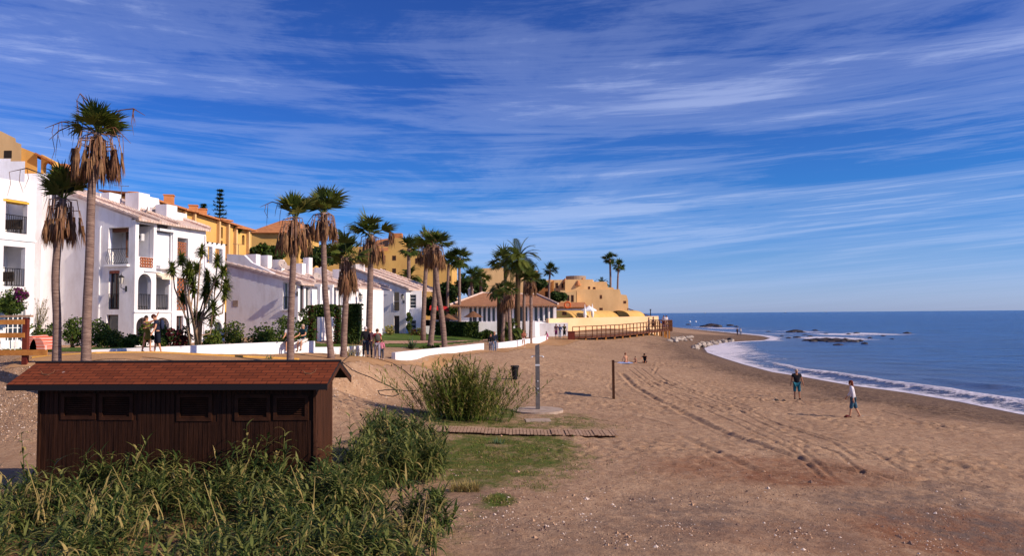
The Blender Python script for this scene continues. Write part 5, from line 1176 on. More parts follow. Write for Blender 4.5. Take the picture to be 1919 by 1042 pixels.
palm_fan('thin palm half hidden behind the twin palms, left trunk of the three', [(793, 615), (795, 560), (799, 490), (800, 455)], 70.0, 2.0, (0, 95), 22, 2.6, 2.0, .24, .2, 19)
bgp = 'palms far behind the lawn'
palm_fan('slim green palm in front of the big ochre building', [(766, 560), (766, 520), (766, 466)], 98, 2.2, (0, 118), 34, 0, 0, .3, .25, 20, group=bgp, mats=(m_fg2, m_fg))
palm_fan('palm at the right edge of the big ochre building', [(839, 590), (839, 540), (841, 488)], 96, 2.0, (0, 118), 34, 0, 0, .22, .18, 21, group=bgp)
palm_fan('tall palm just right of the big ochre building', [(861, 590), (861, 540), (861, 484)], 92, 2.3, (0, 135), 46, 0, 0, .22, .18, 22, group=bgp, mats=(m_fg2, m_fg))
palm_fan('low dark palm left of the sand-coloured block', [(886, 590), (885, 560), (883, 520)], 96, 2.0, (0, 125), 34, 0, 0, .25, .2, 23, group=bgp, mats=(m_fg2, m_leafb))
palm_fan('low palm against the left edge of the sand-coloured block', [(901, 590), (901, 560), (901, 522)], 100, 1.9, (0, 125), 34, 0, 0, .25, .2, 24, group=bgp)
palm_fan('round-crowned palm between the sand-coloured block and the hotel', [(1029, 580), (1029, 540), (1031, 506)], 112, 1.6, (0, 135), 40, 0, 0, .2, .16, 25, group=bgp, mats=(m_fg2, m_fg))
palm_fan('taller of the two palms standing behind the stepped hotel', [(1144, 560), (1144, 520), (1143, 484)], 142, 1.75, (0, 150), 44, 0, 0, .25, .2, 26, group=bgp, mats=(m_fg2, m_leafb))
palm_fan('shorter of the two palms standing behind the stepped hotel', [(1157, 560), (1158, 520), (1160, 497)], 142, 1.65, (0, 150), 44, 0, 0, .22, .16, 27, group=bgp, mats=(m_fg2, m_leafb))
palm_date('big feathery date palm, tallest in front of the restaurant', [(970, 612), (970, 560), (972, 488)], 81, 2.9, 60, 31)
palm_date('dark date palm left of the tallest one at the restaurant', [(936, 610), (936, 570), (937, 543)], 82, 2.0, 44, 32, mats=(m_fg2, m_leafb))
palm_date('low arching date palm growing beside the jogger', [(958, 634), (957, 626), (957, 618)], 77, 1.7, 40, 33, mats=(m_fg, m_fg2))
palm_date('date palm growing behind the roof of the white end house', [(766, 560), (766, 540), (766, 522)], 104, 2.5, 46, 34, mats=(m_fg2, m_fg))
palm_date('date palm showing over the roof of the stepped hotel', [(1128, 560), (1128, 540), (1128, 531)], 140, 2.0, 36, 35, mats=(m_fg2, m_leafb))
palm_date('date palm glimpsed between the middle palms over the ridge roofs', [(640, 560), (640, 500), (642, 458)], 85, 2.2, 40, 36)
rg = 'fan palms in front of the restaurant'
palm_fan('palm with drooping crown left of the tallest date palm', [(950, 612), (948, 560), (946, 492)], 84, 2.1, (0, 110), 32, 0, 0, .22, .18, 41, group=rg)
palm_fan('palm leaning over the lawn in front of the restaurant doors', [(957, 648), (955, 600), (953, 548)], 68, 1.4, (0, 90), 26, 1.7, 1.1, .2, .16, 42, group=rg)
palm_fan('short crooked palm behind the leaning one at the restaurant', [(942, 622), (944, 600), (946, 556)], 76, 1.3, (0, 80), 20, 1.9, 1.2, .2, .17, 43, group=rg, mats=(m_fg2, m_fg))
palm_fan('rightmost palm with a brown skirt before the restaurant', [(994, 644), (995, 600), (995, 522)], 75, 1.6, (0, 105), 28, 2.0, 1.5, .2, .17, 44, group=rg)
palm_fan('palm between the big date palm and the rightmost skirted palm', [(982, 612), (982, 570), (984, 512)], 82, 1.9, (0, 110), 30, 0, 0, .2, .17, 45, group=rg, mats=(m_fg, m_leafc))

def leafy(mb, c, rad, n, size, r, nm=3, shell=.55):
    for i in range(n):
        d = rdir(r, 0, 180); k = shell+(1-shell)*r.random()**.7; p = Vector((c.x+d.x*rad[0]*k, c.y+d.y*rad[1]*k, c.z+d.z*rad[2]*k))
        a = rdir(r, 0, 180); b = a.cross(rdir(r, 0, 180)).normalized(); s = size*r.uniform(.6, 1.3); q = a*s; w = b*s*.38
        mb.add([p-q*.5, p+w-q*.05, p+q*.5, p-w-q*.05], [(0, 1, 2, 3)], r.choice(range(nm)) if nm > 1 else 0)
def bush(lab, x0, x1, y0, y1, Y, depth=1.2, n=1500, size=.13, mats=None, seed=None, name='bush', cat='bush', group=None, lobes=9, box=False, z0=None):
    r = random.Random(seed if seed is not None else int(x0*7+y0)); a = at(x0, y1, Y); b = at(x1, y0, Y); gz = HZ((a.x+b.x)/2, Y) if z0 is None else z0; gz = min(gz, a.z+.1) if z0 is None else z0
    zl, zh = (gz if z0 is None else a.z), b.z; w = (b.x-a.x); h = zh-zl; cxm = (a.x+b.x)/2
    t = thing(name, lab, cat, (cxm, Y, zl), group=group); mb = MB(); mats = mats or [m_leafa, m_leafb, m_leafa]
    if box:
        for i in range(n):
            f = r.random(); p = Vector((r.uniform(a.x, b.x), r.uniform(Y-depth/2, Y+depth/2), r.uniform(zl, zh)))
            if f < .55: p.y = Y-depth/2+r.uniform(-.06, .06)
            elif f < .8: p.z = zh+r.uniform(-.08, .05)
            d = rdir(r, 0, 180); e = d.cross(rdir(r, 0, 180)).normalized(); s = size*r.uniform(.6, 1.3); mb.add([p-d*s*.5, p+e*s*.4, p+d*s*.5, p-e*s*.4], [(0, 1, 2, 3)], r.randrange(len(mats)))
        k = MB(); k.box((a.x+.12, Y-depth/2+.12, zl-.1), (b.x-.12, Y+depth/2-.12, zh-.12)); k.build('branches', m_leafb, t)
    else:
        ls = []
        for i in range(lobes):
            u = (i+.5)/lobes; hh = h*r.uniform(.55, 1.0); rr = min(w*.33, h*.5)*r.uniform(.7, 1.15)
            cx_ = a.x+rr*.8+(w-rr*1.6)*u; ls.append((Vector((cx_, Y+r.uniform(-.5, .5)*depth, zl+max(hh-rr, rr*.5))), (rr, min(rr, depth*.8), rr)))
            if hh > rr*2: ls.append((Vector((cx_, Y+r.uniform(-.5, .5)*depth, zl+hh*.4)), (rr, rr*.9, rr)))
        ls.append((Vector((cxm, Y, zl+h*.5)), (w*.35, depth*.5, h*.5)))
        for c, rd in ls: leafy(mb, c, rd, n//len(ls), size, r, len(mats))
        k = MB()
        for i in range(5): 
            c = ls[r.randrange(len(ls))][0]; k.tube([Vector((cxm+r.uniform(-.2, .2)*w*.5, Y, zl-.1)), Vector(((cxm+c.x)/2, Y, zl+h*.3)), c], [.05*max(h/2, .5), .035, .015], 5)
        k.build('branches', m_trunk2, t)
    mb.build('leaves', mats, t); return t
def leaf_tree(lab, x0, x1, y0, y1, Y, base_py=None, n=2600, size=.4, mats=None, depth=4, lobes=9, seed=None):
    a = at(x0, y1, Y); b = at(x1, y0, Y); r = random.Random(seed or int(x0*3+y0)); cxm = (a.x+b.x)/2; gz = HZ(cxm, Y); t = thing('broadleaf_tree', lab, 'tree', (cxm, Y, gz)); mats = mats or [m_leafb, m_leafa, m_leafb]
    mb = MB(); w = b.x-a.x; h = b.z-a.z; k = MB(); k.tube([Vector((cxm, Y, gz-.1)), Vector((cxm+.2, Y, (gz+a.z)/2)), Vector((cxm, Y, a.z+h*.3))], [.35, .28, .2], 8)
    for i in range(lobes):
        rr = min(w, h*1.6)*r.uniform(.22, .34); c = Vector((a.x+rr*.7+(w-rr*1.4)*(i+.5)/lobes, Y+r.uniform(-.5, .5)*depth, a.z+rr+max(0, h-2*rr)*r.uniform(.4, 1)*(1-.5*abs((i+.5)/lobes-.5))))
        leafy(mb, c, (rr, rr, rr*.8), n//lobes, size, r, len(mats), .5); k.tube([Vector((cxm, Y, a.z+h*.1)), c], [.15, .05], 5)
    k.build('trunk', m_trunk2, t); mb.build('crown', mats, t); return t

hg = 'garden shrubs along the house fronts'
for lab, x0, x1, y0, y1, Y, kw in [
    ('dark green shrub between the left edge house and the first palm trunk', 62, 104, 600, 642, 40, {}),
    ('tall rounded shrub between the trunks of the two leftmost palms', 112, 160, 588, 644, 40.5, {'lobes': 6}),
    ('shrub right behind the trunk of the tallest palm', 165, 208, 594, 645, 40.5, {}),
    ('yellow-green low shrub under the ground floor window by the tallest palm', 192, 232, 617, 645, 40.2, {'mats': [m_leafa, m_leafc, m_leafb]}),
    ('low dark shrub under the wall lantern corner', 228, 256, 625, 646, 40.2, {'lobes': 5}),
    ('dark shrub in front of the first ground floor arch', 262, 284, 604, 648, 42, {'mats': [m_leafb, m_leafb, m_leafa]}),
    ('dark shrub in front of the second ground floor arch', 294, 320, 606, 650, 42, {'mats': [m_leafb, m_leafb, m_leafa]}),
    ('dark red leaved shrub at the foot of the branching dracaena', 318, 354, 604, 648, 38.6, {'mats': [m_leafr, m_leafr, m_leafb]}),
    ('yellow-green shrub right of the branching dracaena', 384, 416, 612, 648, 40, {'mats': [m_leafa, m_leafc, m_leafa]}),
    ('feathery grey-green shrub against the blank gable of the row house', 414, 468, 598, 646, 44, {'mats': [m_leafa, m_leafb, m_leafc]}),
    ('glossy bright green shrub left of the seated men', 464, 524, 603, 645, 43, {'size': .16, 'mats': [m_leafa, m_leafa, m_leafb]}),
    ('bushy shrub rising behind the seated men', 512, 560, 580, 643, 45, {'lobes': 6}),
    ('tall slim shrub right of the seated men under the row house lantern', 555, 582, 572, 640, 50, {'lobes': 4}),
    ('pale flowering plant at the wall of the end house', 722, 740, 608, 629, 80, {'mats': [m_leafc, m_reed3], 'size': .2, 'n': 500}),
    ('dark vine climbing the corner of the end house', 760, 773, 582, 629, 83.5, {'size': .2, 'lobes': 3, 'n': 900, 'depth': .7}),
    ('reddish low plants beside the end house door', 768, 800, 614, 629, 82, {'mats': [m_leafr, m_leafb, m_leafc], 'size': .2, 'n': 700}),
    ('low ground cover at the foot of the twin palms', 786, 826, 646, 659, 55, {'n': 900, 'depth': .8, 'lobes': 8}),
    ('dark shrubs below the terrace wall left of the date palms', 894, 930, 616, 634, 84, {'size': .22}),
    ('dark clump of shrubs at the foot of the restaurant palms', 930, 990, 612, 634, 80, {'size': .22, 'mats': [m_leafb, m_leafb, m_leafa]}),
]: bush(lab, x0, x1, y0, y1, Y, group=hg, **kw)
bush('square-cut dark green hedge at the end of the lawn', 816, 897, 604, 629, 86, 1.4, 2600, .22, [m_leafb, m_leafb, m_leafa], name='hedge', cat='hedge', box=True)
bush('ivy-covered pillar with reddish flowers, leftmost on the row house porch', 577, 593, 574, 640, 54, 1.0, 1300, .14, [m_leafb, m_leafa, m_leafr, m_leafb], name='ivy_pillar', cat='climbing plant', box=True)
bush('ivy arch trailing between the two dark porch pillars of the row house', 592.5, 628, 572, 592, 54.5, .8, 900, .14, [m_leafb, m_leafa, m_leafb], name='ivy_pillar', cat='climbing plant', box=True, z0=1)
bush('narrow ivy pillar between the leaning palm and the long-skirted palm', 627, 641, 574, 640, 55, .9, 1200, .14, [m_leafb, m_leafa, m_leafr, m_leafb], name='ivy_pillar', cat='climbing plant', box=True)
bush('wide square block of ivy right of the long-skirted palm trunk', 651, 678, 571, 636, 58, 1.6, 2200, .15, [m_leafb, m_leafb, m_leafa], name='ivy_pillar', cat='climbing plant', box=True)
bush('green creeper over the balcony of the left edge house', -10, 44, 535, 592, 39.3, 1.0, 2600, .12, name='creeper', cat='climbing plant', z0=1)
bush('purple flowering bougainvillea at the corner of the left edge house', 30, 53, 538, 563, 39.2, .8, 900, .11, [m_purple, m_purple, m_leafa], name='bougainvillea', cat='climbing plant', lobes=4, z0=1)
leaf_tree('dense rounded green tree between the ochre block and the villa', 466, 528, 452, 500, 78)
leaf_tree('dark tree filling the gap behind the palm with the pale crown', 560, 640, 458, 505, 86)
leaf_tree('dark tree left of the tall palm beside the big ochre building', 812, 860, 525, 570, 104, mats=[m_leafb]*3)
leaf_tree('low dark trees filling the gap between the lawn hedge and the restaurant', 776, 862, 548, 600, 108, mats=[m_leafb, m_leafb, m_leafa], n=4200)
leaf_tree('broad dark tree mass between the ochre and sand-coloured buildings', 850, 912, 512, 565, 108, mats=[m_leafb]*3)
leaf_tree('dark tree standing behind the restaurant date palms', 985, 1024, 512, 560, 118, mats=[m_leafb]*3)
leaf_tree('dark tree in the shade of the hotel terraces', 1030, 1062, 535, 575, 114.5, mats=[m_leafb]*3)
bush('small shrub growing on the roof of the long ochre block', 436, 452, 424, 434, 75, 1, 400, .25, name='bush', z0=1, lobes=3)
# norfolk pine
def araucaria(px, ytop, ybot, Y, lab):
    r = random.Random(5); a = at(px, ybot, Y); b = at(px, ytop, Y); gz = HZ(a.x, Y); t = thing('norfolk_pine', lab, 'tree', (a.x, Y, gz)); mb = MB(); mb.tube([Vector((a.x, Y, gz)), b], [.3, .04], 8); mb.build('trunk', m_trunk2, t)
    mb = MB(); h = b.z-a.z+1.5
    for i in range(11):
        z = b.z-.3-h*i/10; L_ = .35+.95*(i/10)
        for k in range(6):
            th = k*math.pi/3+i*.5; L2 = L_*r.uniform(.55, 1.25); dd = Vector((math.cos(th), math.sin(th), .15)); q = Vector((a.x, Y, z))
            for s in range(10):
                p = q+dd*L2*(s+.5)/10; 
                for m_ in range(3): d2 = (dd*.5+rdir(r, 20, 120)).normalized(); blade(mb, p, d2, .32, .12, 0, 2)
    mb.build('crown', m_leafb, t)
araucaria(412, 354, 405, 90, 'layered dark norfolk pine sticking up behind the ochre block')
araucaria(381, 381, 405, 96, 'tip of a smaller pine left of the norfolk pine')

# branching dracaena
def dracaena():
    Y = 38.0; t = thing('dracaena', 'tall branching dracaena with spiky rosettes before the white terrace house', 'plant', tuple(drop(372, 648))); r = random.Random(3)
    zz_ = [(500, 490), (553, 435), (668, 390), (600, 490), (640, 490), (760, 445), (790, 510), (700, 535), (750, 570), (605, 548), (810, 580), (560, 660), (690, 640), (800, 635), (640, 765), (730, 785), (700, 600), (585, 505), (620, 610), (735, 715)]
    pos = [(160+a/3.066, 340+b/3.066) for a, b in zz_]; lv = MB(); st = MB()
    for i, (a, b) in enumerate(pos):
        Yi = Y+r.uniform(-.7, .7); q = at(a, b, Yi); left = a < 350; b0 = at(356+r.uniform(-3, 3) if left else 371+r.uniform(-5, 5), 648, Y); m1 = at((350 if a < 330 else 353) if left else 366+(a-372)*.25, 600 if b < 590 else 630, Y+(Yi-Y)*.4); m2 = at(a+(4 if left else -4), min(b+40, 625), Yi)
        st.tube([b0, m1, m2, q], [.065, .05, .038, .03], 6)
        R_ = .62*r.uniform(.8, 1.1)
        for k in range(120): blade(lv, q+Vector((0, 0, r.uniform(-.28, .05))), rdir(r, 5, 125), R_*r.uniform(.75, 1.05), .085, .5, 3, r.choice((0, 0, 1)))
        for k in range(14): blade(lv, q+Vector((0, 0, -.25)), rdir(r, 110, 160), .35, .04, .6, 2, 2)
    st.build('stems', mat('pale_bark', (.36, .25, .17), .9, (.24, .15, .10), 3, .4, 12), t, True); lv.build('leaves', [m_fg, m_leafa, m_dead], t)
dracaena()
def agave(px, py, Y, s, lab, n=30):
    p = at(px, py, Y); g = Vector((p.x, Y, HZ(p.x, Y))); t = thing('agave', lab, 'plant', g); mb = MB(); r = random.Random(int(px))
    for k in range(n): blade(mb, g+Vector((r.uniform(-.15, .15), r.uniform(-.15, .15), .0)), rdir(r, 5, 80), s*r.uniform(.7, 1.1), s*.13, .15, 3)
    mb.build('leaves', mat('agave_green', (.05, .085, .04), .5, (.09, .13, .06), 3), t)
agave(770, 655, 52.5, 1.0, 'spiky agave on the lawn in front of the end house', 40); agave(652, 665, 41.5, .55, 'spiky plant between the feet of the palm pair'); agave(501, 668, 34.5, .35, 'small spiky weed on the sand bank before the white wall', 16)
agave(936, 865, 25.0, .28, 'small leafy rosette in the green beach turf', 30); agave(930, 700, 40, .2, 'tiny weed tuft on the bare sand behind the reed shrub', 12)
def drygrass(px0, px1, py, h, lab, n=70, Y=None, m=None):
    a = drop((px0+px1)/2, py); t = thing('grass_clump', lab, 'grass clump', a); mb = MB(); r = random.Random(int(px0))
    for k in range(n): q = drop(r.uniform(px0, px1), py+r.uniform(-2, 2)); blade(mb, q, rdir(r, 0, 40), h*r.uniform(.5, 1.1), .03, .6, 4)
    mb.build('blades', m or m_reed3, t)
drygrass(648, 682, 668, 1.0, 'tall dry grass clump at the foot of the long-skirted palm', 60); drygrass(845, 900, 922, .35, 'low dry brown tuft at the edge of the reed bed', 160)
drygrass(1095, 1130, 670, .12, 'short dry grass on the sand near the boardwalk', 20)
# twiggy bush by left house
tw = thing('bare_shrub', 'twiggy pale shrub against the lavender gable beside the left edge house', 'bush', (base(74, 41).x, 41, 4.1)); mb = MB(); r = random.Random(8)
for k in range(34):
    p = at(70+r.uniform(-4, 4), 620, 41); q = at(r.uniform(62, 92), r.uniform(555, 600), 41+r.uniform(-.4, .4)); mb.tube([p, p.lerp(q, .5)+Vector((r.uniform(-.1, .1), 0, .1)), q], [.015, .01, .005], 3)
    for j in range(8): blade(mb, p.lerp(q, r.uniform(.5, 1)), rdir(r, 20, 160), .12, .05, .2, 2, 0)
mb.build('twigs', mat('pale_twig', (.26, .22, .12), .8), tw)

# ------------------------------------------------------------------ reeds
def reed(mb, p, h, r, lean=.15, nleaf=13, ll=.42, lw=.034, mats=(0, 1, 2), pw=(5, 4, 1)):
    th = r.uniform(0, 2*math.pi); ln = Vector((math.cos(th), math.sin(th), 0))*lean*r.uniform(.3, 1.3)*h; top = p+ln+Vector((0, 0, h))
    mid = p+ln*.3+Vector((0, 0, h*.52)); mb.tube([p, mid, top], [.013, .010, .004], 3, r.choice((0, 1, 1)), cap=False); ph = r.uniform(0, 6)
    for i in range(nleaf):
        k = .22+.78*(i+r.random())/nleaf; q = p.lerp(mid, k*2) if k < .5 else mid.lerp(top, (k-.5)*2); ph += math.pi+r.uniform(-.7, .7)
        el = r.uniform(.6, 1.9)+(.5 if k > .85 else 0); d = Vector((math.cos(ph), math.sin(ph), el)); mi = r.choices(mats, pw)[0]
        blade(mb, q, d, ll*r.uniform(.55, 1.15)*(1 if k < .8 else .75), lw*r.uniform(.7, 1.3), r.uniform(.5, 2.4), 4, mi)
r = random.Random(21); mb = MB()
def inp(x, y, poly): return bool(inpoly(np.array([x]), np.array([y]), poly)[0])
def gp(l): return [tuple(drop(a, b).xy) for a, b in l]
RZ = [ # (pixel polygon of the ground they stand on, count, height range)
  (gp([(-80, 1060), (-60, 960), (60, 935), (200, 925), (420, 930), (600, 930), (640, 1000), (700, 1100), (600, 1160), (0, 1160)]), 520, (.6, 1.2)),
  (gp([(600, 930), (640, 880), (760, 870), (850, 885), (830, 905), (720, 925), (690, 960)]), 330, (.8, 1.5)),
  (gp([(640, 880), (632, 830), (690, 815), (780, 850), (840, 878), (760, 885)]), 330, (1.0, 1.7)),
  (gp([(600, 950), (680, 940), (740, 990), (820, 985), (845, 1000), (790, 1070), (770, 1150), (600, 1150)]), 300, (.55, 1.0)),
]
for poly, n, (h0, h1) in RZ:
    P = np.array(poly); (x0, y0), (x1, y1) = P.min(0), P.max(0); k = 0; tr = 0
    while k < n and tr < n*40:
        tr += 1; x, y = r.uniform(x0, x1), r.uniform(y0, y1)
        if not inp(x, y, poly) or y < 11.2: continue
        if -12.9 < x < -4.2 and y > 17.6-.0: 
            if y > 18.1+(-4.8-x)*.1: continue
        nv = float(vnoise(np.array([x*1.1]), np.array([y*1.1]), 9)[0])+.4*float(vnoise(np.array([x*2.7]), np.array([y*2.7]), 19)[0])
        if nv < -.05 and r.random() < .82: continue
        cl_ = .80+.75*nv
        hh_ = r.uniform(h0*.75, h1)*cl_*(1.18 if r.random() < .12 else 1); dr_ = r.random() < .05; reed(mb, Vector((x, y, HZ(x, y)-.03)), hh_, r, .26, 17, .52, .044, pw=(1, 1, 8) if dr_ else (5, 4.5, .8)); k += 1
for a, b, h in [(105, 905, 1.6), (300, 905, 1.25), (345, 910, 1.2), (480, 915, 1.75), (487, 918, 1.5), (250, 905, 1.2), (640, 830, 1.5), (640, 800, 1.2), (465, 905, 1.3)]:
    q = drop(a, b+10); reed(mb, Vector((q.x, min(q.y, 18.0), HZ(q.x, q.y))), h, r, .12, 15, .45, .05)
for k in range(60):
    x, y = r.uniform(-11, -1.5), r.uniform(12.3, 17.6)
    if not any(inp(x, y, q[0]) for q in RZ): continue
    p = Vector((x, y, HZ(x, y))); h = r.uniform(.5, 1.5); e = p+Vector((r.uniform(-.5, .5)*h, r.uniform(-.3, .3)*h, h)); mb.tube([p, p.lerp(e, .5)+Vector((.04, 0, .06)), e], [.014, .012, .007], 4, 2, cap=False)
    for i in range(3): blade(mb, p.lerp(e, r.uniform(.5, 1)), Vector((r.uniform(-1, 1), r.uniform(-1, 1), .1)), .3, .04, 3, 4, 2)
for k in range(1500):   # fallen dead leaves
    x, y = r.uniform(-12, -1), r.uniform(12, 18)
    if not any(inp(x, y, q[0]) for q in RZ): continue
    blade(mb, Vector((x, y, HZ(x, y)+.02)), Vector((r.uniform(-1, 1), r.uniform(-1, 1), .15)), r.uniform(.15, .4), .035, .3, 2, 2)
tag(mb.build('reed_bed', [m_reed, m_reed2, m_reed3]), kind='stuff')
RS_ = thing('reed_shrub', 'large rounded reed clump standing alone in front of the beach shower', 'shrub', tuple(drop(868, 792))); mb = MB(); c0 = drop(868, 786); r = random.Random(33)
for k in range(380):
    th = r.uniform(0, 2*math.pi); rr = min(abs(r.gauss(0, .55)), 1.15); o = Vector((math.cos(th)*rr*1.6, math.sin(th)*rr, 0)); p = c0+o; p.z = HZ(p.x, p.y); h = r.uniform(1.2, 2.3)*(1-.25*min(1, rr)); ln = o*.85+Vector((r.uniform(-.45, .45), r.uniform(-.3, .3), 0)); top = p+ln*min(1, h/1.8)+Vector((0, 0, h)); mb.tube([p, p.lerp(top, .5)-ln*.12, top], [.012, .009, .004], 3, 1, cap=False)
    for i in range(24):
        q = p.lerp(top, .12+.85*(i+r.random())/20); blade(mb, q, Vector((r.uniform(-1, 1)+ln.x*.5, r.uniform(-1, 1), r.uniform(.5, 1.6))), r.uniform(.18, .38), .042, r.uniform(.3, 1.5), 3, r.choices((0, 1, 2), (4, 3, 2))[0])
mb.build('leaves', [mat('shrub_leaf', (.12, .145, .025), .55, (.20, .20, .045), 2.0, trans=.25), m_leafa, m_reed3], RS_)
RS2 = thing('reed_sprig', 'thin lone reed sprig leaning right beside the rubbish bin', 'reed', tuple(drop(935, 765))); mb = MB(); p = drop(925, 768)
for k in range(5): reed(mb, p+Vector((r.uniform(-.2, .3), r.uniform(-.1, .1), 0)), r.uniform(.9, 1.7), r, .35, 14, .25, .028)
mb.build('leaves', [m_leafa, m_reed2, m_reed3], RS2)
# turf blades and little stones
mb = MB(); r = random.Random(4)
for a, b, w_, h_, n in [(930, 850, 150, 45, 8200), (935, 938, 32, 11, 700), (900, 772, 90, 16, 1500), (1000, 795, 160, 10, 900), (880, 805, 60, 12, 700), (1070, 790, 60, 12, 500), (1000, 905, 60, 22, 500), (1030, 868, 80, 28, 700), (200, 1000, 260, 40, 1400), (600, 1010, 200, 35, 1500), (700, 860, 100, 40, 1200)]:
    c0 = drop(a, b); ry_ = abs(drop(a, b-h_).y-drop(a, b+h_).y)/2; rx_ = w_*c0.y/F
    for k in range(n):
        x, y = c0.x+r.gauss(0, .48)*rx_, c0.y+r.gauss(0, .48)*ry_
        if float(vnoise(np.array([x*1.7]), np.array([y*1.7]), 13)[0]) < -.12 and r.random() < .8: continue
        blade(mb, Vector((x, y, HZ(x, y)-.01)), rdir(r, 0, 65), r.uniform(.04, .13), .016, .5, 2, r.choices((0, 1, 2), (5, 3, 2))[0])
tag(mb.build('beach_turf', [mat('turf_green', (.06, .11, .012), .7, (.10, .14, .02), 2), mat('turf_olive', (.11, .11, .025), .8), m_reed3]), kind='stuff')
mb = MB()
for k in range(9000):
    px = r.uniform(640, 1960) if k % 4 else r.uniform(0, 640); py = 1042-abs(r.gauss(0, 1))*95
    if py < 770: continue
    if not (px > 640) and py > 890: continue
    p = ground(px, py, 1.5); g = HZ(p.x, p.y); s = .011*math.exp(abs(r.gauss(0, .62)))
    if float(vnoise(np.array([p.x*.9]), np.array([p.y*.9]), 71)[0]+.5*vnoise(np.array([p.x*2.9]), np.array([p.y*2.9]), 72)[0]) < .04 and r.random() < .85: continue
    m_ = [Vector((r.uniform(.6, 1.2), 0, 0)), Vector((0, r.uniform(.6, 1.2), 0)), Vector((-r.uniform(.6, 1.2), 0, 0)), Vector((0, -r.uniform(.6, 1.2), 0)), Vector((r.uniform(-.3, .3), r.uniform(-.3, .3), r.uniform(.5, .9)))]
    mb.add([Vector((p.x, p.y, g+.002))+q*s for q in m_], [(0, 1, 4), (1, 2, 4), (2, 3, 4), (3, 0, 4)], r.choices((0, 1, 2), (2, 4, 5))[0])
for k in range(1600):   # broken stone on the bank
    px, py = (r.uniform(0, 75), r.uniform(672, 830)) if k % 2 else (r.uniform(625, 790), r.uniform(672, 770)); p = drop(px, py); s = r.uniform(.012, .05)
    m_ = [Vector((r.uniform(.6, 1.2), 0, 0)), Vector((0, r.uniform(.6, 1.2), 0)), Vector((-r.uniform(.6, 1.2), 0, 0)), Vector((0, -r.uniform(.6, 1.2), 0)), Vector((0, 0, r.uniform(.5, .9)))]
    mb.add([p+q*s for q in m_], [(0, 1, 4), (1, 2, 4), (2, 3, 4), (3, 0, 4)], r.choices((0, 1, 2), (2, 3, 5))[0])
tag(mb.build('pebbles', [mat('pale_pebble', (.62, .50, .42), .9), mat('dark_pebble', (.16, .10, .08), .9), mat('tan_pebble', (.40, .25, .16), .9)]), kind='stuff')

# ------------------------------------------------------------------ timber hut
FRc = at(590, 760, 18.3); FLc = at(76, 760, 18.65); u = Vector((FRc.x-FLc.x, FRc.y-FLc.y, 0)); Wd = u.length; u.normalize(); w = Vector((-u.y, u.x, 0)); O = Vector((FLc.x, FLc.y, 0)); fh_ = Frame(O, u, w)
HU = thing('timber_hut', 'dark brown timber hut with red shingled gable roof and louvred vents in the foreground', 'hut', (O.x, O.y, 1.6)); dep = 1.42; ze = zpx(600, 722, fh_.P(Wd, -.35, 0)); zr = zpx(633, 680, fh_.P(Wd, dep/2, 0)); zb_ = 1.2
def hz_(d): return ze+(zr-ze)*(d+.35)/(dep/2+.35)
mb = MB(); vents = [fh_.rect(*q) for q in ((126, 744, 178, 780), (197, 744, 247, 781), (341, 745, 394, 783), (449, 746, 502, 782), (521, 747, 573, 781))]
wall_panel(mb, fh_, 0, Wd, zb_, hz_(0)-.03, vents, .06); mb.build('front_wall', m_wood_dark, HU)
mb = MB(); P = fh_.P
for t0_, t1x in ((Wd-.06, Wd+.0), (0, .06)):
    a = [P(t0_, .062, zb_), P(t0_, dep, zb_), P(t0_, dep, hz_(0)-.03), P(t0_, dep/2, zr-.06), P(t0_, .062, hz_(0)-.0)]; prism(mb, a, u*.06)
mb.build('side_wall', m_wood_side, HU); mb = MB(); mb.fbox(O, u, w, (.062, dep-.06, zb_), (Wd-.062, dep-.002, hz_(0)-.05)); mb.build('back_wall', m_wood_side, HU)
mb = MB()
k = 0.0
while k < Wd-.05:      # upright boards stand a little proud, leaving V grooves
    a, b = k+.004, min(k+.114, Wd)-.004; k += .118
    segs = [(zb_, hz_(0)-.05)]
    for o in vents:
        if o[0]-.11 < b and o[1]+.11 > a: segs = [(zb_, o[2]-.1), (o[3]+.1, hz_(0)-.05)]
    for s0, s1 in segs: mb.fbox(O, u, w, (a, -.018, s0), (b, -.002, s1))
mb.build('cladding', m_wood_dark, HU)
mb = MB(); k = .065
while k < dep-.05: a, b = k+.004, min(k+.114, dep)-.004; k += .118; mb.fbox(P(Wd, 0, 0), w, u, (a, .002, zb_), (b, .018, hz_(0)-.06-.0))
mb.build('side_cladding', m_wood_side, HU)
mb = MB(); mb.fbox(O, u, w, (Wd-.02, -.045, zb_), (Wd+.045, .06, hz_(-.05)-.05)); mb.build('corner_post', m_wood_side, HU); mb = MB(); mb.fbox(O, u, w, (-.045, -.045, zb_), (.02, .06, hz_(-.05)-.05)); mb.build('corner_post', m_wood_dark, HU)
m_vent = mat('vent_wood', (.024, .009, .005), .6, (.050, .019, .009), 3, .3, 9)
for o in vents:
    mb = MB(); a, b, c, e = o[:4]; f_ = .085
    for (p0, p1) in (((a-f_, c-f_), (a, e+f_)), ((b, c-f_), (b+f_, e+f_)), ((a, c-f_), (b, c)), ((a, e), (b, e+f_))): mb.fbox(O, u, w, (p0[0], -.04, p0[1]), (p1[0], .0, p1[1]))
    v = mb.build('vent', m_vent, HU); mb = MB(); n = 9
    for i in range(n):
        z = c+(e-c)*(i+.15)/n; mb.add([P(a, -.005, z), P(b, -.005, z), P(b, .055, z+.05), P(a, .055, z+.05), P(a, -.005, z+.012), P(b, -.005, z+.012), P(b, .055, z+.062), P(a, .055, z+.062)], [(0, 1, 2, 3), (4, 7, 6, 5), (0, 4, 5, 1), (3, 2, 6, 7)])
    mb.build('louvre', m_vent, v); mb = MB(); mb.fbox(O, u, w, (a, .058, c), (b, .07, e)); mb.build('vent_backing', m_dark, v)
tl, trr = fh_.t(38)-.02, Wd+.42
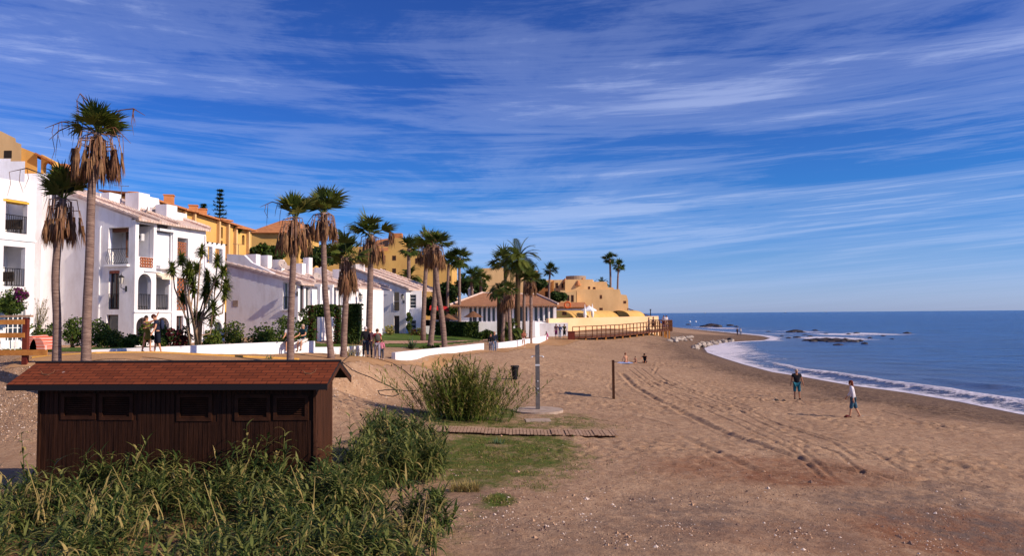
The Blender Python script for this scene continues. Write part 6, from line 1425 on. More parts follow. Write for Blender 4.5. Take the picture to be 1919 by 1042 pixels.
def roof_slab(dA, zA, dB, zB, name):
    me = bpy.data.meshes.new(name); nrm = (P(0, dB, zB)-P(0, dA, zA)).cross(u); nrm = nrm.normalized(); nrm = nrm if nrm.z > 0 else -nrm; th = nrm*.05
    c = [P(tl, dA, zA), P(trr, dA, zA), P(trr, dB, zB), P(tl, dB, zB)]; vs = [q+th for q in c]+c; fs = [(0, 1, 2, 3), (7, 6, 5, 4), (0, 4, 5, 1), (1, 5, 6, 2), (2, 6, 7, 3), (3, 7, 4, 0)]
    inv = world_of(HU).inverted(); me.from_pydata([tuple(inv@q) for q in vs], [], fs); uv = me.uv_layers.new(name='UVMap'); L_ = trr-tl; S_ = (P(0, dB, zB)-P(0, dA, zA)).length; U = [(0, 0), (L_, 0), (L_, S_), (0, S_)]
    for i, q in enumerate(U): uv.data[i].uv = q
    me.materials.append(m_shingle); me.materials.append(m_black)
    for i in range(1, 6): me.polygons[i].material_index = 1
    o = bpy.data.objects.new(name, me); COL.objects.link(o); o.parent = HU; return o
r1_ = roof_slab(-.37, hz_(-.37), dep/2, zr, 'roof'); r2_ = roof_slab(dep+.37, hz_(-.37), dep/2, zr, 'roof')
mb = MB(); mb.tube([P(tl-.02, dep/2, zr+.045), P(trr+.02, dep/2, zr+.045)], .07, 8, flat=.5); mb.build('ridge_cap', m_black, r1_)
mb = MB(); mb.fbox(O, u, w, (tl, -.39, hz_(-.37)-.10), (trr, -.372, hz_(-.37)+.03)); mb.build('fascia', m_black, HU)
for sgn, dA in ((1, -.37), (-1, dep+.37)):
    mb = MB(); a = [P(trr-.03, dA, hz_(-.37)-.12), P(trr-.03, dep/2, zr-.12), P(trr-.03, dep/2, zr+.0), P(trr-.03, dA, hz_(-.37)-.002)]; prism(mb, a, u*.028); mb.build('bargeboard', m_wood_side, HU)
mb = MB(); mb.fbox(O, u, w, (Wd+.05, .08, hz_(0)-.24), (Wd+.055, .38, hz_(0)-.05)); mb.build('white_notice', m_white2, HU)
for px, py in ((90, 699), (581, 702)):
    t_ = fh_.t(px); q = P(t_, .05, hz_(.05)+.06); mb = MB(); mb.tube([q, q+Vector((-.14, .02, .02)), q+Vector((-.20, .03, .10))], [.016, .014, .006], 5); mb.tube([q, q+Vector((.1, .05, .06)), q+Vector((.12, .1, .13))], [.014, .01, .005], 4); tag(mb.build('twig', m_dead2), 'small dry twig lying on the '+('left' if px < 300 else 'right')+' end of the hut roof', 'twig')

# ------------------------------------------------------------------ things on the beach
p = drop(1008, 771); SHW = thing('beach_shower', 'tall square grey beach shower post on a round concrete base', 'shower', p); ht = zpx(1008, 645, p)-p.z
mb = MB(); mb.box((p.x-.095, p.y-.075, p.z+.1), (p.x+.095, p.y+.075, p.z+ht*.965)); mb.add([Vector((p.x+sx_*.095, p.y+sy_*.075, p.z+ht*.965+.002)) for sx_, sy_ in ((-1, -1), (1, -1), (1, 1), (-1, 1))]+[Vector((p.x+.095, p.y+sy_*.075, p.z+ht*1.0)) for sy_ in (-1, 1)]+[Vector((p.x-.095, p.y+sy_*.075, p.z+ht*.975)) for sy_ in (-1, 1)], [(0, 1, 4, 6), (3, 2, 5, 7), (6, 4, 5, 7), (1, 2, 5, 4), (0, 6, 7, 3)]); mb.build('column', m_steel, SHW)
mb = MB(); mb.box((p.x-.1, p.y-.08, p.z+ht*.675), (p.x+.1, p.y-.0755, p.z+ht*.70)); mb.build('light_band', m_lsteel, SHW)
for sgn in (-1, 1):
    mb = MB(); z = p.z+ht*.82; mb.tube([Vector((p.x+sgn*.096, p.y, z)), Vector((p.x+sgn*.24, p.y, z)), Vector((p.x+sgn*.25, p.y, z-.02))], .018, 6); mb.tube([Vector((p.x+sgn*.25, p.y, z-.01)), Vector((p.x+sgn*.25, p.y, z-.05))], [.03, .055], 10); mb.build('shower_head', m_lsteel, SHW)
for zf in (.28, .34, .45): mb = MB(); z = p.z+ht*zf; mb.tube([Vector((p.x+.01, p.y-.0755, z)), Vector((p.x+.01, p.y-.12, z))], .028, 10); mb.build('push_button', m_lsteel, SHW)
mb = MB(); mb.tube([Vector((p.x, p.y-.1, p.z-.25)), Vector((p.x, p.y-.1, p.z+.09))], 1.12, 40); mb.build('base_disc', m_conc, SHW)
q = drop(1008, 789); mb = MB(); mb.box((q.x-.5, q.y-.45, q.z-.2), (q.x+.5, q.y+.35, q.z+.045), rz=.05, org=(q.x, q.y, 0)); mb.build('step_slab', m_conc, SHW)
# slatted path
a0, a1 = drop(752, 803), drop(1152, 815); u_ = Vector((a1.x-a0.x, a1.y-a0.y, 0)); Ls = u_.length; u_.normalize(); w_ = Vector((-u_.y, u_.x, 0)); WP = thing('slatted_walkway', 'roll-out wooden slat walkway laid across the turf by the shower', 'walkway', a0)
mb = MB(); k = 0; r = random.Random(2)
while k < Ls:
    x = a0+u_*k; za = HZ(x.x, x.y)+.05+r.uniform(-.006, .01); j = r.uniform(-.02, .02); mb.fbox(x, u_, w_, (0, -.62+j, za), (.104, .62+j, za+.028)); k += .125
mb.build('slats', m_plank, WP)
for off in (-.5, .5):
    mb = MB(); k = 0
    while k < Ls-.3: x = a0+u_*k; y_ = a0+u_*(k+.3); mb.add([Vector((x.x+w_.x*(off+d_), x.y+w_.y*(off+d_), HZ(x.x, x.y)+h_)) for d_, h_ in ((-.03, .045), (.03, .045), (.03, -.03), (-.03, -.03))]+[Vector((y_.x+w_.x*(off+d_), y_.y+w_.y*(off+d_), HZ(y_.x, y_.y)+h_)) for d_, h_ in ((-.03, .045), (.03, .045), (.03, -.03), (-.03, -.03))], [(0, 1, 5, 4), (1, 2, 6, 5), (3, 0, 4, 7)]); k += .3
    mb.build('runner', m_wood_side, WP)
# sign post seen edge-on
p = drop(1150, 748); SP = thing('sign_post', 'brown wooden sign post with its board seen edge-on, right of the shower', 'sign post', p); ht = zpx(1150, 675, p)-p.z; mb = MB(); mb.box((p.x-.06, p.y-.06, p.z-.2), (p.x+.06, p.y+.06, p.z+ht)); mb.build('post', m_wood_side, SP)
mb = MB(); mb.box((p.x-.012, p.y+.062, p.z+ht*.42), (p.x+.012, p.y+1.0, p.z+ht*.9), rz=-math.atan2(p.x, p.y), org=tuple(p)); mb.build('sign_board', m_wood_side, SP)
# bin
p = drop(965, 712); BN = thing('rubbish_bin', 'black tapered rubbish bin standing alone on the sand', 'bin', p); Y = p.y; s = Y/F; mb = MB(); mb.tube([p+Vector((0, 0, .02)), p+Vector((0, 0, 23*s))], [4.5*s, 7*s], 14, cap=False); mb.tube([p+Vector((0, 0, .02)), p+Vector((0, 0, .05))], 4.4*s, 14); mb.build('body', m_black, BN, True)
mb = MB(); n = 16
mb.tube([p+Vector((0, 0, 23*s)), p+Vector((0, 0, 26*s))], [8.2*s, 7.8*s], 16); mb.build('lid', m_black, BN); mb = MB(); mb.tube([p+Vector((-6*s, 0, 6*s)), p+Vector((-12*s, 0, 4.5*s))], .03, 5); mb.build('handle', m_black, BN)
# hoses on the bank
def hose(pts, lab, rr=.022):
    P_ = []
    for (a, b), (c, d_) in zip(pts[:-1], pts[1:]):
        for k in range(5): P_.append(drop(a+(c-a)*k/5, b+(d_-b)*k/5)+Vector((0, 0, rr)))
    mb = MB(); mb.tube(P_, rr, 6); tag(mb.build('hose', m_iron, None, True), lab, 'hose')
hose([(655, 668), (641, 680), (660, 695), (690, 708), (718, 720), (742, 731), (747, 741), (735, 745), (712, 741), (708, 734), (730, 732), (760, 734), (790, 733)], 'black hose winding down the sand bank to a loop at its foot')
hose([(708, 674), (735, 682), (757, 695), (772, 708), (786, 720)], 'second black hose running over the bank crest toward the reed clump')
# timber fence, left edge
FN = thing('timber_fence', 'orange timber fence with a dark red end post at the left edge', 'fence', tuple(base(49, 30.3)))
Yf = 30.3; b_ = base(49, Yf); mb = MB(); zt = at(50, 595, Yf).z; mb.box((b_.x-.10, Yf-.08, b_.z-.3), (b_.x+.10, Yf+.08, zt)); mb.build('post', m_fencered, FN)
for (y0, y1, mm) in ((590.5, 594.5, m_plank), (599, 608, m_fencewood), (624, 633, m_fencewood)):
    mb = MB(); a = at(-60, y0+1, Yf-.1); c = at(57 if y0 < 595 else 46, y0, Yf-.1); hgt_ = (y1-y0)*Yf/F; prism(mb, [a, c, c-Vector((0, 0, hgt_)), a-Vector((0, 0, hgt_))], (0, .05 if y0 > 595 else .2, 0)); mb.build('rail', mm, FN)
mb = MB(); a = at(-60, 656, Yf-.14); c = at(88, 656, Yf-.14); prism(mb, [a, c, c-Vector((0, 0, .22)), a-Vector((0, 0, .22))], (0, .04, 0)); mb.build('base_board', m_fencewood, FN)
# striped lounger cover and white table
def stripe_mat():
    m = bpy.data.materials.new('striped_fabric'); m.use_nodes = True; t = m.node_tree; b = t.nodes['Principled BSDF']; vec = nd(t, 'ShaderNodeTexCoord').outputs['Object']; wv = nd(t, 'ShaderNodeTexWave', inp={'Scale': 2.2}); wv.bands_direction = 'Z'; t.links.new(vec, wv.inputs['Vector'])
    t.links.new(ramp(t, wv.outputs['Fac'], [(.0, (.55, .07, .03)), (.45, (.65, .22, .08)), (.5, (.75, .62, .5)), (.8, (.8, .7, .6)), (.85, (.5, .06, .04))], 'CONSTANT'), b.inputs['Base Color']); b.inputs['Roughness'].default_value = .9; return m
SL = thing('sun_lounger', 'lounger draped with a red and white striped cover beside the timber fence', 'lounger', tuple(base(74, 34))); b_ = base(74, 34); mb = MB(); 
for (xc, hh, rr) in ((at(66, 640, 34).x, .62, .32), (at(80, 640, 34).x, .55, .34)):
    n = 10; lo = []; hi = []
    for i in range(n+1): th = math.pi*i/n; lo.append(Vector((xc-rr*math.cos(th), 33.6, b_.z+.12+hh*math.sin(th)))); hi.append(Vector((xc-rr*math.cos(th)+.1, 34.6, b_.z+.12+hh*1.05*math.sin(th))))
    mb.add(lo+hi, [(i, i+1, n+2+i, n+1+i) for i in range(n)]+[tuple(range(n+1)), tuple(range(2*n+1, n, -1))])
mb.build('cover', stripe_mat(), SL)
for k in (-.45, 0, .5): mb = MB(); mb.tube([Vector((b_.x+k, 33.7, b_.z)), Vector((b_.x+k, 33.7, b_.z+.3))], .025, 6); mb.build('leg', m_white2, SL)
WT = thing('garden_table', 'white garden table in front of the arched window at the left edge', 'table', tuple(base(25, 36))); b_ = base(25, 36); mb = MB(); mb.tube([b_+Vector((0, 0, .68)), b_+Vector((0, 0, .72))], .6, 20); mb.build('tabletop', m_white2, WT)
for sx_ in (-1, 1):
    for sy_ in (-1, 1): mb = MB(); mb.tube([b_+Vector((sx_*.3, sy_*.3, 0)), b_+Vector((sx_*.4, sy_*.4, .68))], .025, 6); mb.build('leg', m_white2, WT)
# rocks
def rock(px, py, s, m, lab, grp, cat='rock', z=None, Y=None):
    p = drop(px, py) if z is None else ground(px, py, z); r = random.Random(int(px*13+py*7)); mb = MB(); n = 8; vs = []; rx_, ry_, rz_ = s*r.uniform(.7, 1.2), s*r.uniform(.7, 1.1), s*r.uniform(.45, .75)*(.62 if z is not None else 1)
    for i in range(5):
        ph = math.pi*i/4
        for j in range(n):
            th = 2*math.pi*j/n; k = r.uniform(.78, 1.15); vs.append(p+Vector((rx_*math.sin(ph)*math.cos(th)*k, ry_*math.sin(ph)*math.sin(th)*k, rz_*math.cos(ph)*(r.uniform(.85, 1.1))+(rz_*.25 if z is None else -rz_*.15))))
    mb.add(vs, [(i*n+j, i*n+(j+1) % n, (i+1)*n+(j+1) % n, (i+1)*n+j) for i in range(4) for j in range(n)]); o = mb.build('rock', m); tag(o, lab, cat, grp); return o
ORD = ['leftmost', 'second', 'third', 'fourth', 'fifth', 'sixth', 'seventh', 'eighth', 'ninth', 'tenth', 'eleventh', 'twelfth', 'thirteenth', 'fourteenth', 'fifteenth', 'sixteenth', 'seventeenth', 'eighteenth', 'nineteenth', 'twentieth']
def rocks(lst, what, grp, z=None):
    lst = sorted(lst); n = len(lst)
    for i, (a, b, s, m) in enumerate(lst):
        c_ = 'black' if m is m_rockd else 'pale'
        if i < (n+1)//2: lab = (ORD[i] if i == 0 else ORD[i]+' from the left,')+' '+c_+' rock of the '+what
        else: j_ = n-1-i; lab = ('rightmost' if j_ == 0 else ORD[j_]+' from the right,')+' '+c_+' rock of the '+what
        rock(a, b, s, m, lab, grp, z=z)
r = random.Random(9)
rocks([(1255+k/25*40+r.uniform(-3, 3), 641-k/25*5+r.uniform(-3.5, 2.5), r.uniform(.35, .8), m_rockw) for k in range(26)], 'upper row on the sand', 'pale boulders in the upper row')
rocks([(1301+k/37*72+r.uniform(-4, 4), (652-k/37*13)+r.uniform(-5, 4)*(1-k/37*.6), r.uniform(.45, .95)*(1-k/37*.15), m_rockw if r.random() < .8 else m_rockd) for k in range(38)], 'heap at the foam edge', 'boulders at the foam edge')
rocks([(a, b, s*.9, m_rockd) for a, b, s in ((1518, 639, 2.0), (1531, 638, 2.2), (1549, 638.5, 2.6), (1566, 639, 2.4), (1583, 640, 2.0), (1600, 641, 1.6), (1611, 640, 1.3), (1541, 640, 1.8), (1574, 641, 1.8), (1592, 639.5, 1.5), (1524, 640.5, 1.4), (1557, 641, 1.6))], 'big reef among the foam', 'black rocks of the big reef', z=0.0)
rocks([(a, b, s, m_rockd) for a, b, s in [(1465, 630, .8), (1478, 634, .9), (1508, 628, 1.0), (1518, 631, .8), (1630, 634, .8), (1655, 630, .9), (1590, 627, .9), (1605, 625, 1.1), (1672, 636, .7), (1548, 626, .8), (1440, 622, .9), (1482, 623, 1.8), (1492, 622, 2.2), (1502, 623.5, 1.6), (1528, 620, 1.3), (1571, 647, 1.0), (1620, 645, .9), (1700, 625, 1.2), (1493, 633, 1.0)]], 'scattered awash group', 'scattered black rocks awash', z=0.0)
rocks([(a, b, s, m_rockd) for a, b, s in [(1322, 613, 3.0), (1333, 611.5, 4.2), (1345, 613, 3.4), (1368, 611, 2.0), (1290, 609, 1.6), (1380, 613, 1.5)]], 'dark patch beyond the spit', 'dark rocks beyond the spit', z=0.0)
for a, b, lb in ((1304, 604, 'rightmost'), (1293, 604, 'middle'), (1250, 606, 'leftmost')):
    q = ground(a, b, 0.0); mb = MB(); mb.tube([q+Vector((0, 0, -.2)), q+Vector((0, 0, .5)), q+Vector((0, 0, .9))], [.55, .6, .15], 10); tag(mb.build('buoy', m_white2), lb+' of three tiny white buoys floating off the point', 'buoy', 'white buoys off the point')
for a, lb in ((1472, 'middle'), (1548, 'rightmost'), (1322, 'leftmost')):
    q = ground(a, 587.2-(a-960)*.0078+3.1, 0.0); t = thing('sailing_boat', lb+' of three tiny boats on the horizon', 'boat', q, group='boats on the horizon'); mb = MB(); s = q.y/F*1.3; prism(mb, [q+Vector((-s, 0, 0)), q+Vector((s, 0, 0)), q+Vector((s*1.2, 0, s*.5)), q+Vector((-s*1.2, 0, s*.5))], (0, s, 0)); mb.build('hull', m_dark, t); mb = MB(); prism(mb, [q+Vector((0, .2*s, s*.5)), q+Vector((.6*s, .2*s, s*.5)), q+Vector((0, .2*s, s*1.8))], (0, .1*s, 0)); mb.build('sail', m_white2, t)
# litter
p = drop(1587, 783); mb = MB(); mb.tube([p+Vector((-.12, 0, .02)), p+Vector((-.02, 0, .06)), p+Vector((.12, 0, .05)), p+Vector((.2, 0, .01))], [.03, .07, .06, .02], 8, flat=.8); tag(mb.build('beach_bag', smat('red_bag', (.16, .02, .02)), None, True), 'small dark red bag lying on the sand by the woman in white', 'bag')
rocks([(1447+r.uniform(0, 26), 749+r.uniform(-2, 3), r.uniform(.05, .11), m_rockw if k % 2 else m_rockd) for k in range(9)], 'little heap left of the man in black', 'little stone heap by the man')
rocks([(1612, 780, .05, m_rockw), (1617, 781, .05, m_rockw)], 'pebble pair right of the woman in white', 'pebbles by the woman')
p = drop(1165, 681); mb = MB(); q = drop(1180, 682); mb.box((p.x-.5, p.y-.8, max(p.z, q.z)+.01), (q.x+.1, p.y+.8, max(p.z, q.z)+.05), rz=.1, org=tuple(p)); tag(mb.build('beach_towel', smat('blue_towel', (.35, .45, .75))), 'pale blue towel under the left sunbather', 'towel')
p = drop(1063, 634); CRt = thing('flower_trough', 'brown wooden bin at the left end of the boardwalk railing', 'bin', tuple(at(1074, 628, 84))); p = at(1074, 634, 84.2); g = HZ(p.x, p.y); mb = MB(); mb.box((p.x-.6, 83.5, g-.1), (p.x+.15, 84.2, g+.85)); mb.build('body', m_fencered, CRt); mb = MB(); mb.box((p.x-.65, 83.45, g+.853), (p.x+.2, 84.25, g+.93)); mb.build('lid', m_brownf, CRt)
CRt.name = 'rubbish_bin.001'
# thatched parasols left of the restaurant
for a, b, Y, lab in ((840, 588, 88, 'left thatched parasol before the garden house'), (887, 583, 89.5, 'right thatched parasol before the restaurant doors')):
    top = at(a, b, Y); g = HZ(top.x, Y); t = thing('thatched_parasol', lab, 'parasol', (top.x, Y, g)); mb = MB(); mb.tube([top-Vector((0, 0, .75)), top], [1.2, .05], 14); mb.build('canopy', m_dead2, t); mb = MB(); mb.tube([Vector((top.x, Y, g)), top-Vector((0, 0, .3))], .07, 8); mb.build('pole', m_trunk2, t)
# life ring signs
for a, b, Y, lab in ((1063.5, 571.5, 90.4, 'orange life ring on the white pergola'),):
    c = at(a, b, 103.5); n = 16; mb = MB(); mb.tube([c+Vector((.4*math.cos(2*math.pi*i/n), 0, .4*math.sin(2*math.pi*i/n))) for i in range(n+1)], .11, 8, cap=False); tag(mb.build('life_ring', smat('orange_ring', (.7, .14, .04)), None, True), lab, 'life ring')

# ------------------------------------------------------------------ people
_jobs = []
def skinned(name, pts, edges, rad, m, parent, sub=2, root=0):
    me = bpy.data.meshes.new(name); me.from_pydata([tuple(p) for p in pts], edges, []); o = bpy.data.objects.new(name, me); COL.objects.link(o); o.parent = parent
    md = o.modifiers.new('skin', 'SKIN'); md.use_smooth_shade = True
    for i, v in enumerate(me.skin_vertices[0].data):
        r_ = rad[i]; v.radius = (r_, r_) if not isinstance(r_, tuple) else r_; v.use_root = (i == root)
    s = o.modifiers.new('sub', 'SUBSURF'); s.levels = sub; s.render_levels = sub; _jobs.append((o, m)); return o
def flush():
    dg = bpy.context.evaluated_depsgraph_get(); dg.update()
    new = [(o, bpy.data.meshes.new_from_object(o.evaluated_get(dg)), m) for o, m in _jobs]
    for o, me, m in new:
        o.modifiers.clear(); o.data = me; me.materials.clear(); me.materials.append(m)
        me.polygons.foreach_set('use_smooth', [True]*len(me.polygons)); me.polygons.foreach_set('material_index', [0]*len(me.polygons))
    _jobs.clear()
def ellipsoid(mb, c, r3, n=12, k=8, cut=-1.0):
    vs = []
    for i in range(k+1):
        ph = math.pi*i/k
        for j in range(n): th = 2*math.pi*j/n; vs.append((c[0]+r3[0]*math.sin(ph)*math.cos(th), c[1]+r3[1]*math.sin(ph)*math.sin(th), c[2]+r3[2]*max(math.cos(ph), cut)))
    mb.add(vs, [(i*n+j, (i+1)*n+j, (i+1)*n+(j+1) % n, i*n+(j+1) % n) for i in range(k) for j in range(n)])
def rotv(v, ax, a): return Matrix.Rotation(a, 3, ax) @ v
def person(lab, loc, yaw, ht=1.75, legs=((8, 5), (-8, 5)), arms=((5, 8, 15), (-5, 8, 15)), lean=0, sit=False, top=('shirt', (.02, .02, .03), 'short'), bottom=('trousers', (.05, .06, .1), 'long'),
           hair=(.03, .02, .015), longhair=False, shoes=(.03, .03, .03), skin=None, pack=None, head=0, slim=1.0, group=None, dress=None):
    """local frame: +Y ahead, +X to the person's right. legs (thigh forward deg, knee bend); arms (forward, outward, elbow bend)"""
    t = thing('person', lab, 'person', loc, R(yaw), group); sc_ = ht/1.75; t.scale = (sc_,)*3; skin = skin or m_skin
    J = {}; A = R(lean); hz0 = .93
    def up_(h, y=0.0): v = Vector((0, y, h)); return rotv(v, 'X', -A)
    pel = Vector((0, 0, hz0)); J['pel'] = pel; J['spi'] = pel+up_(.17); J['che'] = pel+up_(.40); J['nec'] = pel+up_(.565, .0); J['hea'] = pel+up_(.64, .02)+Vector((0, head*.02, 0)); J['top'] = pel+up_(.73, .02)+Vector((0, head*.05, 0))
    for i, (s, (tf, kb)) in enumerate(zip((-1, 1), legs)):
        h = pel+Vector((s*.085*slim, 0, -.05)); th = R(tf); k = h+Vector((s*.015, math.sin(th)*.42, -math.cos(th)*.42)); sh_ = th-R(kb); a = k+Vector((0, math.sin(sh_)*.40, -math.cos(sh_)*.40)); J['h%d' % i], J['k%d' % i], J['a%d' % i] = h, k, a; J['f%d' % i] = a+Vector((s*.02, .13, -.035))
    for i, (s, (af, ao, eb)) in enumerate(zip((-1, 1), arms)):
        sh_ = pel+up_(.49)+Vector((s*.165*slim, 0, 0)); d = Vector((s*math.sin(R(ao)), 0, -math.cos(R(ao)))); d = rotv(d, 'X', R(af)); e = sh_+d*.28; d2 = rotv(d, 'X', R(eb)); 
        if eb > 60: d2 = (d2+Vector((-s*.45, 0, 0))).normalized()
        w_ = e+d2*.25; J['s%d' % i], J['e%d' % i], J['w%d' % i], J['m%d' % i] = sh_, e, w_, w_+d2*.085; J['d%d' % i] = d2
    low = min(J['a0'].z, J['a1'].z)-.06 if not sit else 0
    if sit: low = sit
    for k in J:
        if k[0] != 'd': J[k] = J[k]-Vector((0, 0, low))
    names = ['pel', 'spi', 'che', 'nec', 'hea', 'top', 'h0', 'k0', 'a0', 'f0', 'h1', 'k1', 'a1', 'f1', 's0', 'e0', 'w0', 'm0', 's1', 'e1', 'w1', 'm1']
    rad = dict(pel=.115*slim, spi=.10*slim, che=.118*slim, nec=.05, hea=.078, top=.075, h0=.085, h1=.085, k0=.052, k1=.052, a0=.036, a1=.036, f0=.034, f1=.034, s0=.052, s1=.052, e0=.042, e1=.042, w0=.029, w1=.029, m0=.030, m1=.030)
    idx = {n: i for i, n in enumerate(names)}; pts = [J[n] for n in names]; rr = [rad[n] for n in names]
    E = [('pel', 'spi'), ('spi', 'che'), ('che', 'nec'), ('nec', 'hea'), ('hea', 'top'), ('pel', 'h0'), ('h0', 'k0'), ('k0', 'a0'), ('a0', 'f0'), ('pel', 'h1'), ('h1', 'k1'), ('k1', 'a1'), ('a1', 'f1'), ('che', 's0'), ('s0', 'e0'), ('e0', 'w0'), ('w0', 'm0'), ('che', 's1'), ('s1', 'e1'), ('e1', 'w1'), ('w1', 'm1')]
    E = [(idx[a], idx[b]) for a, b in E]
    for i in (0, 1):    # five fingers on each hand
        d = J['d%d' % i].normalized(); s = (-1, 1)[i]; side = Vector((0, 1, 0))-d*d.y; side.normalize()
        for q, (off, ln) in enumerate(((-.024, .055), (-.008, .07), (.008, .075), (.024, .065))):
            b = J['m%d' % i]+side*off+d*.028; c = b+d*ln*.6; e = c+(d*.9+Vector((-s*.5, 0, 0))).normalized()*ln*.45; n0 = len(pts); pts += [b, c, e]; rr += [.010, .009, .007]; E += [(idx['m%d' % i], n0), (n0, n0+1), (n0+1, n0+2)]
        b = J['m%d' % i]-d*.03+side*.038; c = b+side*.02+d*.035; n0 = len(pts); pts += [b, c]; rr += [.011, .008]; E += [(idx['w%d' % i], n0), (n0, n0+1)]
    n0 = len(pts); nf = rotv(Vector((0, 1, 0)), 'X', -A); pts.append(J['hea'].lerp(J['top'], .25)+nf*.105); rr.append(.012); E.append((idx['hea'], n0))
    skinned('body', pts, E, rr, skin, t)
    c = J['hea'].lerp(J['top'], .62)
    mb = MB(); ellipsoid(mb, c+Vector((0, -.016, .02)), (.091, .103, .105)); 
    if longhair: ellipsoid(mb, c+Vector((0, -.07, -.10)), (.085, .055, .15))
    hm = mat('hair_%d_%d' % (int(hair[0]*100), int(hair[2]*100)), hair, .7); hb = _b(mb_local(mb, t), 'hair', hm, None, True); hb.parent = t
    for s in (-1, 1):
        e = MB(); q = J['hea'].lerp(J['top'], .45)+nf*.083+Vector((s*.03, 0, 0)); ellipsoid(e, q, (.012, .008, .009), 6, 4); eo = _old(e, 'eye', m_dark, None, True); eo.parent = t
        e = MB(); q = J['hea'].lerp(J['top'], .35)+Vector((s*.088, 0, 0)); ellipsoid(e, q, (.012, .022, .03), 6, 4); eo = _old(e, 'ear', skin, None, True); eo.parent = t
    e = MB(); q = J['hea']+nf*.082+Vector((0, 0, -.012)); ellipsoid(e, q, (.024, .006, .006), 6, 4); eo = _old(e, 'mouth', m_brownf, None, True); eo.parent = t
    def sub(nl, jl, el, rl, m): return skinned(nl, jl, el, rl, m, t)
    if dress:
        sub('dress', [J['pel'], J['spi'], J['che'], J['che']+Vector((0, 0, .09)), (J['k0']+J['k1'])/2+Vector((0, 0, .08)), J['s0'], J['s1']], [(0, 1), (1, 2), (2, 3), (0, 4), (2, 5), (2, 6)], [.15*slim, .118*slim, .13*slim, .09, .19, .06, .06], smat('d%d%d%d' % tuple(int(q*99) for q in dress), dress))
    else:
        if top:
            nm_, c_, sl_ = top; m = smat('t%d%d%d' % tuple(int(q*99) for q in c_), c_); k = .55 if sl_ == 'short' else .98
            jl = [J['pel'], J['spi'], J['che'], J['nec']-Vector((0, 0, .03)), J['s0'], J['s0'].lerp(J['e0'], k), J['s1'], J['s1'].lerp(J['e1'], k)]; el = [(0, 1), (1, 2), (2, 3), (2, 4), (4, 5), (2, 6), (6, 7)]; rl = [.135*slim, .125*slim, .142*slim, .075, .078, .062, .078, .062]
            if sl_ == 'long':
                jl += [J['e0'].lerp(J['w0'], .9), J['e1'].lerp(J['w1'], .9)]; el += [(5, 8), (7, 9)]; rl += [.038, .038]
            jl[0] = jl[0]-Vector((0, 0, .07)) if not sit else jl[0]; sub(nm_, jl, el, rl, m)
        nm_, c_, ln_ = bottom; m = smat('b%d%d%d' % tuple(int(q*99) for q in c_), c_)
        if ln_ == 'long': jl = [J['pel']]+[J[q] for q in ('h0', 'k0')]+[J['a0'].lerp(J['k0'], .08)]+[J[q] for q in ('h1', 'k1')]+[J['a1'].lerp(J['k1'], .08)]; el = [(0, 1), (1, 2), (2, 3), (0, 4), (4, 5), (5, 6)]; rl = [.128*slim, .10, .070, .058, .10, .070, .058]
        elif ln_ == 'knee': jl = [J['pel'], J['h0'], J['k0']+(J['a0']-J['k0'])*.12, J['h1'], J['k1']+(J['a1']-J['k1'])*.12]; el = [(0, 1), (1, 2), (0, 3), (3, 4)]; rl = [.13*slim, .105, .088, .105, .088]
        else: jl = [J['pel'], J['h0'], J['h0'].lerp(J['k0'], .45), J['h1'], J['h1'].lerp(J['k1'], .45)]; el = [(0, 1), (1, 2), (0, 3), (3, 4)]; rl = [.13*slim, .105, .09, .105, .09]
        sub(nm_, jl, el, rl, m)
    if shoes:
        sm_ = smat('s%d%d%d' % tuple(int(q*99) for q in shoes), shoes)
        for i in (0, 1): sub('shoe', [J['a%d' % i]+Vector((0, -.03, -.02)), J['f%d' % i]+Vector((0, .02, 0))], [(0, 1)], [.048, .046], sm_)
    if pack:
        mb = MB(); c = J['che'].lerp(J['spi'], .4)+rotv(Vector((0, -.21, 0)), 'X', -A); ellipsoid(mb, c, (.16, .10, .23)); 
        o = _old(mb, 'backpack', smat('pack%d' % int(pack[0]*99), pack), None, True); o['label'] = 'backpack worn on the back'; o.parent = t
    return t
def mb_local(mb, t): return mb
def W_(px, py, Y=None):
    p = drop(px, py)
    if Y: p = base(px, Y)
    return p
mscale = 1.0
blk = (.015, .015, .02); nav = (.02, .025, .05); jean = (.16, .22, .34)
person('man in black t-shirt and teal shorts standing on the sand near the waves', W_(1494, 749), 172, 1.74, ((4, 4), (-3, 3)), ((2, 14, 10), (-2, 14, 12)), top=('shirt', blk, 'short'), bottom=('shorts', (.02, .13, .19), 'knee'), hair=(.40, .30, .24), skin=m_skind, shoes=(.02, .015, .015), slim=1.25)
person('woman with red hair, white blouse and blue knee shorts walking by the waves', W_(1600, 784), 62, 1.68, ((14, 6), (-12, 14)), ((-12, 10, 8), (14, 10, 22)), lean=6, top=('blouse', (.78, .74, .78), 'long'), bottom=('knee_shorts', (.05, .12, .18), 'knee'), hair=(.12, .025, .012), longhair=True, shoes=None, slim=.98)
person('person in dark blue t-shirt and shorts hugging the friend in green beside the left palms', W_(296, 661, 32.9), 118, 1.74, ((-6, 8), (10, 4)), ((8, 20, 20), (22, 12, 60)), lean=8, top=('shirt', nav, 'short'), bottom=('shorts', (.012, .015, .03), 'knee'), hair=(.06, .018, .012), shoes=(.55, .50, .52), head=2, pack=(.03, .04, .09))
person('girl in olive dress with one arm raised, hugging the friend in dark blue', W_(276, 661, 33.3), 250, 1.66, ((12, 10), (-10, 6)), ((110, 20, 60), (60, 12, 50)), lean=-6, dress=(.16, .15, .03), hair=(.03, .015, .01), longhair=True, shoes=(.6, .25, .22), skin=m_skin)
wy = 38.2
def sitwall(px, Y, ztop): p = base(px, Y); return Vector((p.x, Y, ztop-.80))
zt_ = zpx(545, 640.7, base(545, 39.2))
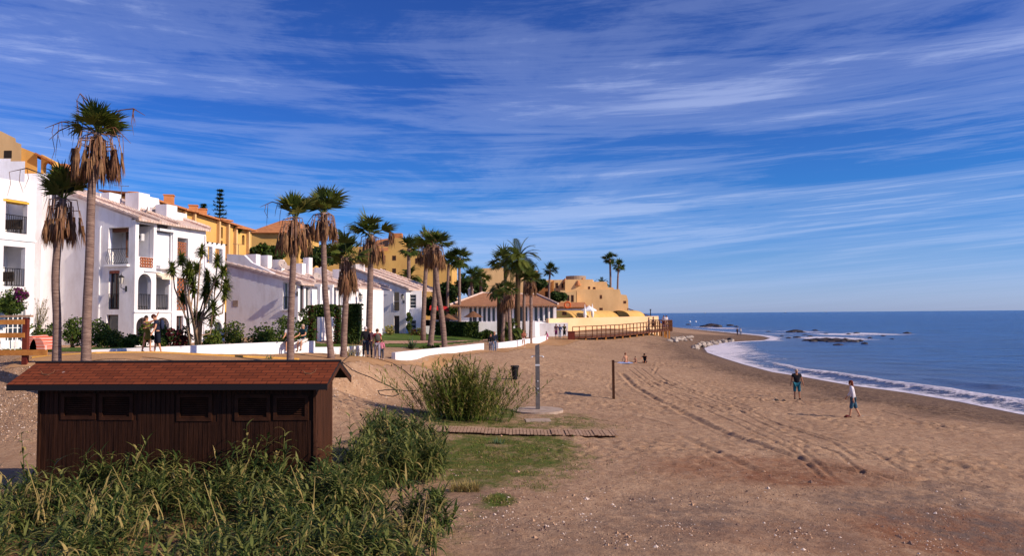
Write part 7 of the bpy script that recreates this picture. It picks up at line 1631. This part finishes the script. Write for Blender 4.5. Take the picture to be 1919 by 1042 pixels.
for px, lab, kw in ((543, 'seated man in white t-shirt on the low wall, left of the pale-tipped palm trunk', dict(top=('shirt', (.78, .70, .70), 'short'), bottom=('shorts', (.05, .05, .06), 'knee'), hair=(.12, .07, .04), shoes=(.7, .7, .7))), (563, 'grey-haired man in dark top and white shorts seated on the low wall', dict(top=('vest', (.03, .07, .08), 'short'), bottom=('shorts', (.72, .66, .62), 'knee'), hair=(.38, .28, .22), shoes=(.12, .1, .1)))):
    p = base(px, 39.0); z = zpx(px, 641.5, p); person(lab, Vector((p.x, 38.95 if px < 550 else 39.7, z)), 190 if px < 550 else 160, 1.75, ((80, 80), (72, 70)), ((25, 8, 60), (20, 8, 50)), lean=8, sit=.80, **kw)
gg = 'walking family behind the bank'
person('adult in black with white hair seen from behind at the left of the family group', W_(685, 671, 42.2), 20, 1.75, ((12, 6), (-10, 8)), ((5, 10, 15), (-5, 10, 15)), top=('jacket', blk, 'long'), bottom=('trousers', (.03, .04, .07), 'long'), hair=(.55, .5, .5), group=gg)
person('person with brown hair in dark coat in the middle of the family group', W_(693, 671, 42.6), 10, 1.68, ((5, 4), (-8, 6)), ((5, 8, 10), (-5, 8, 10)), top=('coat', (.10, .05, .07), 'long'), bottom=('trousers', (.03, .03, .05), 'long'), hair=(.25, .13, .07), group=gg)
person('woman in red sleeveless top and grey jeans with a backpack beside the child in pink', W_(707, 672, 42.0), 15, 1.72, ((14, 5), (-12, 8)), ((-10, 10, 20), (10, 10, 15)), top=('shirt', (.25, .03, .04), 'short'), bottom=('jeans', (.30, .28, .34), 'long'), hair=(.09, .035, .015), shoes=(.7, .68, .7), pack=(.10, .09, .08), group=gg)
person('small child in pink top holding hands with the woman wearing a backpack', W_(715.5, 671, 42.1), 5, 1.15, ((10, 6), (-8, 6)), ((0, 20, 10), (5, 10, 10)), top=('shirt', (.60, .20, .28), 'long'), bottom=('trousers', (.04, .05, .08), 'long'), hair=(.10, .04, .02), shoes=(.6, .6, .6), group=gg)
gc = 'couple in dark jackets'
person('left and shorter one of the couple in dark jackets walking along the promenade', W_(919.5, 658, 60), 176, 1.55, ((12, 6), (-8, 6)), ((5, 10, 15), (-5, 10, 15)), top=('jacket', blk, 'long'), bottom=('jeans', (.22, .22, .28), 'long'), hair=(.05, .03, .02), longhair=True, group=gc)
person('right and bald one of the couple in dark jackets walking along the promenade', W_(926.5, 658, 60.4), 186, 1.68, ((-8, 5), (12, 6)), ((-5, 10, 15), (5, 10, 15)), top=('jacket', nav, 'long'), bottom=('jeans', jean, 'long'), hair=(.42, .24, .17), group=gc)
person('jogger in white shorts running along the promenade beside the white wall', W_(981, 646, 69), 178, 1.62, ((26, 20), (-22, 50)), ((30, 12, 80), (-25, 12, 80)), lean=6, top=('top', (.42, .14, .09), 'short'), bottom=('shorts', (.8, .78, .82), 'short'), hair=(.25, .12, .05), shoes=(.7, .65, .6))
p = base(1027, 84); person('child in pink with long dark hair crouching at the end of the white wall', W_(1026.5, 634, 83), 120, 1.25, ((70, 110), (60, 100)), ((40, 10, 40), (30, 10, 30)), lean=25, top=('shirt', (.5, .1, .28), 'short'), bottom=('leggings', (.65, .25, .38), 'long'), hair=(.03, .012, .01), longhair=True, shoes=(.7, .4, .5))
g3 = 'three people standing by the cream wall'
person('person in purple skirt, leftmost of three people at the cream wall', W_(1042, 634, 86), 170, 1.70, ((5, 4), (-5, 4)), ((0, 16, 20), (5, 8, 10)), top=('shirt', (.10, .05, .07), 'short'), bottom=('skirt', (.22, .03, .14), 'knee'), hair=(.04, .02, .015), group=g3)
person('person in blue jacket, middle of three people at the cream wall', W_(1049, 634, 86.3), 175, 1.66, ((6, 4), (-6, 4)), ((5, 14, 60), (5, 14, 60)), top=('jacket', (.03, .05, .14), 'long'), bottom=('jeans', (.22, .30, .42), 'long'), hair=(.25, .2, .16), group=g3)
person('person in black with hand on hip, rightmost of three people at the cream wall', W_(1057.5, 632, 87), 165, 1.70, ((5, 4), (-5, 4)), ((0, 12, 10), (-10, 50, 95)), top=('shirt', (.04, .04, .02), 'short'), bottom=('shorts', blk, 'knee'), hair=(.04, .02, .015), group=g3)
def deckz(px, Y): return 3.84
person('left one of two walkers on the boardwalk near its far end', Vector((at(1216, 600, 93).x, 93, 3.78)), 100, 1.72, ((14, 6), (-12, 8)), ((15, 8, 15), (-15, 8, 15)), top=('shirt', (.35, .28, .22), 'short'), bottom=('trousers', (.45, .36, .28), 'long'), hair=(.10, .06, .04))
person('right one of two walkers on the boardwalk near its far end', Vector((at(1224.5, 600, 93.6).x, 93.6, 3.8)), 96, 1.76, ((-12, 6), (14, 8)), ((-15, 8, 15), (15, 8, 15)), top=('shirt', (.30, .22, .18), 'short'), bottom=('shorts', (.16, .10, .08), 'knee'), hair=(.05, .03, .02))
person('left one of two people in white at the boardwalk end platform', Vector((at(1244, 600, 99).x, 99, 4.0)), 150, 1.70, ((4, 4), (-4, 4)), top=('shirt', (.78, .7, .7), 'long'), bottom=('trousers', (.3, .05, .05), 'long'), hair=(.1, .05, .03))
person('right one of two people in white at the boardwalk end platform', Vector((at(1249, 600, 99.5).x, 99.5, 4.0)), 200, 1.70, ((4, 4), (-4, 4)), top=('shirt', (.78, .7, .7), 'short'), bottom=('shorts', (.5, .3, .2), 'knee'), hair=(.1, .05, .03))
def seat_on(px, py, lab, yaw, ht, legs, arms, lean, **kw):
    p = W_(px, py); person(lab, p-Vector((0, 0, .0)), yaw, ht, legs, arms, lean=lean, sit=.93-.11, **kw)
seat_on(1173, 681, 'left sunbather with bare back sitting on the blue towel', 200, 1.68, ((80, 20), (85, 30)), ((-20, 15, 10), (-20, 15, 10)), -8, top=None, bottom=('shorts', (.45, .2, .18), 'short'), hair=(.14, .04, .02), shoes=None)
seat_on(1191, 681, 'small child sitting on the sand between two sunbathers', 150, 1.05, ((75, 40), (80, 50)), ((20, 10, 30), (20, 10, 30)), 4, top=None, bottom=('shorts', (.1, .05, .06), 'short'), hair=(.03, .015, .01), shoes=None)
seat_on(1209, 680, 'dark-haired person in black leaning forward at the right of the sunbathers', 160, 1.70, ((100, 110), (105, 120)), ((60, 12, 30), (60, 12, 30)), 25, top=('shirt', blk, 'short'), bottom=('shorts', (.03, .02, .03), 'knee'), hair=(.03, .015, .01), shoes=None, skin=m_skind)
person('left one of two people at the tip of the sand spit', W_(1382, 629), 150, 1.72, ((10, 5), (-8, 5)), top=('shirt', (.08, .05, .06), 'long'), bottom=('trousers', (.03, .03, .06), 'long'), hair=(.05, .03, .02))
person('right one of two people at the tip of the sand spit', W_(1388, 629), 170, 1.72, ((10, 5), (-8, 5)), top=('shirt', (.6, .6, .65), 'long'), bottom=('trousers', (.12, .18, .28), 'long'), hair=(.3, .2, .1))
flush()
